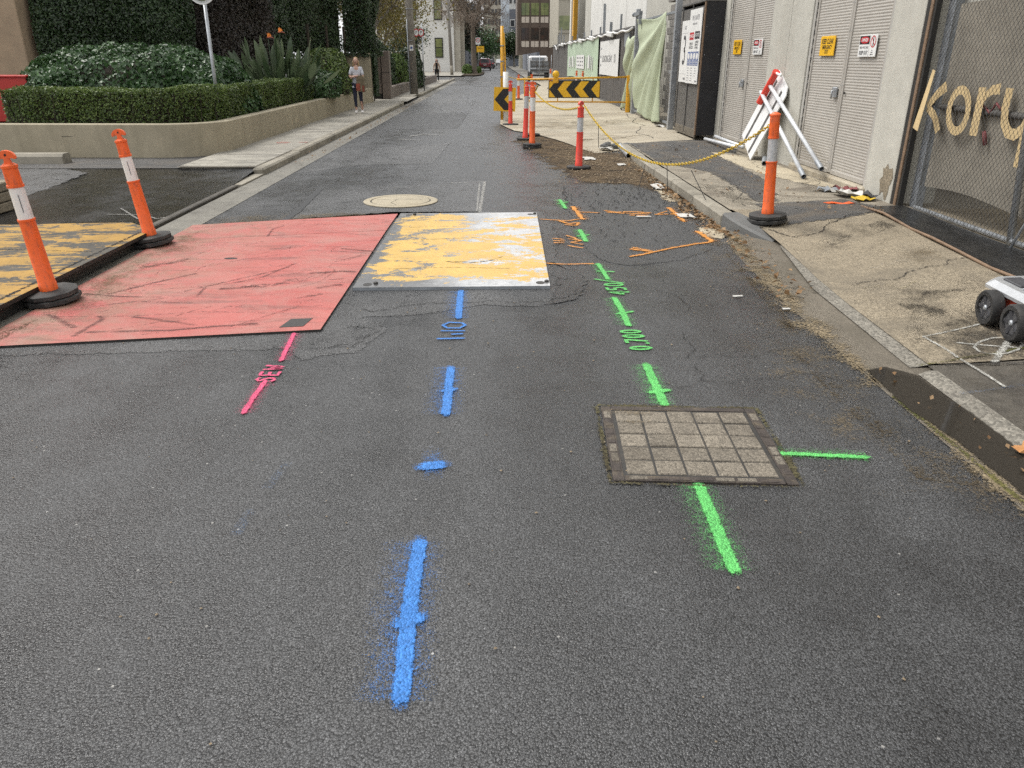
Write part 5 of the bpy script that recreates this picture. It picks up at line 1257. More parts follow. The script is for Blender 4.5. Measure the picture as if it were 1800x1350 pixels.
tag(kb, 'dark scrim behind the fence with big tan hand-painted letters kory', 'banner')
m = MB(); m.tube([(4.57, 7.55, 1.22), (4.56, 7.4, 1.16), (4.57, 7.35, 1.25), (4.56, 7.25, 1.2)], .012, 5).tube([(4.56, 7.42, 1.0), (4.57, 7.38, .88)], .02, 5)
plain('rag_red', (.20, .06, .06), .9)
tag(m.build('rag', 'rag_red', None, smooth=True), 'dark red rag knotted on the fence rail', 'rag')
inn = structure(sheet('yard_floor', [(2, 4.62, 9), (8.4, 4.62, 9)], .10, 'concrete_slab', 3))
yw = MB(); yw.box((7.6, 5.2, 2.5), (.2, 7, 5)); tag(yw.build('yard_wall', 'concrete_panel', None), 'grey wall at the back of the yard behind the fence', 'wall')

# black rubber mat along the fence
s = S('mat_black'); n = s.noise(3, 5, .65); f = s.noise(30, 4, .7, vec=s.map(scale=(1, .25, 1)))
s.set(col=s.mix(s.rng(f, .56, .72), (.016, .016, .016), (.06, .058, .055)), rough=s.rng(n, .3, .7, .18, .5), spec=.5); s.bump(s.noise(4, 3, .5), .12, .02)
mt = empty('rubber_mat', (0, 0, 0)); L_ = [(8.45, 4.02), (7.9, 4.00), (7.3, 3.985), (6.8, 3.93), (6.3, 3.895), (5.8, 3.86), (5.3, 3.82), (4.5, 3.76), (3.5, 3.7)]
vs = []; fs = []
for (yy, xl) in L_:
    for i in range(9):
        x = xl + (4.47 - xl) * i / 8
        vs.append((x, yy, zr(x, yy) + .016 + .012 * math.sin(yy * 5) * (1 - i / 8) + .02 * (1 if i == 0 else 0)))
for j in range(len(L_) - 1):
    for i in range(8): k = j * 9 + i; fs.append((k, k + 9, k + 10, k + 1))
m = MB(); m.add(vs, fs).build('sheet', 'mat_black', mt, smooth=True)
m = MB(); m.tube([(xl - .005, yy, zr(xl, yy) + .022 + .014 * math.sin(yy * 5)) for yy, xl in L_], .014, 6).build('rolled_edge', 'timber', mt, smooth=True)
tag(mt, 'glossy black rubber mat laid along the fence foot', 'mat')

# ------------------------------------------------------------------ white sign board with legs leaning on the pier
ls = empty('sign_board', (0, 0, 0))
A, B = Vector((4.08, 12.66, .125)), Vector((4.09, 13.45, .30)); C = Vector((4.385, 12.18, 1.19)); D = B + (C - A)
ax = (C - A).normalized(); bx = (B - A).normalized(); nz = ax.cross(bx).normalized(); bx = nz.cross(ax)
La, Lb = (C - A).length, (B - A).length
M = Matrix((ax, bx, nz)).transposed().to_4x4(); M.translation = A
if nz.x > 0: nz_s = -1
else: nz_s = 1
cut = [(0, 0), (La - .1, 0), (La, .1), (La, Lb - .1), (La - .1, Lb), (0, Lb)]
m = MB(); m.prism(cut, -.008, .008, M).build('panel', 'white_board', ls)
for t_ in (.25, .72):
    m = MB(); m.prism([(.02, Lb * t_ - .03), (La - .12, Lb * t_ - .03), (La - .12, Lb * t_ + .03), (.02, Lb * t_ + .03)], .009 * nz_s, .016 * nz_s, M).build('stiffener', 'kiosk_grey', ls)
for (a, b) in (((4.22, 12.98, 1.14), (4.14, 10.52, .16)), ((4.27, 12.78, 1.26), (4.30, 10.36, .28))):
    a, b = Vector(a), Vector(b)
    m = MB(); m.tube([a, a.lerp(b, .93)], .030, 12).build('leg', 'white_tube', ls, smooth=True)
    m = MB(); m.pipe(a.lerp(b, .93), b, .036, .030, 14); lf = m.build('leg_sleeve', 'galv_dull', ls, autos=40)
for (a, b) in (((4.06, 13.38, .25), (4.12, 15.75, .17)), ((4.2, 13.5, .24), (4.25, 15.5, .24))):
    m = MB(); m.tube([a, b], .030, 12).build('leg', 'white_tube', ls, smooth=True)
tag(ls, 'white folding sign board with tube legs leaning on the concrete pier', 'sign board')
ob = empty('bollard', (0, 0, 0)); a, b = Vector((4.22, 12.98, .98)), Vector((4.30, 12.62, 1.42))
m = MB(); m.tube([a, b], [.055, .05], 16).build('post', 'red_plastic', ob, autos=40)
m = MB(); m.tube([b, b + (b - a).normalized() * .03], [.06, .06], 16).build('collar', 'red_plastic', ob, autos=40)
m = MB(); m.tube([b + Vector((0, -.03, .0)), b + Vector((.02, -.2, -.03))], .02, 8).build('strap', 'sign_white', ob)
tag(ob, 'short red bollard top wedged behind the leaning white board', 'bollard', 'T-top bollards')
m = MB(); m.pipe((4.25, 12.5, .17), (4.05, 11.9, .165), .04, .033, 14)
tag(m.build('pipe_offcut', 'galv_dull', None, autos=40), 'short grey pipe offcut on the ground under the leaning board', 'pipe')
m = MB(); m.pipe((2.40, 15.5, .07), (2.33, 13.95, .05), .052, .045, 16)
tag(m.build('steel_pipe', 'galvanised', None, autos=40), 'galvanised pipe lying in the gutter at the far kerb end', 'pipe')

# ------------------------------------------------------------------ survey cart (ground radar) at the right edge
plain('cart_silver', (.50, .51, .52), .35, .5, var=.1); plain('cart_dark', (.05, .05, .055), .5); plain('cart_red', (.36, .045, .02), .45); plain('tyre', (.028, .027, .026), .8, var=.4, scale=20, bump=.4, bscale=60, dirt=.5, dirtcol=(.09, .08, .07)); plain('wheel_grey', (.10, .10, .105), .45, .2)
z0 = .07
ct = empty('survey_cart', (3.15, 4.41, z0))
def wheel(px_, py_, r, w):
    M = Matrix.Translation((px_, py_, r)) @ Matrix.Rotation(-math.pi / 2, 4, 'Y')
    m = MB(); m.lathe([(r * .70, -w / 2), (r * .93, -w / 2), (r, -w / 2 + .012), (r, w / 2 - .012), (r * .93, w / 2), (r * .70, w / 2), (r * .68, w / 2 - .02), (r * .68, -w / 2 + .02), (r * .70, -w / 2)], 28, M)
    m.f = [f for f in m.f if len(f) == 4]
    wo = m.build('tyre', 'tyre', wp := empty('wheel', (0, 0, 0)), autos=40); wp.parent = ct
    m = MB(); m.lathe([(r * .69, w / 2 - .012), (r * .60, w / 2 - .012), (r * .56, w * .05), (r * .2, 0), (0, 0)], 24, M); m.f = m.f[:-1] if False else m.f
    m.build('rim', 'wheel_grey', wp, autos=35)
    for k in range(5):
        a = 2 * math.pi * k / 5 + .3
        m = MB(); m.bar(M @ Vector((r * .12 * math.cos(a), r * .12 * math.sin(a), w * .28)), M @ Vector((r * .63 * math.cos(a), r * .63 * math.sin(a), w * .38)), .014, .02).build('spoke', 'cart_dark', wp)
    m = MB(); m.lathe([(r * .16, -w * .1), (r * .16, w * .42), (r * .10, w * .5), (0, w * .5)], 14, M).build('hub', 'galvanised', wp, autos=35)
r = .112
for (wx, wy) in ((-.055, .155), (-.06, -.15), (.50, .155), (.50, -.15)): wheel(wx, wy, r, .075)
m = MB(); m.box((.225, .0, .13), (.42, .62, .13), bev=.02).build('lower_body', 'cart_red', ct)
deck = [(-.01, -.30), (.03, -.36), (.42, -.36), (.46, -.30), (.46, .34), (.40, .42), (.06, .42), (-.01, .34)]
m = MB(); n = len(deck); ce = Vector((.225, .03))
ins = [(ce.x + (p[0] - ce.x) * .86, ce.y + (p[1] - ce.y) * .88) for p in deck]
m.add([(p[0], p[1], .195) for p in deck] + [(p[0], p[1], .215) for p in deck] + [(p[0], p[1], .25) for p in ins], [tuple(range(n))[::-1]] + [(i, (i + 1) % n, n + (i + 1) % n, n + i) for i in range(n)] + [(n + i, n + (i + 1) % n, 2 * n + (i + 1) % n, 2 * n + i) for i in range(n)] + [tuple(range(2 * n, 3 * n))])
dk = m.build('deck', 'cart_silver', ct)
for (x0, x1, y0, y1, mt_) in ((.07, .18, .1, .3, 'cart_dark'), (.06, .16, -.08, .06, 'galv_dull'), (.22, .4, .05, .34, 'cart_dark'), (.06, .2, -.28, -.13, 'cart_dark'), (.24, .40, -.28, .0, 'galv_dull')):
    m = MB(); m.box(((x0 + x1) / 2, (y0 + y1) / 2, .256), (x1 - x0, y1 - y0, .014), bev=.005).build('cover_panel', mt_, dk)
m = MB(); m.box((.30, .2, .31), (.2, .22, .10), bev=.02).build('battery_box', 'galv_dull', ct)
m = MB(); m.tube([(.08, -.05, .25), (.08, -.05, .29), (.12, -.03, .30)], .012, 8).build('latch_knob', 'galvanised', ct, smooth=True)
m = MB(); m.tube([(.08, -.3, .22), (.09, -.75, .85), (.36, -.75, .85), (.38, -.3, .22)], .014, 8).build('push_handle', 'cart_dark', ct, smooth=True)
ct.rotation_euler = (0, math.radians(-2.5), math.radians(-4))
tag(ct, 'wheeled survey cart with silver deck and black wheels at the right edge', 'cart')
# ------------------------------------------------------------------ foliage
def leaf_mat(name, cols, rough=.45, spec=.5, trans=.25):
    s = S(name); r_ = s.attr('rnd')
    k = len(cols); c = s.ramp(r_, [(i / (k - 1), c) for i, c in enumerate(cols)])
    n = s.noise(1.3, 3, .6)
    c = s.mix(1.0, c, s.ramp(n, [(.3, .75), (.7, 1.25)]), 'MULTIPLY')
    s.set(col=c, rough=rough, spec=spec)
    tr = s.N.new('ShaderNodeBsdfTranslucent'); s.put(tr.inputs[0], c)
    mx = s.N.new('ShaderNodeMixShader'); mx.inputs[0].default_value = trans
    s.L.new(s.b.outputs[0], mx.inputs[1]); s.L.new(tr.outputs[0], mx.inputs[2]); s.L.new(mx.outputs[0], s.out.inputs[0])
    return s
leaf_mat('leaf_box', [(.032, .060, .012), (.068, .112, .024), (.125, .18, .042), (.20, .25, .075)])
leaf_mat('leaf_mound', [(.018, .045, .014), (.035, .080, .026), (.06, .12, .04), (.10, .17, .07)], .35)
leaf_mat('leaf_purple', [(.018, .016, .012), (.035, .028, .022), (.055, .042, .034), (.06, .065, .035)], .4)
leaf_mat('leaf_ivy', [(.012, .026, .010), (.025, .048, .018), (.045, .080, .03), (.085, .13, .055)], .35)
leaf_mat('leaf_strap', [(.045, .075, .035), (.085, .12, .06), (.14, .18, .10)], .4)
leaf_mat('leaf_autumn', [(.10, .10, .02), (.16, .14, .035), (.21, .16, .05), (.12, .13, .03)], .5, trans=.4)
leaf_mat('leaf_bright', [(.04, .08, .015), (.09, .15, .03), (.15, .21, .05)], .45)
leaf_mat('leaf_dark', [(.012, .018, .010), (.025, .033, .018), (.04, .05, .026)], .5)
leaf_mat('leaf_brown', [(.11, .07, .045), (.17, .12, .08), (.22, .16, .11)], .7)
leaf_mat('leaf_litter', [(.11, .06, .03), (.20, .12, .06), (.30, .20, .11), (.16, .11, .07)], .8, .2, .1)
plain('bark_grey', (.25, .23, .20), .9, var=.3, scale=5, bump=.6, bscale=25)
plain('bark_brown', (.13, .105, .08), .9, var=.3, scale=5, bump=.6, bscale=20)
plain('twig', (.21, .165, .13), .9, var=.2)
plain('stem_dark', (.05, .04, .028), .9, var=.3)

def leaves(name, P, Nn, size, mat, parent=None, aspect=.55, spread=.6, seed=1, droop=0.0):
    """P points, Nn outward normals; one folded diamond leaf per point"""
    r_ = np.random.default_rng(seed); n = len(P)
    Nn = Nn + r_.normal(0, spread, (n, 3)); Nn /= np.linalg.norm(Nn, axis=1)[:, None] + 1e-9
    t = r_.normal(0, 1, (n, 3)); t[:, 2] -= droop; t -= Nn * np.sum(t * Nn, 1)[:, None]; t /= np.linalg.norm(t, axis=1)[:, None] + 1e-9
    b = np.cross(Nn, t); L = size * r_.uniform(.6, 1.3, n)[:, None]; W = L * aspect * .5
    v0 = P - t * L * .5; v2 = P + t * L * .5; v1 = P + b * W + Nn * W * .35 - t * L * .08; v3 = P - b * W + Nn * W * .35 - t * L * .08
    V = np.stack([v0, v1, v2, v3], 1).reshape(-1, 3)
    F = np.arange(n * 4).reshape(n, 4)
    tri = np.concatenate([F[:, [0, 1, 2]], F[:, [0, 2, 3]]], 1).reshape(-1, 3)
    me = bpy.data.meshes.new(name)
    me.vertices.add(len(V)); me.vertices.foreach_set('co', V.astype(np.float32).ravel())
    me.loops.add(tri.size); me.loops.foreach_set('vertex_index', tri.astype(np.int32).ravel())
    me.polygons.add(len(tri)); me.polygons.foreach_set('loop_start', np.arange(0, tri.size, 3, dtype=np.int32))
    try: me.polygons.foreach_set('loop_total', np.full(len(tri), 3, dtype=np.int32))
    except Exception: pass
    me.update(calc_edges=True)
    at = me.attributes.new('rnd', 'FLOAT', 'POINT'); rv = np.clip(np.repeat(r_.beta(2, 2.2, n), 4), 0, 1); at.data.foreach_set('value', rv.astype(np.float32))
    return link(name, me, mat, parent)

def lumpy(P, amp, freq, seed):
    out = np.empty(len(P))
    for i, p in enumerate(P): out[i] = mnoise.noise((p[0] * freq + seed, p[1] * freq, p[2] * freq))
    return out * amp

def wall_pts(path, z0, z1, n, depth, seed, top=True, lump=.15, freq=1.2, halfd=.4):
    """points on the street-side face and top of a hedge that follows a polyline; normal to the right of travel"""
    r_ = np.random.default_rng(seed); path = [np.array(p, float) for p in path]
    seg = [np.linalg.norm(b - a) for a, b in zip(path[:-1], path[1:])]; T = sum(seg)
    s_ = r_.uniform(0, T, n); idx = np.searchsorted(np.cumsum(seg), s_); idx = np.minimum(idx, len(seg) - 1)
    st = np.concatenate([[0], np.cumsum(seg)[:-1]])
    P = np.empty((n, 3)); N = np.empty((n, 3))
    ft = halfd * 2 / (halfd * 2 + (z1 - z0)) if top else 0
    u = r_.uniform(0, 1, n)
    for i in range(n):
        a, b = path[idx[i]], path[idx[i] + 1]; f = (s_[i] - st[idx[i]]) / seg[idx[i]]; d = (b - a) / seg[idx[i]]; nn = np.array([d[1], -d[0]])
        c = a + (b - a) * f
        if u[i] < ft:
            q = r_.uniform(0, 2 * halfd); P[i] = (c[0] - nn[0] * q, c[1] - nn[1] * q, z1); N[i] = (0, 0, 1)
        else:
            P[i] = (c[0], c[1], r_.uniform(z0, z1)); N[i] = (nn[0], nn[1], .25)
    l = lumpy(P, lump, freq, seed)
    P += N * (l - r_.exponential(depth, n))[:, None]
    return P, N

# ------------------------------------------------------------------ planter wall
XP, YP = -4.76, 13.62
pw = empty('planter_wall', (XP, YP, 0))
rad = .95; arc = [(XP - rad + rad * math.sin(a), YP + rad - rad * math.cos(a)) for a in np.linspace(0, math.pi / 2, 10)]
outer = [(-16, YP + .35)] + [(-9.0, YP + .12)] + [(p[0], p[1]) for p in arc] + [(XP, 18), (XP - .0, 24), (XP, 31.3)]
def offs_in(P, d):
    Q = []
    for i, p in enumerate(P):
        a = Vector(P[max(i - 1, 0)]); b = Vector(P[min(i + 1, len(P) - 1)]); t = (b - a).normalized(); Q.append((p[0] - t.y * d, p[1] + t.x * d))
    return Q
inner = offs_in(outer, .20)
m = MB(); n = len(outer); zt = .615; zb = .02
vs = [(x - XP, y - YP, zb) for x, y in outer] + [(x - XP, y - YP, zt - .012) for x, y in outer]
ch = offs_in(outer, .012); vs += [(x - XP, y - YP, zt) for x, y in ch] + [(x - XP, y - YP, zt) for x, y in inner] + [(x - XP, y - YP, .35) for x, y in inner]
fs = []
for k in range(4):
    for i in range(n - 1): fs.append((k * n + i, k * n + i + 1, (k + 1) * n + i + 1, (k + 1) * n + i))
fs += [(n - 1, 5 * n - 1, 4 * n - 1, 3 * n - 1, 2 * n - 1)]
m.add(vs, fs).build('wall', 'render_wall', pw, autos=35)
m = MB(); m.lathe([(.028, 0), (.028, .004), (0, .004)], 10, frame_m((-6.75 - XP, YP + .058 - YP, .16), (1, 0, 0), (0, 0, 1))).build('weep_hole', 'sign_black', pw)
for (a, b, z) in ((-7.35, -7.15, .42), (-5.95, -5.85, .40)):
    m = MB(); m.box(((a + b) / 2 - XP, .055, z), (b - a, .006, .006)).build('scuff', 'steel_dark', pw)
tag(pw, 'low beige rendered planter wall with a rounded corner', 'wall')
bed = MB(); q = inner + [(XP - 8, 34), (-16, 30)]
bed.add([(x, y, .5) for x, y in q], [tuple(range(len(q)))]); structure(bed.build('planter_bed', 'garden_soil', None))

# low box hedge on the planter
path = [(-9.6, YP + .50)] + [(p[0] - .30, p[1] + .28) for p in arc[::3]] + [(XP - .34, 18), (XP - .34, 24), (XP - .34, 30.8)]
hx = empty('box_hedge', (-5.2, 14.2, .5)); ho = np.array([-5.2, 14.2, .5])
path = [(-8.5, YP + .50), (-7.5, YP + .46)] + [(p[0] - .26, p[1] + .36) for p in arc[::3]] + [(XP - .30, 18), (XP - .30, 24), (XP - .30, 30.9)]
Pq, Nq = wall_pts(path, .55, 1.16, 90000, .05, 11, True, .07, 2.2, .33)
keep = rng.uniform(0, 1, len(Pq)) < np.clip(1.35 - (Pq[:, 2] < .68) * .7, 0, 1)
far = (Pq[:, 1] > 20); keep &= ~(far & (rng.uniform(0, 1, len(Pq)) < .35))
leaves('foliage', Pq[keep] - ho, Nq[keep], .042, 'leaf_box', hx, .62, .8, 3)
m = MB()
for a, b in zip(path[:-1], path[1:]):
    d = (Vector(b) - Vector(a)).normalized(); nn = Vector((d.y, -d.x)); c = (Vector(a) + Vector(b)) / 2 - nn * .36
    m.box((c.x - ho[0], c.y - ho[1], .84 - .5), ((Vector(b) - Vector(a)).length + .1, .42, .46), Matrix.Rotation(math.atan2(d.y, d.x), 3, 'Z'))
m.build('inner_branches', 'stem_dark', hx)
m = MB(); rr = random.Random(3)
for k in range(150):
    i = rr.randrange(len(path) - 1); t_ = rr.random(); a, b = Vector(path[i]), Vector(path[i + 1]); c = a.lerp(b, t_); d = (b - a).normalized(); nn = Vector((d.y, -d.x)); c = c - nn * rr.uniform(.0, .25)
    m.tube([(c.x - ho[0], c.y - ho[1], 0), (c.x - ho[0] + rr.uniform(-.08, .08), c.y - ho[1] + rr.uniform(-.05, .05), .62)], [.008, .003], 4, False)
m.build('stems', 'stem_dark', hx)['kind'] = 'stuff'
tag(hx, 'low clipped box hedge running round the planter corner', 'hedge')

# rounded dark green shrub mass
def mound(name, c, rx, ry, z0, z1, n, size, mat, label, seed, cat='shrub', lump=.18, freq=1.1, asp=.6, droop=.5):
    t = empty(name, (c[0], c[1], z0)); r_ = np.random.default_rng(seed)
    d = r_.normal(0, 1, (n, 3)); d[:, 2] = np.abs(d[:, 2]); d /= np.linalg.norm(d, axis=1)[:, None]
    # squarish dome
    e = np.sign(d) * np.abs(d) ** .75
    Pm = e * np.array([rx, ry, z1 - z0]); Nm = d / np.array([rx, ry, z1 - z0]); Nm /= np.linalg.norm(Nm, axis=1)[:, None]
    l = lumpy(Pm, lump, freq * 1.6, seed)
    Pm += Nm * (l - r_.exponential(.06, n))[:, None]
    leaves('foliage', Pm, Nm, size, mat, t, asp, .55, seed + 1, droop)
    m = MB(); a = np.linspace(0, 1, 8)
    m.lathe([(max(.001, math.cos(q * math.pi / 2) ** .75), math.sin(q * math.pi / 2) ** .75) for q in a], 20, Matrix.Diagonal((rx * .84, ry * .84, (z1 - z0) * .84, 1)))
    m.build('inner_branches', 'stem_dark', t, smooth=True)
    return tag(t, label, cat)
mound('shrub', (-7.35, 17.0), 2.35, 1.6, .55, 1.86, 26000, .095, 'leaf_mound', 'broad rounded dark green shrub behind the box hedge', 21, lump=.16, freq=1.6)
mound('shrub', (-5.30, 26.2), .75, .9, .6, 1.95, 5000, .09, 'leaf_box', 'light green rounded shrub beside the spiky orange-flowered plant', 23)
mound('shrub', (-5.1, 23.8), .55, 1.0, .6, 1.35, 3500, .09, 'leaf_mound', 'low dark shrub under the spiky orange-flowered plant', 24)

# tall hedges
def tall_hedge(path, z0, z1, n, size, mat, label, seed, lump=.3, freq=.9, depth=.10, ends=None):
    o = np.array([path[0][0], path[0][1], 0.0]); t = empty('tall_hedge', tuple(o))
    P_, N_ = wall_pts(path, z0, z1, n, depth, seed, False, lump, freq)
    leaves('foliage', P_ - o, N_, size, mat, t, .55, .6, seed, .6)
    m = MB()
    for a, b in zip(path[:-1], path[1:]):
        d = (Vector(b) - Vector(a)).normalized(); nn = Vector((d.y, -d.x)); c = (Vector(a) + Vector(b)) / 2 - nn * .62
        m.box((c.x - o[0], c.y - o[1], (z0 + z1) / 2 + .1), ((Vector(b) - Vector(a)).length + .05, .8, z1 - z0 - .1), Matrix.Rotation(math.atan2(d.y, d.x), 3, 'Z'))
    m.build('inner_branches', 'stem_dark', t)
    m = MB()
    for k in range(6):
        f = (k + .5) / 6; p = Vector(path[0]).lerp(Vector(path[-1]), f); m.tube([(p.x - o[0], p.y - o[1] + .5, .4), (p.x - o[0], p.y - o[1] + .5, z0 + 1)], .05, 6)
    m.build('stems', 'stem_dark', t)['kind'] = 'stuff'
    return tag(t, label, 'hedge', 'tall hedges behind the planter')
tall_hedge([(-11.0, 20.3), (-9.6, 20.6), (-8.4, 21.4), (-7.9, 22.4)], .9, 4.4, 42000, .075, 'leaf_ivy', 'tall dark green hedge beside the beige building', 31)
tall_hedge([(-8.3, 23.0), (-7.2, 23.6), (-6.6, 25.4)], .9, 4.8, 34000, .07, 'leaf_purple', 'tall purplish brown hedge in the middle of the planter', 32)
tall_hedge([(-7.0, 26.5), (-6.4, 29.3), (-5.6, 31.1), (-4.85, 31.15), (-4.62, 31.4), (-4.62, 33.6)], 1.72, 5.6, 46000, .085, 'leaf_ivy', 'tall ivy clad hedge above the beige wall by the pedestrian', 33)
# ivy falling down the wall side
r_ = np.random.default_rng(5); n = 3500
Pv = np.stack([np.full(n, -4.66) + r_.uniform(-.06, .06, n), r_.uniform(31.6, 32.3, n), r_.uniform(.3, 1.9, n)], 1)
iv = empty('ivy', (-4.7, 31.9, .1)); leaves('foliage', Pv - np.array([-4.7, 31.9, .1]), np.tile([1., -.6, .2], (n, 1)), .09, 'leaf_ivy', iv, .6, .6, 9)
m = MB(); m.tube([(-.05, 0, 0), (-.05, .05, 1.8)], .03, 6).build('stem', 'stem_dark', iv)
tag(iv, 'ivy trailing down the end of the beige wall', 'plant')

# beige end wall behind the pedestrian
ew = empty('garden_wall', (-5.5, 31.5, 0))
m = MB(); m.box((.02, 0, .95), (1.46, .28, 1.76), bev=.015).build('wall', 'render_wall', ew)
m = MB(); m.box((.02, -.02, 1.80), (1.50, .34, .06), bev=.012).build('coping', 'render_wall', ew)
tag(ew, 'short beige garden wall under the tall ivy hedge', 'wall')

# bird of paradise plant
bp = empty('strelitzia_plant', (-5.75, 21.8, .5)); rr = random.Random(6)
mst = MB(); blades = []
def blade(base, tip, w, bend, seed):
    base, tip = Vector(base), Vector(tip); ax = tip - base; side = ax.cross(Vector((rr.uniform(-1, 1), rr.uniform(-1, 1), .1))).normalized()
    vs = []; fs = []; nseg = 7
    for i in range(nseg + 1):
        f = i / nseg; c = base.lerp(tip, f) + Vector((0, 0, -bend * f * f)); ww = w * math.sin(math.pi * min(1, .08 + .92 * f)) ** .8
        fold = side.cross(ax).normalized() * ww * .35
        vs += [c - side * ww + fold, c, c + side * ww + fold]
    for i in range(nseg): k = i * 3; fs += [(k, k + 1, k + 4, k + 3), (k + 1, k + 2, k + 5, k + 4)]
    return vs, fs
for k in range(120):
    a = rr.uniform(0, 2 * math.pi); r0 = rr.uniform(0, .5); out = rr.uniform(.05, .75); hgt = rr.uniform(.9, 1.75) * (1 - .35 * out)
    base = Vector((r0 * math.cos(a) * 1.5, r0 * math.sin(a), 0)); tipd = Vector((math.cos(a) * out * 1.35, math.sin(a) * out, hgt))
    mid = base + tipd * .62
    mst.tube([base, base + tipd * .35, mid], [.018, .012, .009], 4, False)
    vs, fs = blade(mid, base + tipd * 1.08 + Vector((rr.uniform(-.06, .06), rr.uniform(-.06, .06), 0)), rr.uniform(.05, .10), rr.uniform(.0, .12), k)
    m = MB(); m.add(vs, fs); o = m.build('leaf', 'leaf_strap', bp, smooth=True)
    at = o.data.attributes.new('rnd', 'FLOAT', 'POINT'); at.data.foreach_set('value', [rr.random()] * len(o.data.vertices))
at_o = mst.build('leaf_stalks', 'leaf_strap', bp, smooth=True); at_o['kind'] = 'stuff'
plain('petal_orange', (.75, .22, .02), .5); plain('petal_red', (.35, .10, .06), .5)
for (x, y_, z) in ((.02, -.55, 1.62), (.30, -.5, 1.74)):
    fl = MB(); fl.tube([(x - .1, y_ + .3, .2), (x, y_, z)], [.014, .010], 5).build('flower_stalk', 'leaf_strap', bp, smooth=True)
    m = MB(); m.tube([(x - .03, y_, z), (x + .08, y_ - .02, z + .01), (x + .16, y_ - .04, z - .02)], [.018, .016, .003], 6); fw = m.build('flower', 'petal_red', bp, smooth=True)
    for k in range(5):
        a = .5 + k * .32; m = MB(); vs, fs = blade((x, y_, z), (x + .11 * math.cos(a), y_ - .03 + .02 * k, z + .12 * math.sin(a)), .018, 0, k); m.add(vs, fs).build('petal', 'petal_orange', fw)
tag(bp, 'spiky strelitzia plant with orange flowers in the planter', 'plant')

# convex mirror on a pole
cm = empty('convex_mirror', (-5.12, 15.05, .5))
m = MB(); m.tube([(0, 0, 0), (.02, 0, 2.02)], .030, 12).build('pole', 'galvanised', cm, smooth=True)
M = frame_m((.03, -.10, 2.225), (1, 0, 0), (0, .12, 1))
s = S('mirror_glass'); s.set(col=(.75, .77, .78), metal=1.0, rough=.03)
m = MB(); m.lathe([(.215, -.02), (.235, -.01), (.235, .012), (.215, .018)], 32, M).build('rim', 'gate_yellow' if False else 'white_board', cm, autos=35)
m = MB(); m.lathe([(.212, .02), (.16, .045), (.09, .06), (0, .066)], 32, M).build('mirror', 'mirror_glass', cm, smooth=True)
m = MB(); m.box((.02, -.05, 2.2), (.05, .1, .12)).build('bracket', 'galv_dull', cm)
tag(cm, 'round convex traffic mirror on a slim grey pole', 'mirror')

# red wall and beige building at far left, wheel stop
plain('red_paint', (.45, .03, .022), .5, var=.1, scale=3)
plain('beige_render', (.36, .27, .18), .85, var=.15, scale=3, bump=.2)
rw = empty('red_planter_box', (-9.4, 16.0, .5))
m = MB(); m.box((-1.5, .0, .42), (4.0, .5, .82), bev=.01).build('box', 'red_paint', rw); m = MB(); m.box((-1.5, 0, .82), (4.06, .56, .04), bev=.008).build('rim', 'red_paint', rw)
tag(rw, 'bright red planter box behind the end of the hedge', 'planter box')
lb = empty('beige_building', (-12.9, 20.6, 0))
m = MB(); m.box((0, 0, 5), (3.6, 1.4, 10), bev=.02).build('wall', 'beige_render', lb)
m = MB(); m.box((.6, -.72, 5), (.02, .02, 10)).build('panel_joint', 'sign_white', lb)
m = MB(); m.box((-.2, -.74, 1.9), (.9, .06, 1.6), bev=.01); wd = m.build('window', 'door_frame', lb); plain('glass_dark', (.03, .035, .04), .08, .0); m = MB(); m.box((-.2, -.775, 1.9), (.78, .01, 1.48)).build('pane', 'glass_dark', wd)
m = MB(); m.box((-10, 4, 5), (26, 6, 10)).build('rear_block', 'beige_render', lb)
m = MB(); m.tube([(.15, -.8, 1.65), (.15, -.8, 1.1), (.3, -.8, .95), (.3, -.8, .5)], .04, 8).build('downpipe', 'beige_render', lb, smooth=True)
tag(lb, 'beige rendered building corner at the far left', 'building')
ws = MB(); prof = [(-.14, 0), (-.13, .12), (-.09, .165), (.09, .165), (.13, .12), (.14, 0)]
ws.prism(prof, -1.9, 0, frame_m((-6.95, 12.95, .062), (0, 1, 0), (0, 0, 1))); 
o = ws.build('wheel_stop', 'concrete_kerb', None, autos=30); tag(o, 'worn concrete wheel stop lying before the planter wall', 'wheel stop')
cbk = empty('block_pier', (-5.66, 8.6, .02))
for k in range(3):
    m = MB(); m.box((-.05, .25, .06 + k * .11), (.34, .5, .10), bev=.01).build('block', 'concrete_patch' if False else 'aggregate_tan', cbk)
tag(cbk, 'small stacked tan block pier at the left edge behind the ramp', 'pier')

# ------------------------------------------------------------------ street furniture along the left footpath
plain('cabinet_brown', (.155, .125, .105), .6, var=.1)
cab = empty('utility_cabinet', (-4.75, 34.2, .1))
m = MB(); m.box((-.17, .0, 1.02), (.40, .5, 1.62), bev=.01).build('body', 'cabinet_brown', cab); m = MB(); m.box((.22, -.01, .92), (.32, .5, 1.82), bev=.01).build('body', 'cabinet_brown', cab)
m = MB(); m.box((.0, -.26, .62), (.015, .01, .75)).build('slot', 'sign_black', cab); m = MB(); m.box((.22, -.262, 1.02), (.32, .006, .02)).build('seam', 'steel_dark', cab)
m = MB(); m.box((-.17, .05, .10), (.36, .4, .2)).build('plinth', 'sign_black', cab)
tag(cab, 'tall brown utility cabinet beside the footpath', 'cabinet')
lw = empty('low_wall', (-4.45, 37, .1)); m = MB(); m.box((-.1, 1.4, .2), (.25, 7.6, .5), bev=.015).build('wall', 'cabinet_brown', lw)
m = MB(); m.box((-.1, 15.5, .2), (.25, 18, .5), bev=.015).build('wall', 'cabinet_brown', lw); tag(lw, 'low brown wall edging the shrubs past the cabinet', 'wall')
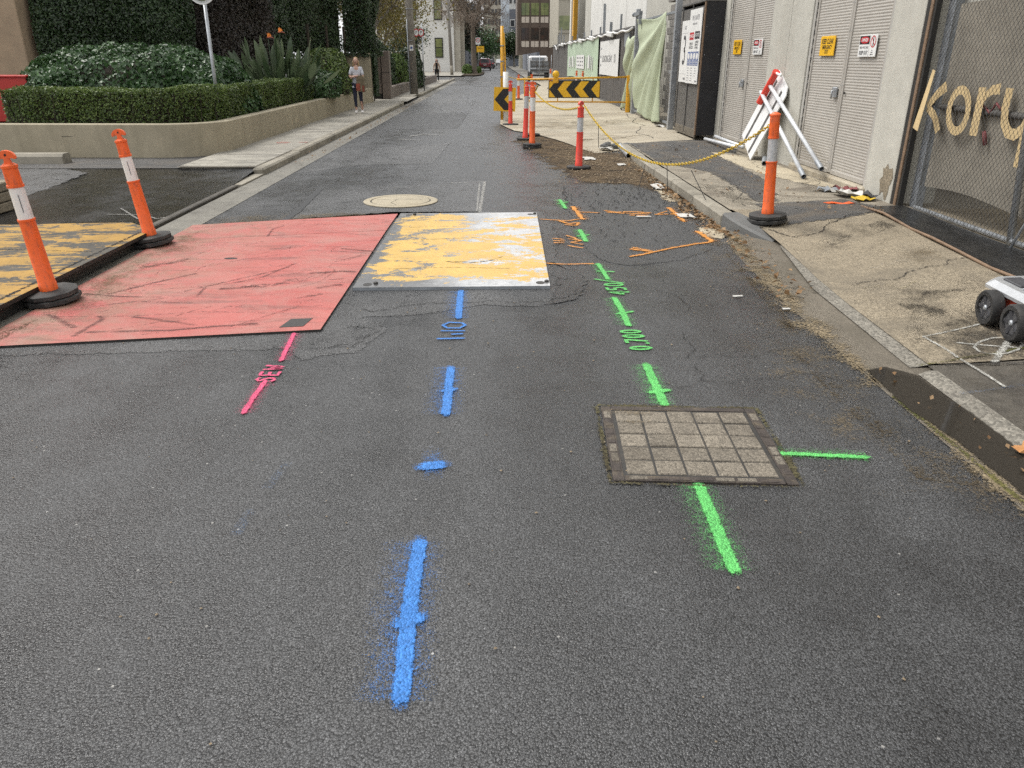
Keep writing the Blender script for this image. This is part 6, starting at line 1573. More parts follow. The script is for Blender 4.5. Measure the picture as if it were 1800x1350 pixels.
def pole(loc, h, r0, r1, label, lean=0):
    t = empty('utility_pole', loc); m = MB(); m.tube([(0, 0, -.05), (lean * .5, 0, h / 2), (lean, 0, h)], [r0, (r0 + r1) / 2, r1], 14).build('pole', 'bark_grey', t, smooth=True); return tag(t, label, 'pole', 'timber utility poles'), t
_, pA = pole((-3.86, 38.6, .1), 9, .19, .13, 'thick grey timber pole with a small white and blue notice', -.12)
m = MB(); m.box((-.02, -.195, 2.0), (.17, .01, .24)).build('notice', 'sign_white', pA); m = MB(); m.lathe([(.055, 0), (.055, .003), (0, .003)], 12, frame_m((-.02, -.201, 2.0), (1, 0, 0), (0, 0, 1))).build('notice_mark', 'sign_blue', pA)
m = MB(); m.tube([(-.17, -.12, 0), (-.18, -.12, 3.2)], .025, 6).build('conduit', 'galv_dull', pA, smooth=True)
for k in range(3):
    m = MB(); m.lathe([(.185, 0), (.185, .03)], 14, Matrix.Translation((-.05, 0, 1.0 + 1.3 * k))).build('strap', 'galv_dull', pA)
_, pB = pole((-4.6, 86, .1), 11, .17, .12, 'slimmer leaning timber pole before the white building', -.35)
m = MB(); m.box((-.3, 0, 10.2), (2.2, .12, .12)).build('cross_arm', 'bark_grey', pB); m = MB(); m.tube([(0, -.18, .2), (0, -.18, .9)], .15, 10).build('base_sleeve', 'concrete_kerb', pB, smooth=True)
sp = empty('street_sign', (-3.72, 42.5, .1)); m = MB(); m.tube([(0, 0, 0), (0, 0, 3.2)], .03, 8).build('post', 'galvanised', sp, smooth=True)
for (x, mt) in ((-.24, 'sign_red'), (.0, 'sign_red')):
    m = MB(); M = frame_m((x - .05, -.03, 2.75), (1, 0, 0), (0, 0, 1)); a = [(.15 * math.cos(q), .19 * math.sin(q)) for q in np.linspace(0, 2 * math.pi, 20, endpoint=False)]
    m.prism(a, 0, .01, M); dsk = m.build('disc', mt, sp); m = MB(); m.prism([(q[0] * .72, q[1] * .72) for q in a], .0101, .012, M).build('field', 'sign_white', dsk); me = text_mesh('P', .2, .001); me.transform(M @ Matrix.Translation((0, 0, .0135))); link('lettering', me, 'print_dark', dsk)
tag(sp, 'slim post with two red round parking signs', 'sign')
ss = empty('speed_sign', (-2.35, 112, .1)); m = MB(); m.tube([(0, 0, 0), (0, 0, 4.2)], .05, 8).build('post', 'galvanised', ss, smooth=True)
m = MB(); m.box((-.05, -.05, 3.75), (.62, .02, .85)).build('panel', 'sign_white', ss)
M = frame_m((-.05, -.065, 3.85), (1, 0, 0), (0, 0, 1)); rg = MB(); n = 24
rg.add([M @ Vector((r * math.cos(a), r * math.sin(a), 0)) for r in (.28, .20) for a in np.linspace(0, 2 * math.pi, n, endpoint=False)], [(i, (i + 1) % n, n + (i + 1) % n, n + i) for i in range(n)]); rg.build('red_ring', 'sign_red', ss)
me = text_mesh('50', .26, .001, bold=.004); me.transform(M); link('lettering', me, 'sign_black', ss)
m = MB(); m.box((.25, -.05, 2.75), (1.0, .02, .75)).build('lower_panel', 'sign_yellow', ss); me = text_mesh('AREA', .26, .001); me.transform(frame_m((.25, -.065, 2.85), (1, 0, 0), (0, 0, 1))); link('lettering', me, 'sign_black', ss)
tag(ss, 'fifty speed sign above a yellow plate on a far post', 'sign')
# ------------------------------------------------------------------ trees
def tree(name, loc, trunk_h, r0, levels, spread, label, leafmat=None, nleaf=0, lsize=.12, bark='bark_grey', seed=1, up=.35, leafspread=.4, crown=(3, 3, 4), cz=7, droop=0.0, twig_r=.006, kids=(3, 5), L0=3.0, sh=.68):
    t = empty(name, loc); rr = random.Random(seed); m = MB(); tw = MB(); tips = []
    def grow(p, d, L, r, lv):
        n = 3; pts = [p]; q = p.copy(); dd = d.copy()
        for i in range(n):
            dd = (dd + Vector((rr.gauss(0, .16), rr.gauss(0, .16), rr.gauss(0, .10) - droop * (1 - lv / levels) * .3))).normalized(); q = q + dd * L / n; pts.append(q.copy())
        (m if r > .03 else tw).tube(pts, [r * (1 - .45 * i / n) for i in range(n + 1)], 7 if r > .08 else (5 if r > .03 else 3), False)
        if lv == 0: tips.append((pts[-1], dd)); tips.append((pts[-2], dd)); return
        for k in range(rr.randint(*kids)):
            f = rr.uniform(.35, 1.0); b = pts[min(n, int(f * n + .5))]
            a = rr.uniform(0, 2 * math.pi); o = dd.orthogonal().normalized(); o = Matrix.Rotation(a, 3, dd) @ o
            nd = (dd * (1 - spread) + o * spread + Vector((0, 0, up * .4))).normalized()
            grow(b, nd, L * rr.uniform(sh - .12, sh + .12), max(twig_r, r * rr.uniform(.42, .62)), lv - 1)
    top = Vector((rr.gauss(0, .15), rr.gauss(0, .15), trunk_h))
    m.tube([(0, 0, -.1), (0, 0, .25), tuple(top * .5 + Vector((rr.gauss(0, .05), 0, 0))), tuple(top)], [r0 * 1.5, r0 * 1.05, r0 * .9, r0 * .75], 12, False)
    for k in range(rr.randint(4, 6)):
        a = 2 * math.pi * (k + rr.random() * .6) / 5
        grow(top - Vector((0, 0, rr.uniform(0, trunk_h * .25))), Vector((math.cos(a) * spread * 1.3, math.sin(a) * spread * 1.3, .75 + up)).normalized(), L0 * rr.uniform(.8, 1.2), r0 * .5, levels)
    m.build('trunk', bark, t, smooth=True); o = tw.build('twigs', 'twig', t); o['kind'] = 'stuff'
    if nleaf:
        r_ = np.random.default_rng(seed); idx = r_.integers(0, len(tips), nleaf)
        T = np.array([tuple(tips[i][0]) for i in range(len(tips))]); P_ = T[idx] + r_.normal(0, leafspread, (nleaf, 3))
        N_ = r_.normal(0, 1, (nleaf, 3)); N_[:, 2] += .6
        leaves('crown', P_, N_ / np.linalg.norm(N_, axis=1)[:, None], lsize, leafmat, t, .6, .3, seed)
    return tag(t, label, 'tree')
tree('autumn_tree', (-7.0, 46, 0), 3.2, .16, 3, .55, 'open tree with yellow green autumn leaves behind the cabinet', 'leaf_autumn', 9000, .15, seed=3, leafspread=.5, L0=2.6)
tree('autumn_tree', (-9.5, 43, 0), 3.4, .16, 3, .55, 'yellowing autumn tree against the tall ivy hedge end', 'leaf_autumn', 7000, .15, seed=7, leafspread=.5, L0=2.8)
tree('autumn_tree', (-7.3, 56, 0), 2.6, .15, 3, .5, 'thin golden leaved tree behind the timber pole', 'leaf_autumn', 5000, .16, seed=11, leafspread=.45, L0=1.9)
tree('small_tree', (-7.0, 66, 0), 1.8, .12, 3, .45, 'dense green small tree before the white building', 'leaf_ivy', 5000, .16, seed=13, leafspread=.35, L0=1.1)
tree('plane_tree', (-2.55, 97, .1), 6.4, .30, 4, .66, 'big street tree with bare brown twigs on the far verge', 'leaf_brown', 5000, .12, 'bark_brown', seed=37, up=.25, leafspread=.35, L0=3.9, twig_r=.012, kids=(4, 5), droop=.35, sh=.66)
tree('evergreen_tree', (-6.0, 128, .1), 3.0, .35, 3, .55, 'dark evergreen tree beyond the big street tree', 'leaf_dark', 12000, .4, seed=19, leafspread=1.0, L0=2.9)
tree('evergreen_tree', (-4.3, 175, .1), 3.0, .3, 3, .55, 'dark green tree farther along the left side', 'leaf_mound', 6000, .45, seed=23, leafspread=.9, L0=2.4)
tree('street_tree', (3.9, 178, .1), 2.2, .25, 3, .5, 'green tree beside the brown office building', 'leaf_ivy', 6000, .4, seed=29, leafspread=.8, L0=2.0)
tree('street_tree', (-1.0, 260, .1), 3.5, .3, 3, .55, 'distant green tree at the end of the street', 'leaf_mound', 5000, .5, seed=31, leafspread=1.0, L0=2.8)
mound('shrub', (-5.55, 38.2), .95, 1.5, .1, 2.35, 6000, .12, 'leaf_ivy', 'rounded dark shrub behind the brown cabinet', 41)
mound('shrub', (-5.3, 42.5), .75, 1.6, .1, 1.9, 5000, .13, 'leaf_bright', 'bright yellow green shrub behind the timber pole', 42)
mound('shrub', (-5.0, 47.5), .8, 2.5, .1, 1.55, 5000, .14, 'leaf_ivy', 'dark hedge along the low brown wall', 43)
mound('shrub', (-6.3, 60), 1.0, 1.6, .1, 2.4, 4000, .2, 'leaf_ivy', 'dark shrub at the side street corner', 44)
mound('shrub', (-3.35, 96, ), .55, 1.3, .1, 1.1, 1800, .22, 'leaf_bright', 'green tuft at the foot of the big street tree, left', 45)
mound('shrub', (-2.1, 99), .32, 1.2, .1, .75, 1500, .22, 'leaf_bright', 'green tuft at the foot of the big street tree, right', 46)

# ------------------------------------------------------------------ far buildings
plain('brown_clad', (.105, .075, .055), .6, var=.12, scale=.6); plain('cream_panel', (.55, .48, .40), .6); plain('brown_door', (.16, .065, .045), .6); plain('cream_wall', (.45, .42, .33), .8)
s = S('glass_green_reflection'); n = s.noise(.6, 4, .6); s.set(col=s.mix(s.rng(n, .4, .6), (.10, .13, .05), (.22, .24, .10)), rough=.1, spec=.6)  # green reflection in the panes painted into the glass colour
s = S('glass_brown'); n = s.noise(.8, 4, .6); s.set(col=s.mix(s.rng(n, .4, .6), (.045, .022, .016), (.012, .011, .011)), rough=.1, spec=.6)
plain('white_render', (.70, .69, .65), .8, var=.06, scale=.5); plain('blue_white', (.55, .60, .64), .6, var=.05, scale=.3); plain('slate', (.12, .13, .155), .7, var=.06)
plain('stone_beige', (.45, .42, .35), .85, var=.15, scale=1.5, bump=.5, bscale=6); plain('grey_beige', (.40, .37, .30), .8, var=.08, scale=.5)
bb = empty('brown_office', (9, 150, 0)); m = MB(); m.box((0, 6, 9.5), (10.4, 12, 14.4)).build('upper_wall', 'brown_clad', bb)
for row in range(3):
    z0 = 4.85 + row * 3.95
    for k in range(6):
        x = -4.45 + k * 1.70
        for q in (0, .72):
            m = MB(); m.box((x + q + .34, -.02, z0 + .95), (.66, .08, 1.95)); m.build('window', 'glass_brown' if row == 0 else 'glass_green_reflection', bb)
            m = MB(); m.box((x + q + .34, -.03, z0 - .75), (.64, .1, .95)).build('spandrel_panel', 'cream_panel', bb)
    for k in range(7):
        m = MB(); m.box((-4.62 + k * 1.70, -.06, z0), (.16, .16, 3.6)).build('mullion', 'brown_clad', bb)
m = MB(); m.box((.5, 2.0, 1.15), (9.3, 6, 2.3)).build('undercroft_wall', 'brown_clad', bb); m = MB(); m.box((-4.3, .6, 1.15), (1.1, 2, 2.28)).build('cream_wall', 'cream_wall', bb)
m = MB(); m.box((-1.8, -.6, 1.1), (3.2, .2, 2.2)).build('roller_door', 'brown_door', bb)
tag(bb, 'dark brown office block with banded windows and cream panels', 'building')
gb2 = empty('beige_office', (11.0, 100, 0)); m = MB(); m.box((0, 8, 9.6), (7.2, 16, 13)).build('upper_wall', 'grey_beige', gb2)
for row in range(3):
    for k in range(3):
        m = MB(); m.box((-2.5 + k * 2.3, -.03, 5.6 + row * 3.6), (1.9, .1, 1.5)).build('window', 'glass_dark' if (k + row) % 2 else 'glass_green_reflection', gb2)
    m = MB(); m.box((0, -.06, 4.55 + row * 3.6), (7.2, .12, .12)).build('ledge', 'grey_beige', gb2)
m = MB(); m.box((.3, 9, 1.6), (6, 14, 3)).build('undercroft_wall', 'black_ply', gb2)
tag(gb2, 'beige office block with wide windows behind the hoarding end', 'building')
wbld = empty('white_house', (-11.2, 110, 0)); m = MB(); m.box((0, 12, 8), (11.4, 24, 16)).build('wall', 'white_render', wbld)
for (x, z) in ((3.72, 7.5), (3.72, 3.0), (.4, 7.5), (.4, 3.0), (-3.2, 7.5)):
    m = MB(); m.box((x, -.03, z), (1.06, .12, 2.4)); w_ = m.build('window', 'sign_black', wbld); m = MB(); m.box((x, -.10, z + .56), (.84, .04, 1.0)).box((x, -.10, z - .56), (.84, .04, 1.0)); m.build('pane', 'glass_green_reflection', w_)
m = MB(); m.box((6.1, 1, 6.5), (.8, 1.4, 13)).build('corner_pier', 'stone_beige', wbld); m = MB(); m.box((6.75, 2, 3.6), (.5, 1.2, 7.2)).build('gate_pier', 'stone_beige', wbld)
tag(wbld, 'tall white rendered house beyond the side street', 'building')
def far_block(name, c, d, mat, label, win=None, ncol=3, nrow=6, wm='glass_dark', trim=None):
    t = empty(name, (c[0], c[1], 0)); m = MB(); m.box((0, d[1] / 2, d[2] / 2), d).build('wall', mat, t)
    if win:
        for r_ in range(nrow):
            for k in range(ncol):
                x = -d[0] / 2 + d[0] * (k + .5) / ncol; z = 4.5 + r_ * (d[2] - 5) / nrow
                if trim: m = MB(); m.box((x, -.05, z), (win[0] * 1.25, .1, win[1] * 1.2)).build('window_trim', trim, t)
                m = MB(); m.box((x, -.10 if trim else -.05, z), (win[0], .12, win[1])).build('window', wm, t)
    return tag(t, label, 'building')
far_block('apartment_tower', (2.25, 200), (1.9, 14, 34), 'blue_white', 'tall pale blue tower wall in the far centre', None)
far_block('apartment_block', (4.55, 196), (2.7, 14, 12.2), 'slate', 'slate grey block with white framed windows in the distance', (.9, 1.3), 2, 3, 'glass_dark', 'sign_white')
far_block('apartment_block', (5.2, 215), (5, 14, 34), 'white_render', 'white block with dark windows rising behind the slate one', (1.1, 1.6), 3, 8)
far_block('apartment_block', (-1.2, 330), (7, 14, 40), 'grey_beige', 'yellowish apartment block closing the street', (1.0, 2.0), 5, 10)
far_block('dark_block', (-9.5, 190), (11, 20, 13), 'slate', 'dark block behind the far left trees', (1.2, 1.5), 4, 3)
far_block('shop_block', (-4.9, 215), (1.2, 20, 9), 'cream_wall', 'narrow cream shop wall on the far left', None)
rs = empty('shop_sign', (-.2, 205, 0)); m = MB(); m.box((.4, 0, 5.9), (4.0, .4, 1.25)).build('panel', 'sign_red', rs); m = MB(); m.box((-.6, -.22, 6.15), (1.6, .04, .4)).box((1.3, -.22, 5.8), (.35, .04, .6)); m.build('white_bars', 'sign_white', rs)
m = MB(); m.tube([(2.2, 0, 0), (2.2, 0, 6.5)], .12, 8).build('post', 'galv_dull', rs)
tag(rs, 'red illuminated shop sign far down the street', 'sign')
# parapet wall and dark hedge line on the left behind the verge
m = MB(); m.box((-4.3, 122, 1.4), (.3, 16, 2.6)); tag(m.build('side_wall', 'slate', None), 'dark garden wall behind the big street tree', 'wall')
m = MB(); m.box((4.8, 120, 1.2), (.3, 50, 2.3)); tag(m.build('boundary_wall', 'slate', None), 'dark boundary wall along the far right footpath', 'wall')

# ------------------------------------------------------------------ vehicles
def paint(name, col): plain(name, col, .25, .2, var=.05, coat=.6)
paint('car_red', (.16, .012, .018)); paint('car_dark', (.03, .032, .036)); paint('car_white', (.70, .70, .70)); paint('car_silver', (.42, .43, .44))
plain('lamp_red', (.5, .02, .02), .25); plain('lamp_clear', (.7, .7, .68), .2); plain('plate_number', (.62, .62, .58), .5)
def car(label, loc, rz, mat, L=4.4, Wd=1.8, Hh=1.65, van=False):
    t = empty('car', loc, rz)
    # side profile in (y, z), y forward
    if van: pr = [(-L / 2, .35), (-L / 2, 1.0), (-L / 2 + .08, Hh), (L * .22, Hh), (L * .36, 1.15), (L / 2 - .05, .95), (L / 2, .6), (L / 2, .32)]
    else: pr = [(-L / 2, .42), (-L / 2, .95), (-L / 2 + .12, 1.05), (-L / 2 + .42, Hh - .06), (-L * .28, Hh), (L * .05, Hh - .02), (L * .22, 1.08), (L / 2 - .25, .92), (L / 2, .68), (L / 2, .32), (-L / 2 + .1, .30)]
    m = MB(); n = len(pr); vs = []
    for sx, k in ((-1, 1.0), (1, 1.0)):
        for (y_, z) in pr:
            tap = 1.0 if z < 1.0 else 1 - .22 * (z - 1.0) / (Hh - 1.0)
            vs.append((sx * Wd / 2 * tap, y_, z))
    fs = [tuple(range(n)), tuple(range(2 * n - 1, n - 1, -1))] + [(i, n + i, n + (i + 1) % n, (i + 1) % n) for i in range(n)]
    m.add(vs, fs); b = m.build('body', mat, t); bv = b.modifiers.new('bevel', 'BEVEL'); bv.width = .06; bv.segments = 2; bv.limit_method = 'ANGLE'
    yr = -L / 2
    m = MB(); m.add([(-Wd * .36, yr + .17, 1.10), (Wd * .36, yr + .17, 1.10), (Wd * .31, yr + .40, Hh - .14), (-Wd * .31, yr + .40, Hh - .14)] if not van else [(-Wd * .38, yr - .005, 1.05), (Wd * .38, yr - .005, 1.05), (Wd * .34, yr + .06, Hh - .2), (-Wd * .34, yr + .06, Hh - .2)], [(0, 1, 2, 3)])
    for v in range(len(m.v)): m.v[v] = (m.v[v][0], m.v[v][1] - .035, m.v[v][2])
    m.build('rear_window', 'glass_dark', t)
    for sx in (-1, 1):
        m = MB(); m.add([(sx * Wd * .478, yr + .55, 1.06), (sx * Wd * .478, L * .16, 1.06), (sx * Wd * .42, L * .03, Hh - .14), (sx * Wd * .42, yr + .72, Hh - .14)], [(0, 1, 2, 3) if sx > 0 else (3, 2, 1, 0)]).build('side_window', 'glass_dark', t)
        m = MB(); m.box((sx * Wd * .42, yr + .0, .92), (.22, .10, .2), bev=.03).build('tail_lamp', 'lamp_red', t)
        m = MB(); m.box((sx * Wd * .38, L / 2 - .04, .75), (.3, .12, .14), bev=.03).build('headlight', 'lamp_clear', t)
        m = MB(); m.box((sx * (Wd / 2 + .06), L * .12, 1.08), (.16, .1, .12), bev=.02).build('mirror', mat, t)
        for wy in (-L * .30, L * .31):
            M = Matrix.Translation((sx * (Wd / 2 - .11), wy, .33)) @ Matrix.Rotation(math.pi / 2, 4, 'Y')
            w = empty('wheel', (0, 0, 0)); w.parent = t
            m = MB(); m.lathe([(.2, -.11), (.33, -.10), (.33, .10), (.2, .11)], 18, M).build('tyre', 'tyre', w, autos=40)
            m = MB(); m.lathe([(.2, -.115), (.2, .115)], 14, M).build('rim', 'galv_dull', w)
    m = MB(); m.box((0, yr - .02, .40), (Wd * .92, .12, .2), bev=.03).build('bumper', 'cart_dark', t)
    m = MB(); m.box((0, yr - .02, .78), (.5, .05, .14)).build('number_plate', 'plate_number', t)
    m = MB(); m.box((0, L / 2 + .0, .42), (Wd * .9, .1, .2), bev=.03).build('bumper', 'cart_dark', t)
    return tag(t, label, 'car', 'vehicles on the street')
car('dark red car parked far down the left kerb, seen from behind', (-1.75, 132, 0), 0, 'car_red', Wd=1.85, Hh=1.75)
car('black car parked just beyond the red car', (-1.3, 152, 0), 0, 'car_dark')
car('white van beyond the parked cars in the far centre', (-1.2, 180, 0), 0, 'car_white', 5.0, 1.95, 2.1, True)
car('silver oncoming car in the far distance', (.9, 225, 0), math.pi, 'car_silver')
car('white car at the end of the street', (-1.4, 240, 0), 0, 'car_white')
# white utility vehicle with a mesh cage, behind the boom gate
ut = empty('utility_truck', (3.35, 66, .02)); 
m = MB(); m.box((.0, .9, 1.25), (1.5, 1.9, 1.2), bev=.12).build('cab', 'car_white', ut); m = MB(); m.box((0, -.06, 1.62), (1.0, .05, .22)).build('rear_window', 'galv_dull', ut)
m = MB(); m.box((0, -1.35, .72), (1.5, 2.2, .12)).build('tray', 'galv_dull', ut); m = MB(); m.box((0, -1.35, 1.12), (1.42, 2.1, .68), bev=.02).build('crate', 'galv_dull', ut)
for k in range(4):
    m = MB(); m.box((-.7 + k * .47, -2.47, 1.1), (.04, .04, .9)).build('cage_bar', 'kiosk_grey', ut)
for k in range(3):
    m = MB(); m.box((0, -2.47, .8 + k * .32), (1.46, .035, .04)).build('cage_rail', 'kiosk_grey', ut)
for sx in (-1, 1):
    for wy in (-1.4, 1.0):
        w = empty('wheel'); w.parent = ut; M = Matrix.Translation((sx * .66, wy, .35)) @ Matrix.Rotation(math.pi / 2, 4, 'Y'); m = MB(); m.lathe([(.2, -.11), (.35, -.1), (.35, .1), (.2, .11)], 16, M).build('tyre', 'tyre', w, autos=40); m = MB(); m.lathe([(.2, -.115), (.2, .115)], 12, M).build('rim', 'galv_dull', w)
m = MB(); m.box((0, -2.5, .45), (1.5, .1, .14)).build('bumper', 'cart_dark', ut)
tag(ut, 'white utility truck with a grey caged tray behind the boom gate', 'truck', 'vehicles on the street')
# a line of mesh panels beside it
tf = empty('mesh_fence', (2.3, 60, 0))
for k in range(3):
    m = MB(); m.tube([(k * .85, 0, 0), (k * .85, 0, 1.9)], .02, 6).build('post', 'galvanised', tf, smooth=True)
m = MB(); m.tube([(0, 0, .1), (1.7, 0, .1)], .015, 6).tube([(0, 0, 1.0), (1.7, 0, 1.0)], .015, 6); m.build('rail', 'galvanised', tf, smooth=True)
tag(tf, 'thin temporary mesh fence posts before the utility truck', 'fence')

# overhead wires
for k, (a, b, sag) in enumerate((((-4.7, 86, 10.3), (-3.9, 38.6, 8.6), .5), ((-4.1, 86, 10.3), (6.2, 60, 9.0), .4), ((-5.2, 86, 10.2), (-2.6, 150, 10), .6))):
    m = MB(); m.tube(catenary(a, b, sag, 16), .012, 4)
    tag(m.build('overhead_wire', 'wire', None), ['black overhead wire between the two timber poles', 'thin overhead wire crossing the street from the far pole', 'overhead wire running on down the street'][k], 'wire')

# ------------------------------------------------------------------ people
def skin_mesh(name, J, E, mat, parent, root=0, sub=2):
    me = bpy.data.meshes.new(name); keys = list(J); me.from_pydata([J[k][0] for k in keys], [(keys.index(a), keys.index(b)) for a, b in E], [])
    o = bpy.data.objects.new('tmp', me); COL.objects.link(o)
    md = o.modifiers.new('skin', 'SKIN'); md.use_smooth_shade = True
    for i, k in enumerate(keys):
        r = J[k][1]; r = (r, r) if not hasattr(r, '__len__') else r
        me.skin_vertices[0].data[i].radius = r; me.skin_vertices[0].data[i].use_root = (i == root)
    sm = o.modifiers.new('sub', 'SUBSURF'); sm.levels = sub; sm.render_levels = sub
    dg = bpy.context.evaluated_depsgraph_get(); ev = bpy.data.meshes.new_from_object(o.evaluated_get(dg)); bpy.data.objects.remove(o); bpy.data.meshes.remove(me)
    ev.polygons.foreach_set('use_smooth', [True] * len(ev.polygons))
    return link(name, ev, mat, parent)
plain('skin', (.52, .32, .24), .5, var=.05); plain('hair_blonde', (.34, .22, .11), .6, var=.3, scale=30); plain('hair_dark', (.03, .02, .016), .6); plain('tee', (.55, .56, .60), .9, var=.15, scale=9); plain('leggings', (.022, .026, .05), .8); plain('shoe_white', (.72, .70, .68), .6); plain('tote', (.20, .16, .10), .85, var=.5, scale=12); plain('tote_red', (.30, .08, .05), .85, var=.4, scale=10); plain('cardigan', (.46, .34, .26), .9, var=.15); plain('black_cloth', (.012, .012, .013), .85); plain('eye_dark', (.03, .02, .02), .4); plain('lips', (.40, .14, .12), .5)
def head(t, z, hair, tail=False):
    """face looks to -Y; z = chin height, head 0.22"""
    prof = bmesh.new(); bmesh.ops.create_icosphere(prof, subdivisions=3, radius=1.0)
    m = MB(); vs = []
    for v in prof.verts:
        x, y_, q = v.co; w = 1.0 if q > 0 else 1 - .28 * (-q) ** 1.5
        yy = y_ * .098 - (.012 if (abs(x) < .22 and -.35 < q < .15 and y_ < -.8) else 0)
        vs.append((x * .076 * w, yy, z + .115 + q * .115))
    fs = [[v.index for v in f.verts] for f in prof.faces]; prof.free(); m.add(vs, fs); hd_ = m.build('head', 'skin', t, smooth=True)
    for sx in (-1, 1):
        m = MB(); m.box((sx * .03, -.094, z + .118), (.024, .008, .010), bev=.003).build('eye', 'eye_dark', hd_)
        m = MB(); m.box((sx * .077, .005, z + .105), (.012, .03, .045), bev=.005).build('ear', 'skin', hd_)
    m = MB(); m.tube([(0, -.093, z + .118), (0, -.112, z + .082)], [.008, .013], 6).build('nose', 'skin', hd_, smooth=True)
    m = MB(); m.box((0, -.094, z + .052), (.04, .008, .010), bev=.003).build('mouth', 'lips', hd_)
    bm = bmesh.new(); bmesh.ops.create_icosphere(bm, subdivisions=3, radius=1.0); m = MB(); vs = []; keep = {}
    for v in bm.verts:
        x, y_, q = v.co
        keep[v.index] = (q > .42 - .55 * (y_ + .35)) or (y_ > .05 and q > -.75)
        vs.append((x * .086, .010 + y_ * .104, z + .120 + q * .120))
    m.add(vs, [[v.index for v in f.verts] for f in bm.faces if all(keep[v.index] for v in f.verts)]); bm.free(); m.build('hair', hair, hd_, smooth=True)
    m = MB()
    if tail: m.tube([(0, .10, z + .16), (.02, .14, z + .06), (.03, .12, z - .06)], [.03, .035, .012], 8).build('hair_tail', hair, hd_, smooth=True)
    else:
        m.tube([(-.07, .03, z + .12), (-.08, .03, z - .02), (-.07, .02, z - .14)], [.03, .032, .012], 8).tube([(.07, .03, z + .12), (.08, .03, z - .02), (.07, .02, z - .14)], [.03, .032, .012], 8).build('hair_length', hair, hd_, smooth=True)
def hand(t, wrist, dirv, side, mat='skin'):
    w = Vector(wrist); d = Vector(dirv).normalized(); s_ = Vector(side).normalized(); J = {'w': (w, (.024, .018)), 'p': (w + d * .05, (.036, .016)), 'q': (w + d * .09, (.034, .014))}; E = [('w', 'p'), ('p', 'q')]
    for k, (o, l) in enumerate(((-.026, .052), (-.009, .062), (.009, .06), (.025, .045))):
        a, b, c = w + d * .088 + s_ * o, w + d * (.088 + l * .55) + s_ * o * 1.1 - Vector((0, 0, .006)), w + d * (.088 + l) + s_ * o * 1.1 - Vector((0, 0, .018))
        J['a%d' % k] = (a, .009); J['b%d' % k] = (b, .0085); J['c%d' % k] = (c, .007); E += [('q', 'a%d' % k), ('a%d' % k, 'b%d' % k), ('b%d' % k, 'c%d' % k)]
    J['t0'] = (w + d * .04 + s_ * .036, .010); J['t1'] = (w + d * .075 + s_ * .052, .009); E += [('p', 't0'), ('t0', 't1')]
    return skin_mesh('hand', J, E, mat, t, 0, 1)
pn = empty('person', (-4.14, 24.55, .118)); pn.scale = (.93, .93, .925)
V_ = lambda *a: Vector(a)
J = {'pel': (V_(0, 0, .92), (.125, .095)), 'wai': (V_(0, 0, 1.06), (.105, .08)), 'che': (V_(0, .0, 1.25), (.13, .095)), 'nec': (V_(0, 0, 1.40), (.055, .05)), 'nk2': (V_(0, -.01, 1.47), (.048, .046)),
     'shl': (V_(-.155, 0, 1.345), .055), 'ell': (V_(-.215, -.05, 1.09), .040), 'wrl': (V_(.02, -.20, 1.13), .028), 'shr': (V_(.155, 0, 1.345), .055), 'elr': (V_(.215, -.06, 1.09), .040), 'wrr': (V_(-.03, -.17, 1.10), .028),
     'hil': (V_(-.085, 0, .86), .088), 'knl': (V_(-.085, -.05, .48), .056), 'anl': (V_(-.08, -.02, .09), .036), 'hir': (V_(.085, 0, .86), .088), 'knr': (V_(.09, -.01, .48), .056), 'anr': (V_(.10, .10, .09), .036)}
E_ = [('pel', 'wai'), ('wai', 'che'), ('che', 'nec'), ('nec', 'nk2'), ('che', 'shl'), ('shl', 'ell'), ('ell', 'wrl'), ('che', 'shr'), ('shr', 'elr'), ('elr', 'wrr'), ('pel', 'hil'), ('hil', 'knl'), ('knl', 'anl'), ('pel', 'hir'), ('hir', 'knr'), ('knr', 'anr')]
skin_mesh('body', J, E_, 'skin', pn)
grow_ = lambda ks, f: {k: (J[k][0], tuple(x * f for x in (J[k][1] if hasattr(J[k][1], '__len__') else (J[k][1], J[k][1])))) for k in ks}
TJ = grow_(['pel', 'wai', 'che', 'nec', 'shl', 'ell', 'shr', 'elr'], 1.22); TJ['nec'] = (V_(0, 0, 1.385), (.075, .06)); TJ['ell'] = (V_(-.205, -.04, 1.13), .056); TJ['elr'] = (V_(.205, -.05, 1.13), .056); TJ['hem'] = (V_(0, 0, .80), (.155, .115)); TJ['pel'] = (V_(0, 0, .92), (.150, .115))
skin_mesh('t_shirt', TJ, [('pel', 'wai'), ('wai', 'che'), ('che', 'nec'), ('che', 'shl'), ('shl', 'ell'), ('che', 'shr'), ('shr', 'elr'), ('pel', 'hem')], 'tee', pn)
LJ = grow_(['pel', 'hil', 'knl', 'anl', 'hir', 'knr', 'anr'], 1.10); LJ['anl'] = (J['anl'][0] + V_(0, 0, .06), .043); LJ['anr'] = (J['anr'][0] + V_(0, 0, .06), .043)
skin_mesh('leggings', LJ, [('pel', 'hil'), ('hil', 'knl'), ('knl', 'anl'), ('pel', 'hir'), ('hir', 'knr'), ('knr', 'anr')], 'leggings', pn)
for k, (a, dz) in enumerate(((J['anl'][0], 0), (J['anr'][0], 0))):
    a = a.copy(); skin_mesh('shoe', {'h': (a + V_(0, .03, -.035), (.042, .045)), 'm': (a + V_(0, -.05, -.05), (.046, .036)), 't': (a + V_(0, -.13, -.062), (.038, .025)), 'k': (a + V_(0, .015, .03), (.04, .04))}, [('h', 'm'), ('m', 't'), ('h', 'k')], 'shoe_white', pn, 0, 2)
hand(pn, J['wrl'][0], (1, -.1, -.1), (0, 0, 1)); hand(pn, J['wrr'][0], (-1, -.1, -.05), (0, 0, 1))
head(pn, 1.455, 'hair_blonde')
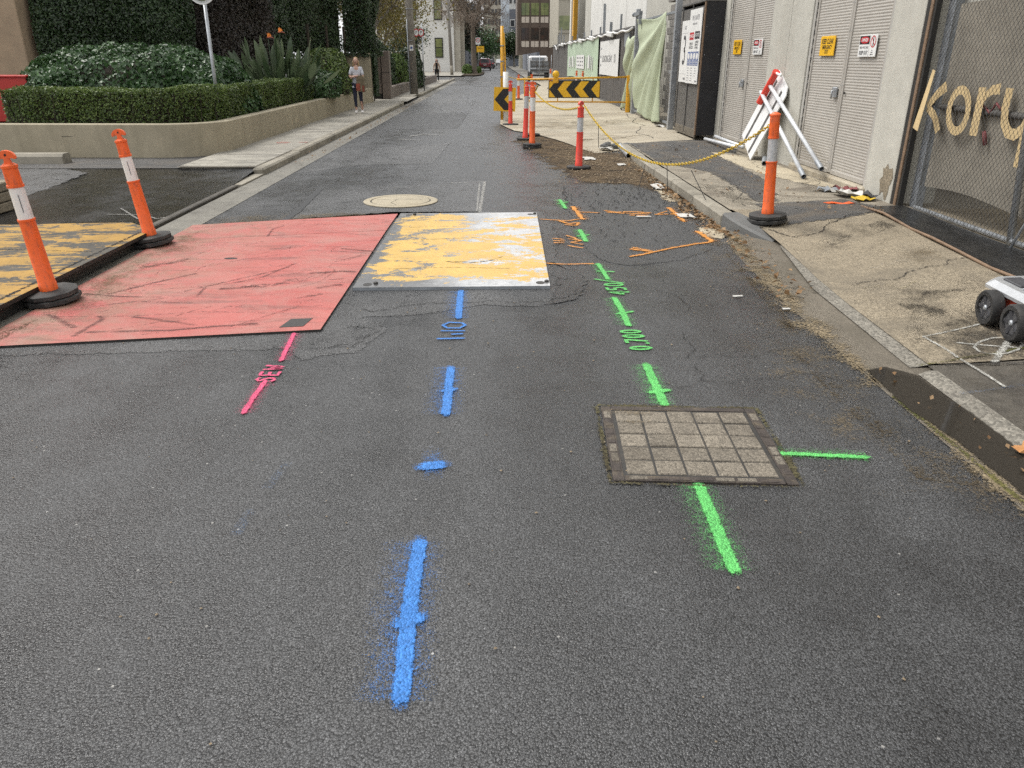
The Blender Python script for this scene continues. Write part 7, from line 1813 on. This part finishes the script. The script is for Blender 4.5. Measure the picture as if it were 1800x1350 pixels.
tag(pn, 'person in grey t-shirt and dark leggings walking with folded arms by the planter', 'person')
tb = empty('tote_bag', (-4.03, 24.36, .118)); 
m = MB(); m.prism([(-.13, .62), (.13, .60), (.12, 1.0), (.06, 1.06), (-.06, 1.06), (-.11, .98)], -.03, .03, frame_m((.02, 0, 0), (1, 0, 0), (0, 0, 1))).build('bag', 'tote', tb)
m = MB(); m.box((-.05, -.034, .74), (.12, .006, .2)).box((.10, -.034, .70), (.06, .006, .16)); m.build('print_patch', 'tote_red', tb); m = MB(); m.tube([(-.04, 0, .99), (.0, .05, 1.06), (.08, 0, .99)], .012, 6).build('strap', 'tote', tb, smooth=True)
tag(tb, 'brown and green patterned tote bag hanging from the walking person', 'bag')
p2n = empty('person', (-4.55, 63.5, .0)); p2n.scale = (1.0, 1.0, .98)
J2 = dict(J); J2['ell'] = (V_(-.23, .03, 1.08), .040); J2['wrl'] = (V_(-.25, -.03, .84), .028); J2['elr'] = (V_(.23, .0, 1.08), .040); J2['wrr'] = (V_(.25, -.06, .84), .028)
J = J2; skin_mesh('body', J2, E_, 'skin', p2n)
TJ = grow_(['pel', 'wai', 'che', 'nec', 'shl', 'ell', 'wrl', 'shr', 'elr', 'wrr'], 1.25); TJ['hem'] = (V_(0, .04, .62), (.18, .10)); skin_mesh('cardigan', TJ, [('pel', 'wai'), ('wai', 'che'), ('che', 'nec'), ('che', 'shl'), ('shl', 'ell'), ('ell', 'wrl'), ('che', 'shr'), ('shr', 'elr'), ('elr', 'wrr'), ('pel', 'hem')], 'cardigan', p2n)
LJ = grow_(['pel', 'hil', 'knl', 'anl', 'hir', 'knr', 'anr'], 1.25); skin_mesh('trousers', LJ, [('pel', 'hil'), ('hil', 'knl'), ('knl', 'anl'), ('pel', 'hir'), ('hir', 'knr'), ('knr', 'anr')], 'black_cloth', p2n)
m = MB(); m.prism([(-.075, .85), (.075, .85), (.08, 1.36), (.03, 1.40), (-.03, 1.40), (-.08, 1.36)], 0, .03, frame_m((0, -.125, 0), (1, 0, 0), (0, 0, 1))).build('top', 'black_cloth', p2n)
for a in (J2['anl'][0], J2['anr'][0]): skin_mesh('shoe', {'h': (a + V_(0, .03, -.04), .042), 't': (a + V_(0, -.12, -.06), (.04, .025))}, [('h', 't')], 'black_cloth', p2n, 0, 1)
hand(p2n, J2['wrl'][0], (0, -.2, -1), (1, 0, 0)); hand(p2n, J2['wrr'][0], (0, -.2, -1), (-1, 0, 0)); head(p2n, 1.455, 'hair_dark')
tag(p2n, 'person in beige cardigan and black trousers farther along the footpath', 'person')

# ------------------------------------------------------------------ litter, grit and leaves
def grit(name, region, n, r, mat, z, label, seed, parent=None, zf=None):
    """loose stones: squashed tetra-ish lumps joined as one mass"""
    rr = random.Random(seed); m = MB()
    for k in range(n):
        x, y_ = region(rr); q = r * rr.uniform(.5, 1.5); zz = (zf(x, y_) if zf else 0) + z
        vs = [(x + q * math.cos(a) * rr.uniform(.7, 1.2), y_ + q * math.sin(a) * rr.uniform(.7, 1.2), zz + q * rr.uniform(.1, .3)) for a in (0, 1.57, 3.14, 4.71)] + [(x + rr.uniform(-.3, .3) * q, y_, zz + q * rr.uniform(.7, 1.1)), (x, y_, zz - q * .2)]
        m.add(vs, [(0, 1, 4), (1, 2, 4), (2, 3, 4), (3, 0, 4), (1, 0, 5), (2, 1, 5), (3, 2, 5), (0, 3, 5)])
    o = m.build(name, mat, parent); o['kind'] = 'stuff'; o['label'] = label
    return o
plain('stone_black', (.02, .02, .02), .7, var=.4); plain('stone_tan', (.26, .20, .13), .85, var=.4)
grit('loose_grit', lambda r_: (r_.uniform(.85, 2.25), r_.triangular(7.0, 11.3, 9.8)), 420, .009, 'stone_black', .008, 'black asphalt crumbs scattered on the dark patch', 1)
grit('loose_gravel', lambda r_: (min(2.33, r_.gauss(1.75, .4)), r_.uniform(11, 16)), 900, .013, 'stone_tan', .008, 'gravel scattered through the brown dirt', 2)
grit('gutter_gravel', lambda r_: (2.33 - abs(r_.gauss(0, .10)) - max(0, 7.6 - 7.6) , r_.uniform(7.6, 14)), 700, .010, 'stone_tan', .01, 'grit lying along the kerb foot', 3)
grit('road_grit', lambda r_: (r_.uniform(-3, 2), r_.uniform(1.4, 9)), 260, .005, 'stone_tan', .004, 'tiny pale stones loose on the road', 4)
def lit(name, n, region, size, seed, label, zf):
    r_ = np.random.default_rng(seed); rr = random.Random(seed); P_ = np.array([(lambda p: (p[0], p[1], zf(*p) + rr.uniform(.006, .03)))(region(rr)) for _ in range(n)])
    N_ = np.tile([0., 0, 1], (n, 1)); o = leaves(name, P_, N_, size, 'leaf_litter', None, .7, .45, seed); o['kind'] = 'stuff'; o['label'] = label; return o
lit('leaf_litter', 280, lambda r_: (2.30 - abs(r_.gauss(0, .09)), r_.triangular(7.3, 13, 8.0)), .055, 5, 'dry brown leaves gathered along the right kerb', lambda x, y_: .012)
lit('leaf_litter', 80, lambda r_: (lambda y_: (2.15 + .055 * (y_ - 5) * 2 * .5 + r_.gauss(0, .09), y_))(r_.uniform(5.2, 7.6)), .05, 6, 'dry leaves in the shallow gutter of the crossover', lambda x, y_: .02)
lit('leaf_litter', 16, lambda r_: (2.1 + r_.uniform(0, .2), r_.uniform(2.6, 4.0)), .028, 8, 'few leaf scraps floating on the gutter water', lambda x, y_: .012)
lit('leaf_litter', 120, lambda r_: (r_.uniform(2.6, 4.2), r_.uniform(8, 15)), .04, 9, 'leaf scraps on the right footpath', lambda x, y_: zr(x, y_) + .006)
lit('leaf_litter', 150, lambda r_: (-3.2 - abs(r_.gauss(0, .1)), r_.uniform(13, 40)), .05, 10, 'leaf scraps along the left gutter', lambda x, y_: .01)
# one large orange leaf at the right edge
m = MB(); pts = [(0, -.05), (.02, -.02), (.055, -.03), (.04, 0), (.06, .03), (.025, .025), (.02, .06), (0, .035), (-.02, .06), (-.025, .02), (-.06, .02), (-.04, -.005), (-.05, -.03), (-.02, -.02)]
m.add([(2.335 + p[0], 2.96 + p[1], .032 + .012 * math.sin(p[0] * 60)) for p in pts] + [(2.335, 2.96, .040)], [(i, (i + 1) % 14, 14) for i in range(14)])
plain('leaf_orange', (.42, .20, .07), .7, var=.25, scale=20)
tag(m.build('fallen_leaf', 'leaf_orange', None), 'large lobed orange leaf lying at the gutter edge', 'leaf')
plain('paper', (.50, .485, .45), .8, var=.1, scale=15)
def scrap(c, sz, label, seed, mat='paper', cat='litter'):
    rr = random.Random(seed); m = MB(); n = 5; vs = []
    for j in range(n):
        for i in range(n): vs.append((c[0] + (i / (n - 1) - .5) * sz[0] + rr.uniform(-.1, .1) * sz[0], c[1] + (j / (n - 1) - .5) * sz[1] + rr.uniform(-.1, .1) * sz[1], c[2] + .004 + rr.uniform(0, 1) * sz[2]))
    m.add(vs, [(j * n + i, j * n + i + 1, (j + 1) * n + i + 1, (j + 1) * n + i) for j in range(n - 1) for i in range(n - 1)])
    o = m.build('litter_scrap', mat, None); so = o.modifiers.new('thick', 'SOLIDIFY'); so.thickness = .003
    return tag(o, label, cat, 'scraps of litter')
scrap((2.10, 8.55, .012), (.17, .22, .006), 'flat white packet lying in the gutter leaves', 1)
scrap((2.19, 10.6, .012), (.14, .45, .02), 'crumpled white strip in the gutter under the chain', 2)
scrap((2.05, 13.0, .012), (.12, .2, .02), 'white scrap in the dirt near the gutter pipe', 3)
scrap((1.62, 13.9, .012), (.2, .4, .012), 'torn pale scrap lying right of the red bollard', 4)
scrap((2.1, 15.2, .03), (.25, .3, .05), 'crumpled pale plastic at the apron edge', 5)
scrap((1.62, 8.5, .012), (.16, .05, .004), 'thin white stick on the dark patch', 6)
scrap((1.77, 5.42, .006), (.07, .03, .008), 'curled white scrap nearer the gutter', 8)
scrap((2.02, 5.1, .008), (.05, .03, .006), 'white scrap at the crossover gutter', 9)
scrap((4.15, 9.15, .13), (.28, .34, .08), 'crumpled pale cloth in the rubbish at the pier foot', 11)
scrap((4.28, 9.45, .13), (.2, .3, .07), 'dark rag in the rubbish at the pier foot', 12, 'rag_red')
scrap((4.2, 8.85, .13), (.22, .2, .04), 'yellow wrapper in the rubbish at the pier foot', 13, 'chain_yellow')
scrap((4.33, 8.98, .13), (.12, .3, .07), 'black bag scrap in the rubbish at the pier foot', 14, 'black_ply')
scrap((4.05, 9.5, .13), (.2, .2, .05), 'blue grey plastic in the rubbish at the pier foot', 15, 'galv_dull')
scrap((3.84, 8.62, .125), (.30, .07, .02), 'flat orange plastic strip by the mat corner', 16, 'orange_plastic')
scrap((4.0, 19.6, .10), (.2, .5, .05), 'white rag under the site gate', 17)
for k, (x, y_) in enumerate(((2.2, 15.75), (2.35, 15.5), (2.5, 15.3), (2.1, 15.45))):
    bm = bmesh.new(); bmesh.ops.create_icosphere(bm, subdivisions=2, radius=.07 + .02 * (k % 3)); m = MB()
    m.add([(v.co.x * (1 + .5 * mnoise.noise(v.co * 20)) * 1.3 + x, v.co.y * (1 + .4 * mnoise.noise(v.co * 18)) + y_, v.co.z * .7 + .07) for v in bm.verts], [[v.index for v in f.verts] for f in bm.faces]); bm.free()
    tag(m.build('broken_stone', 'bluestone', None), ['broken stone lump left of the gutter pipe top', 'broken stone lump at the top of the gutter pipe', 'broken stone lump right of the gutter pipe top', 'broken stone lump nearest the dirt by the pipe'][k], 'stone', 'broken stones at the kerb end')
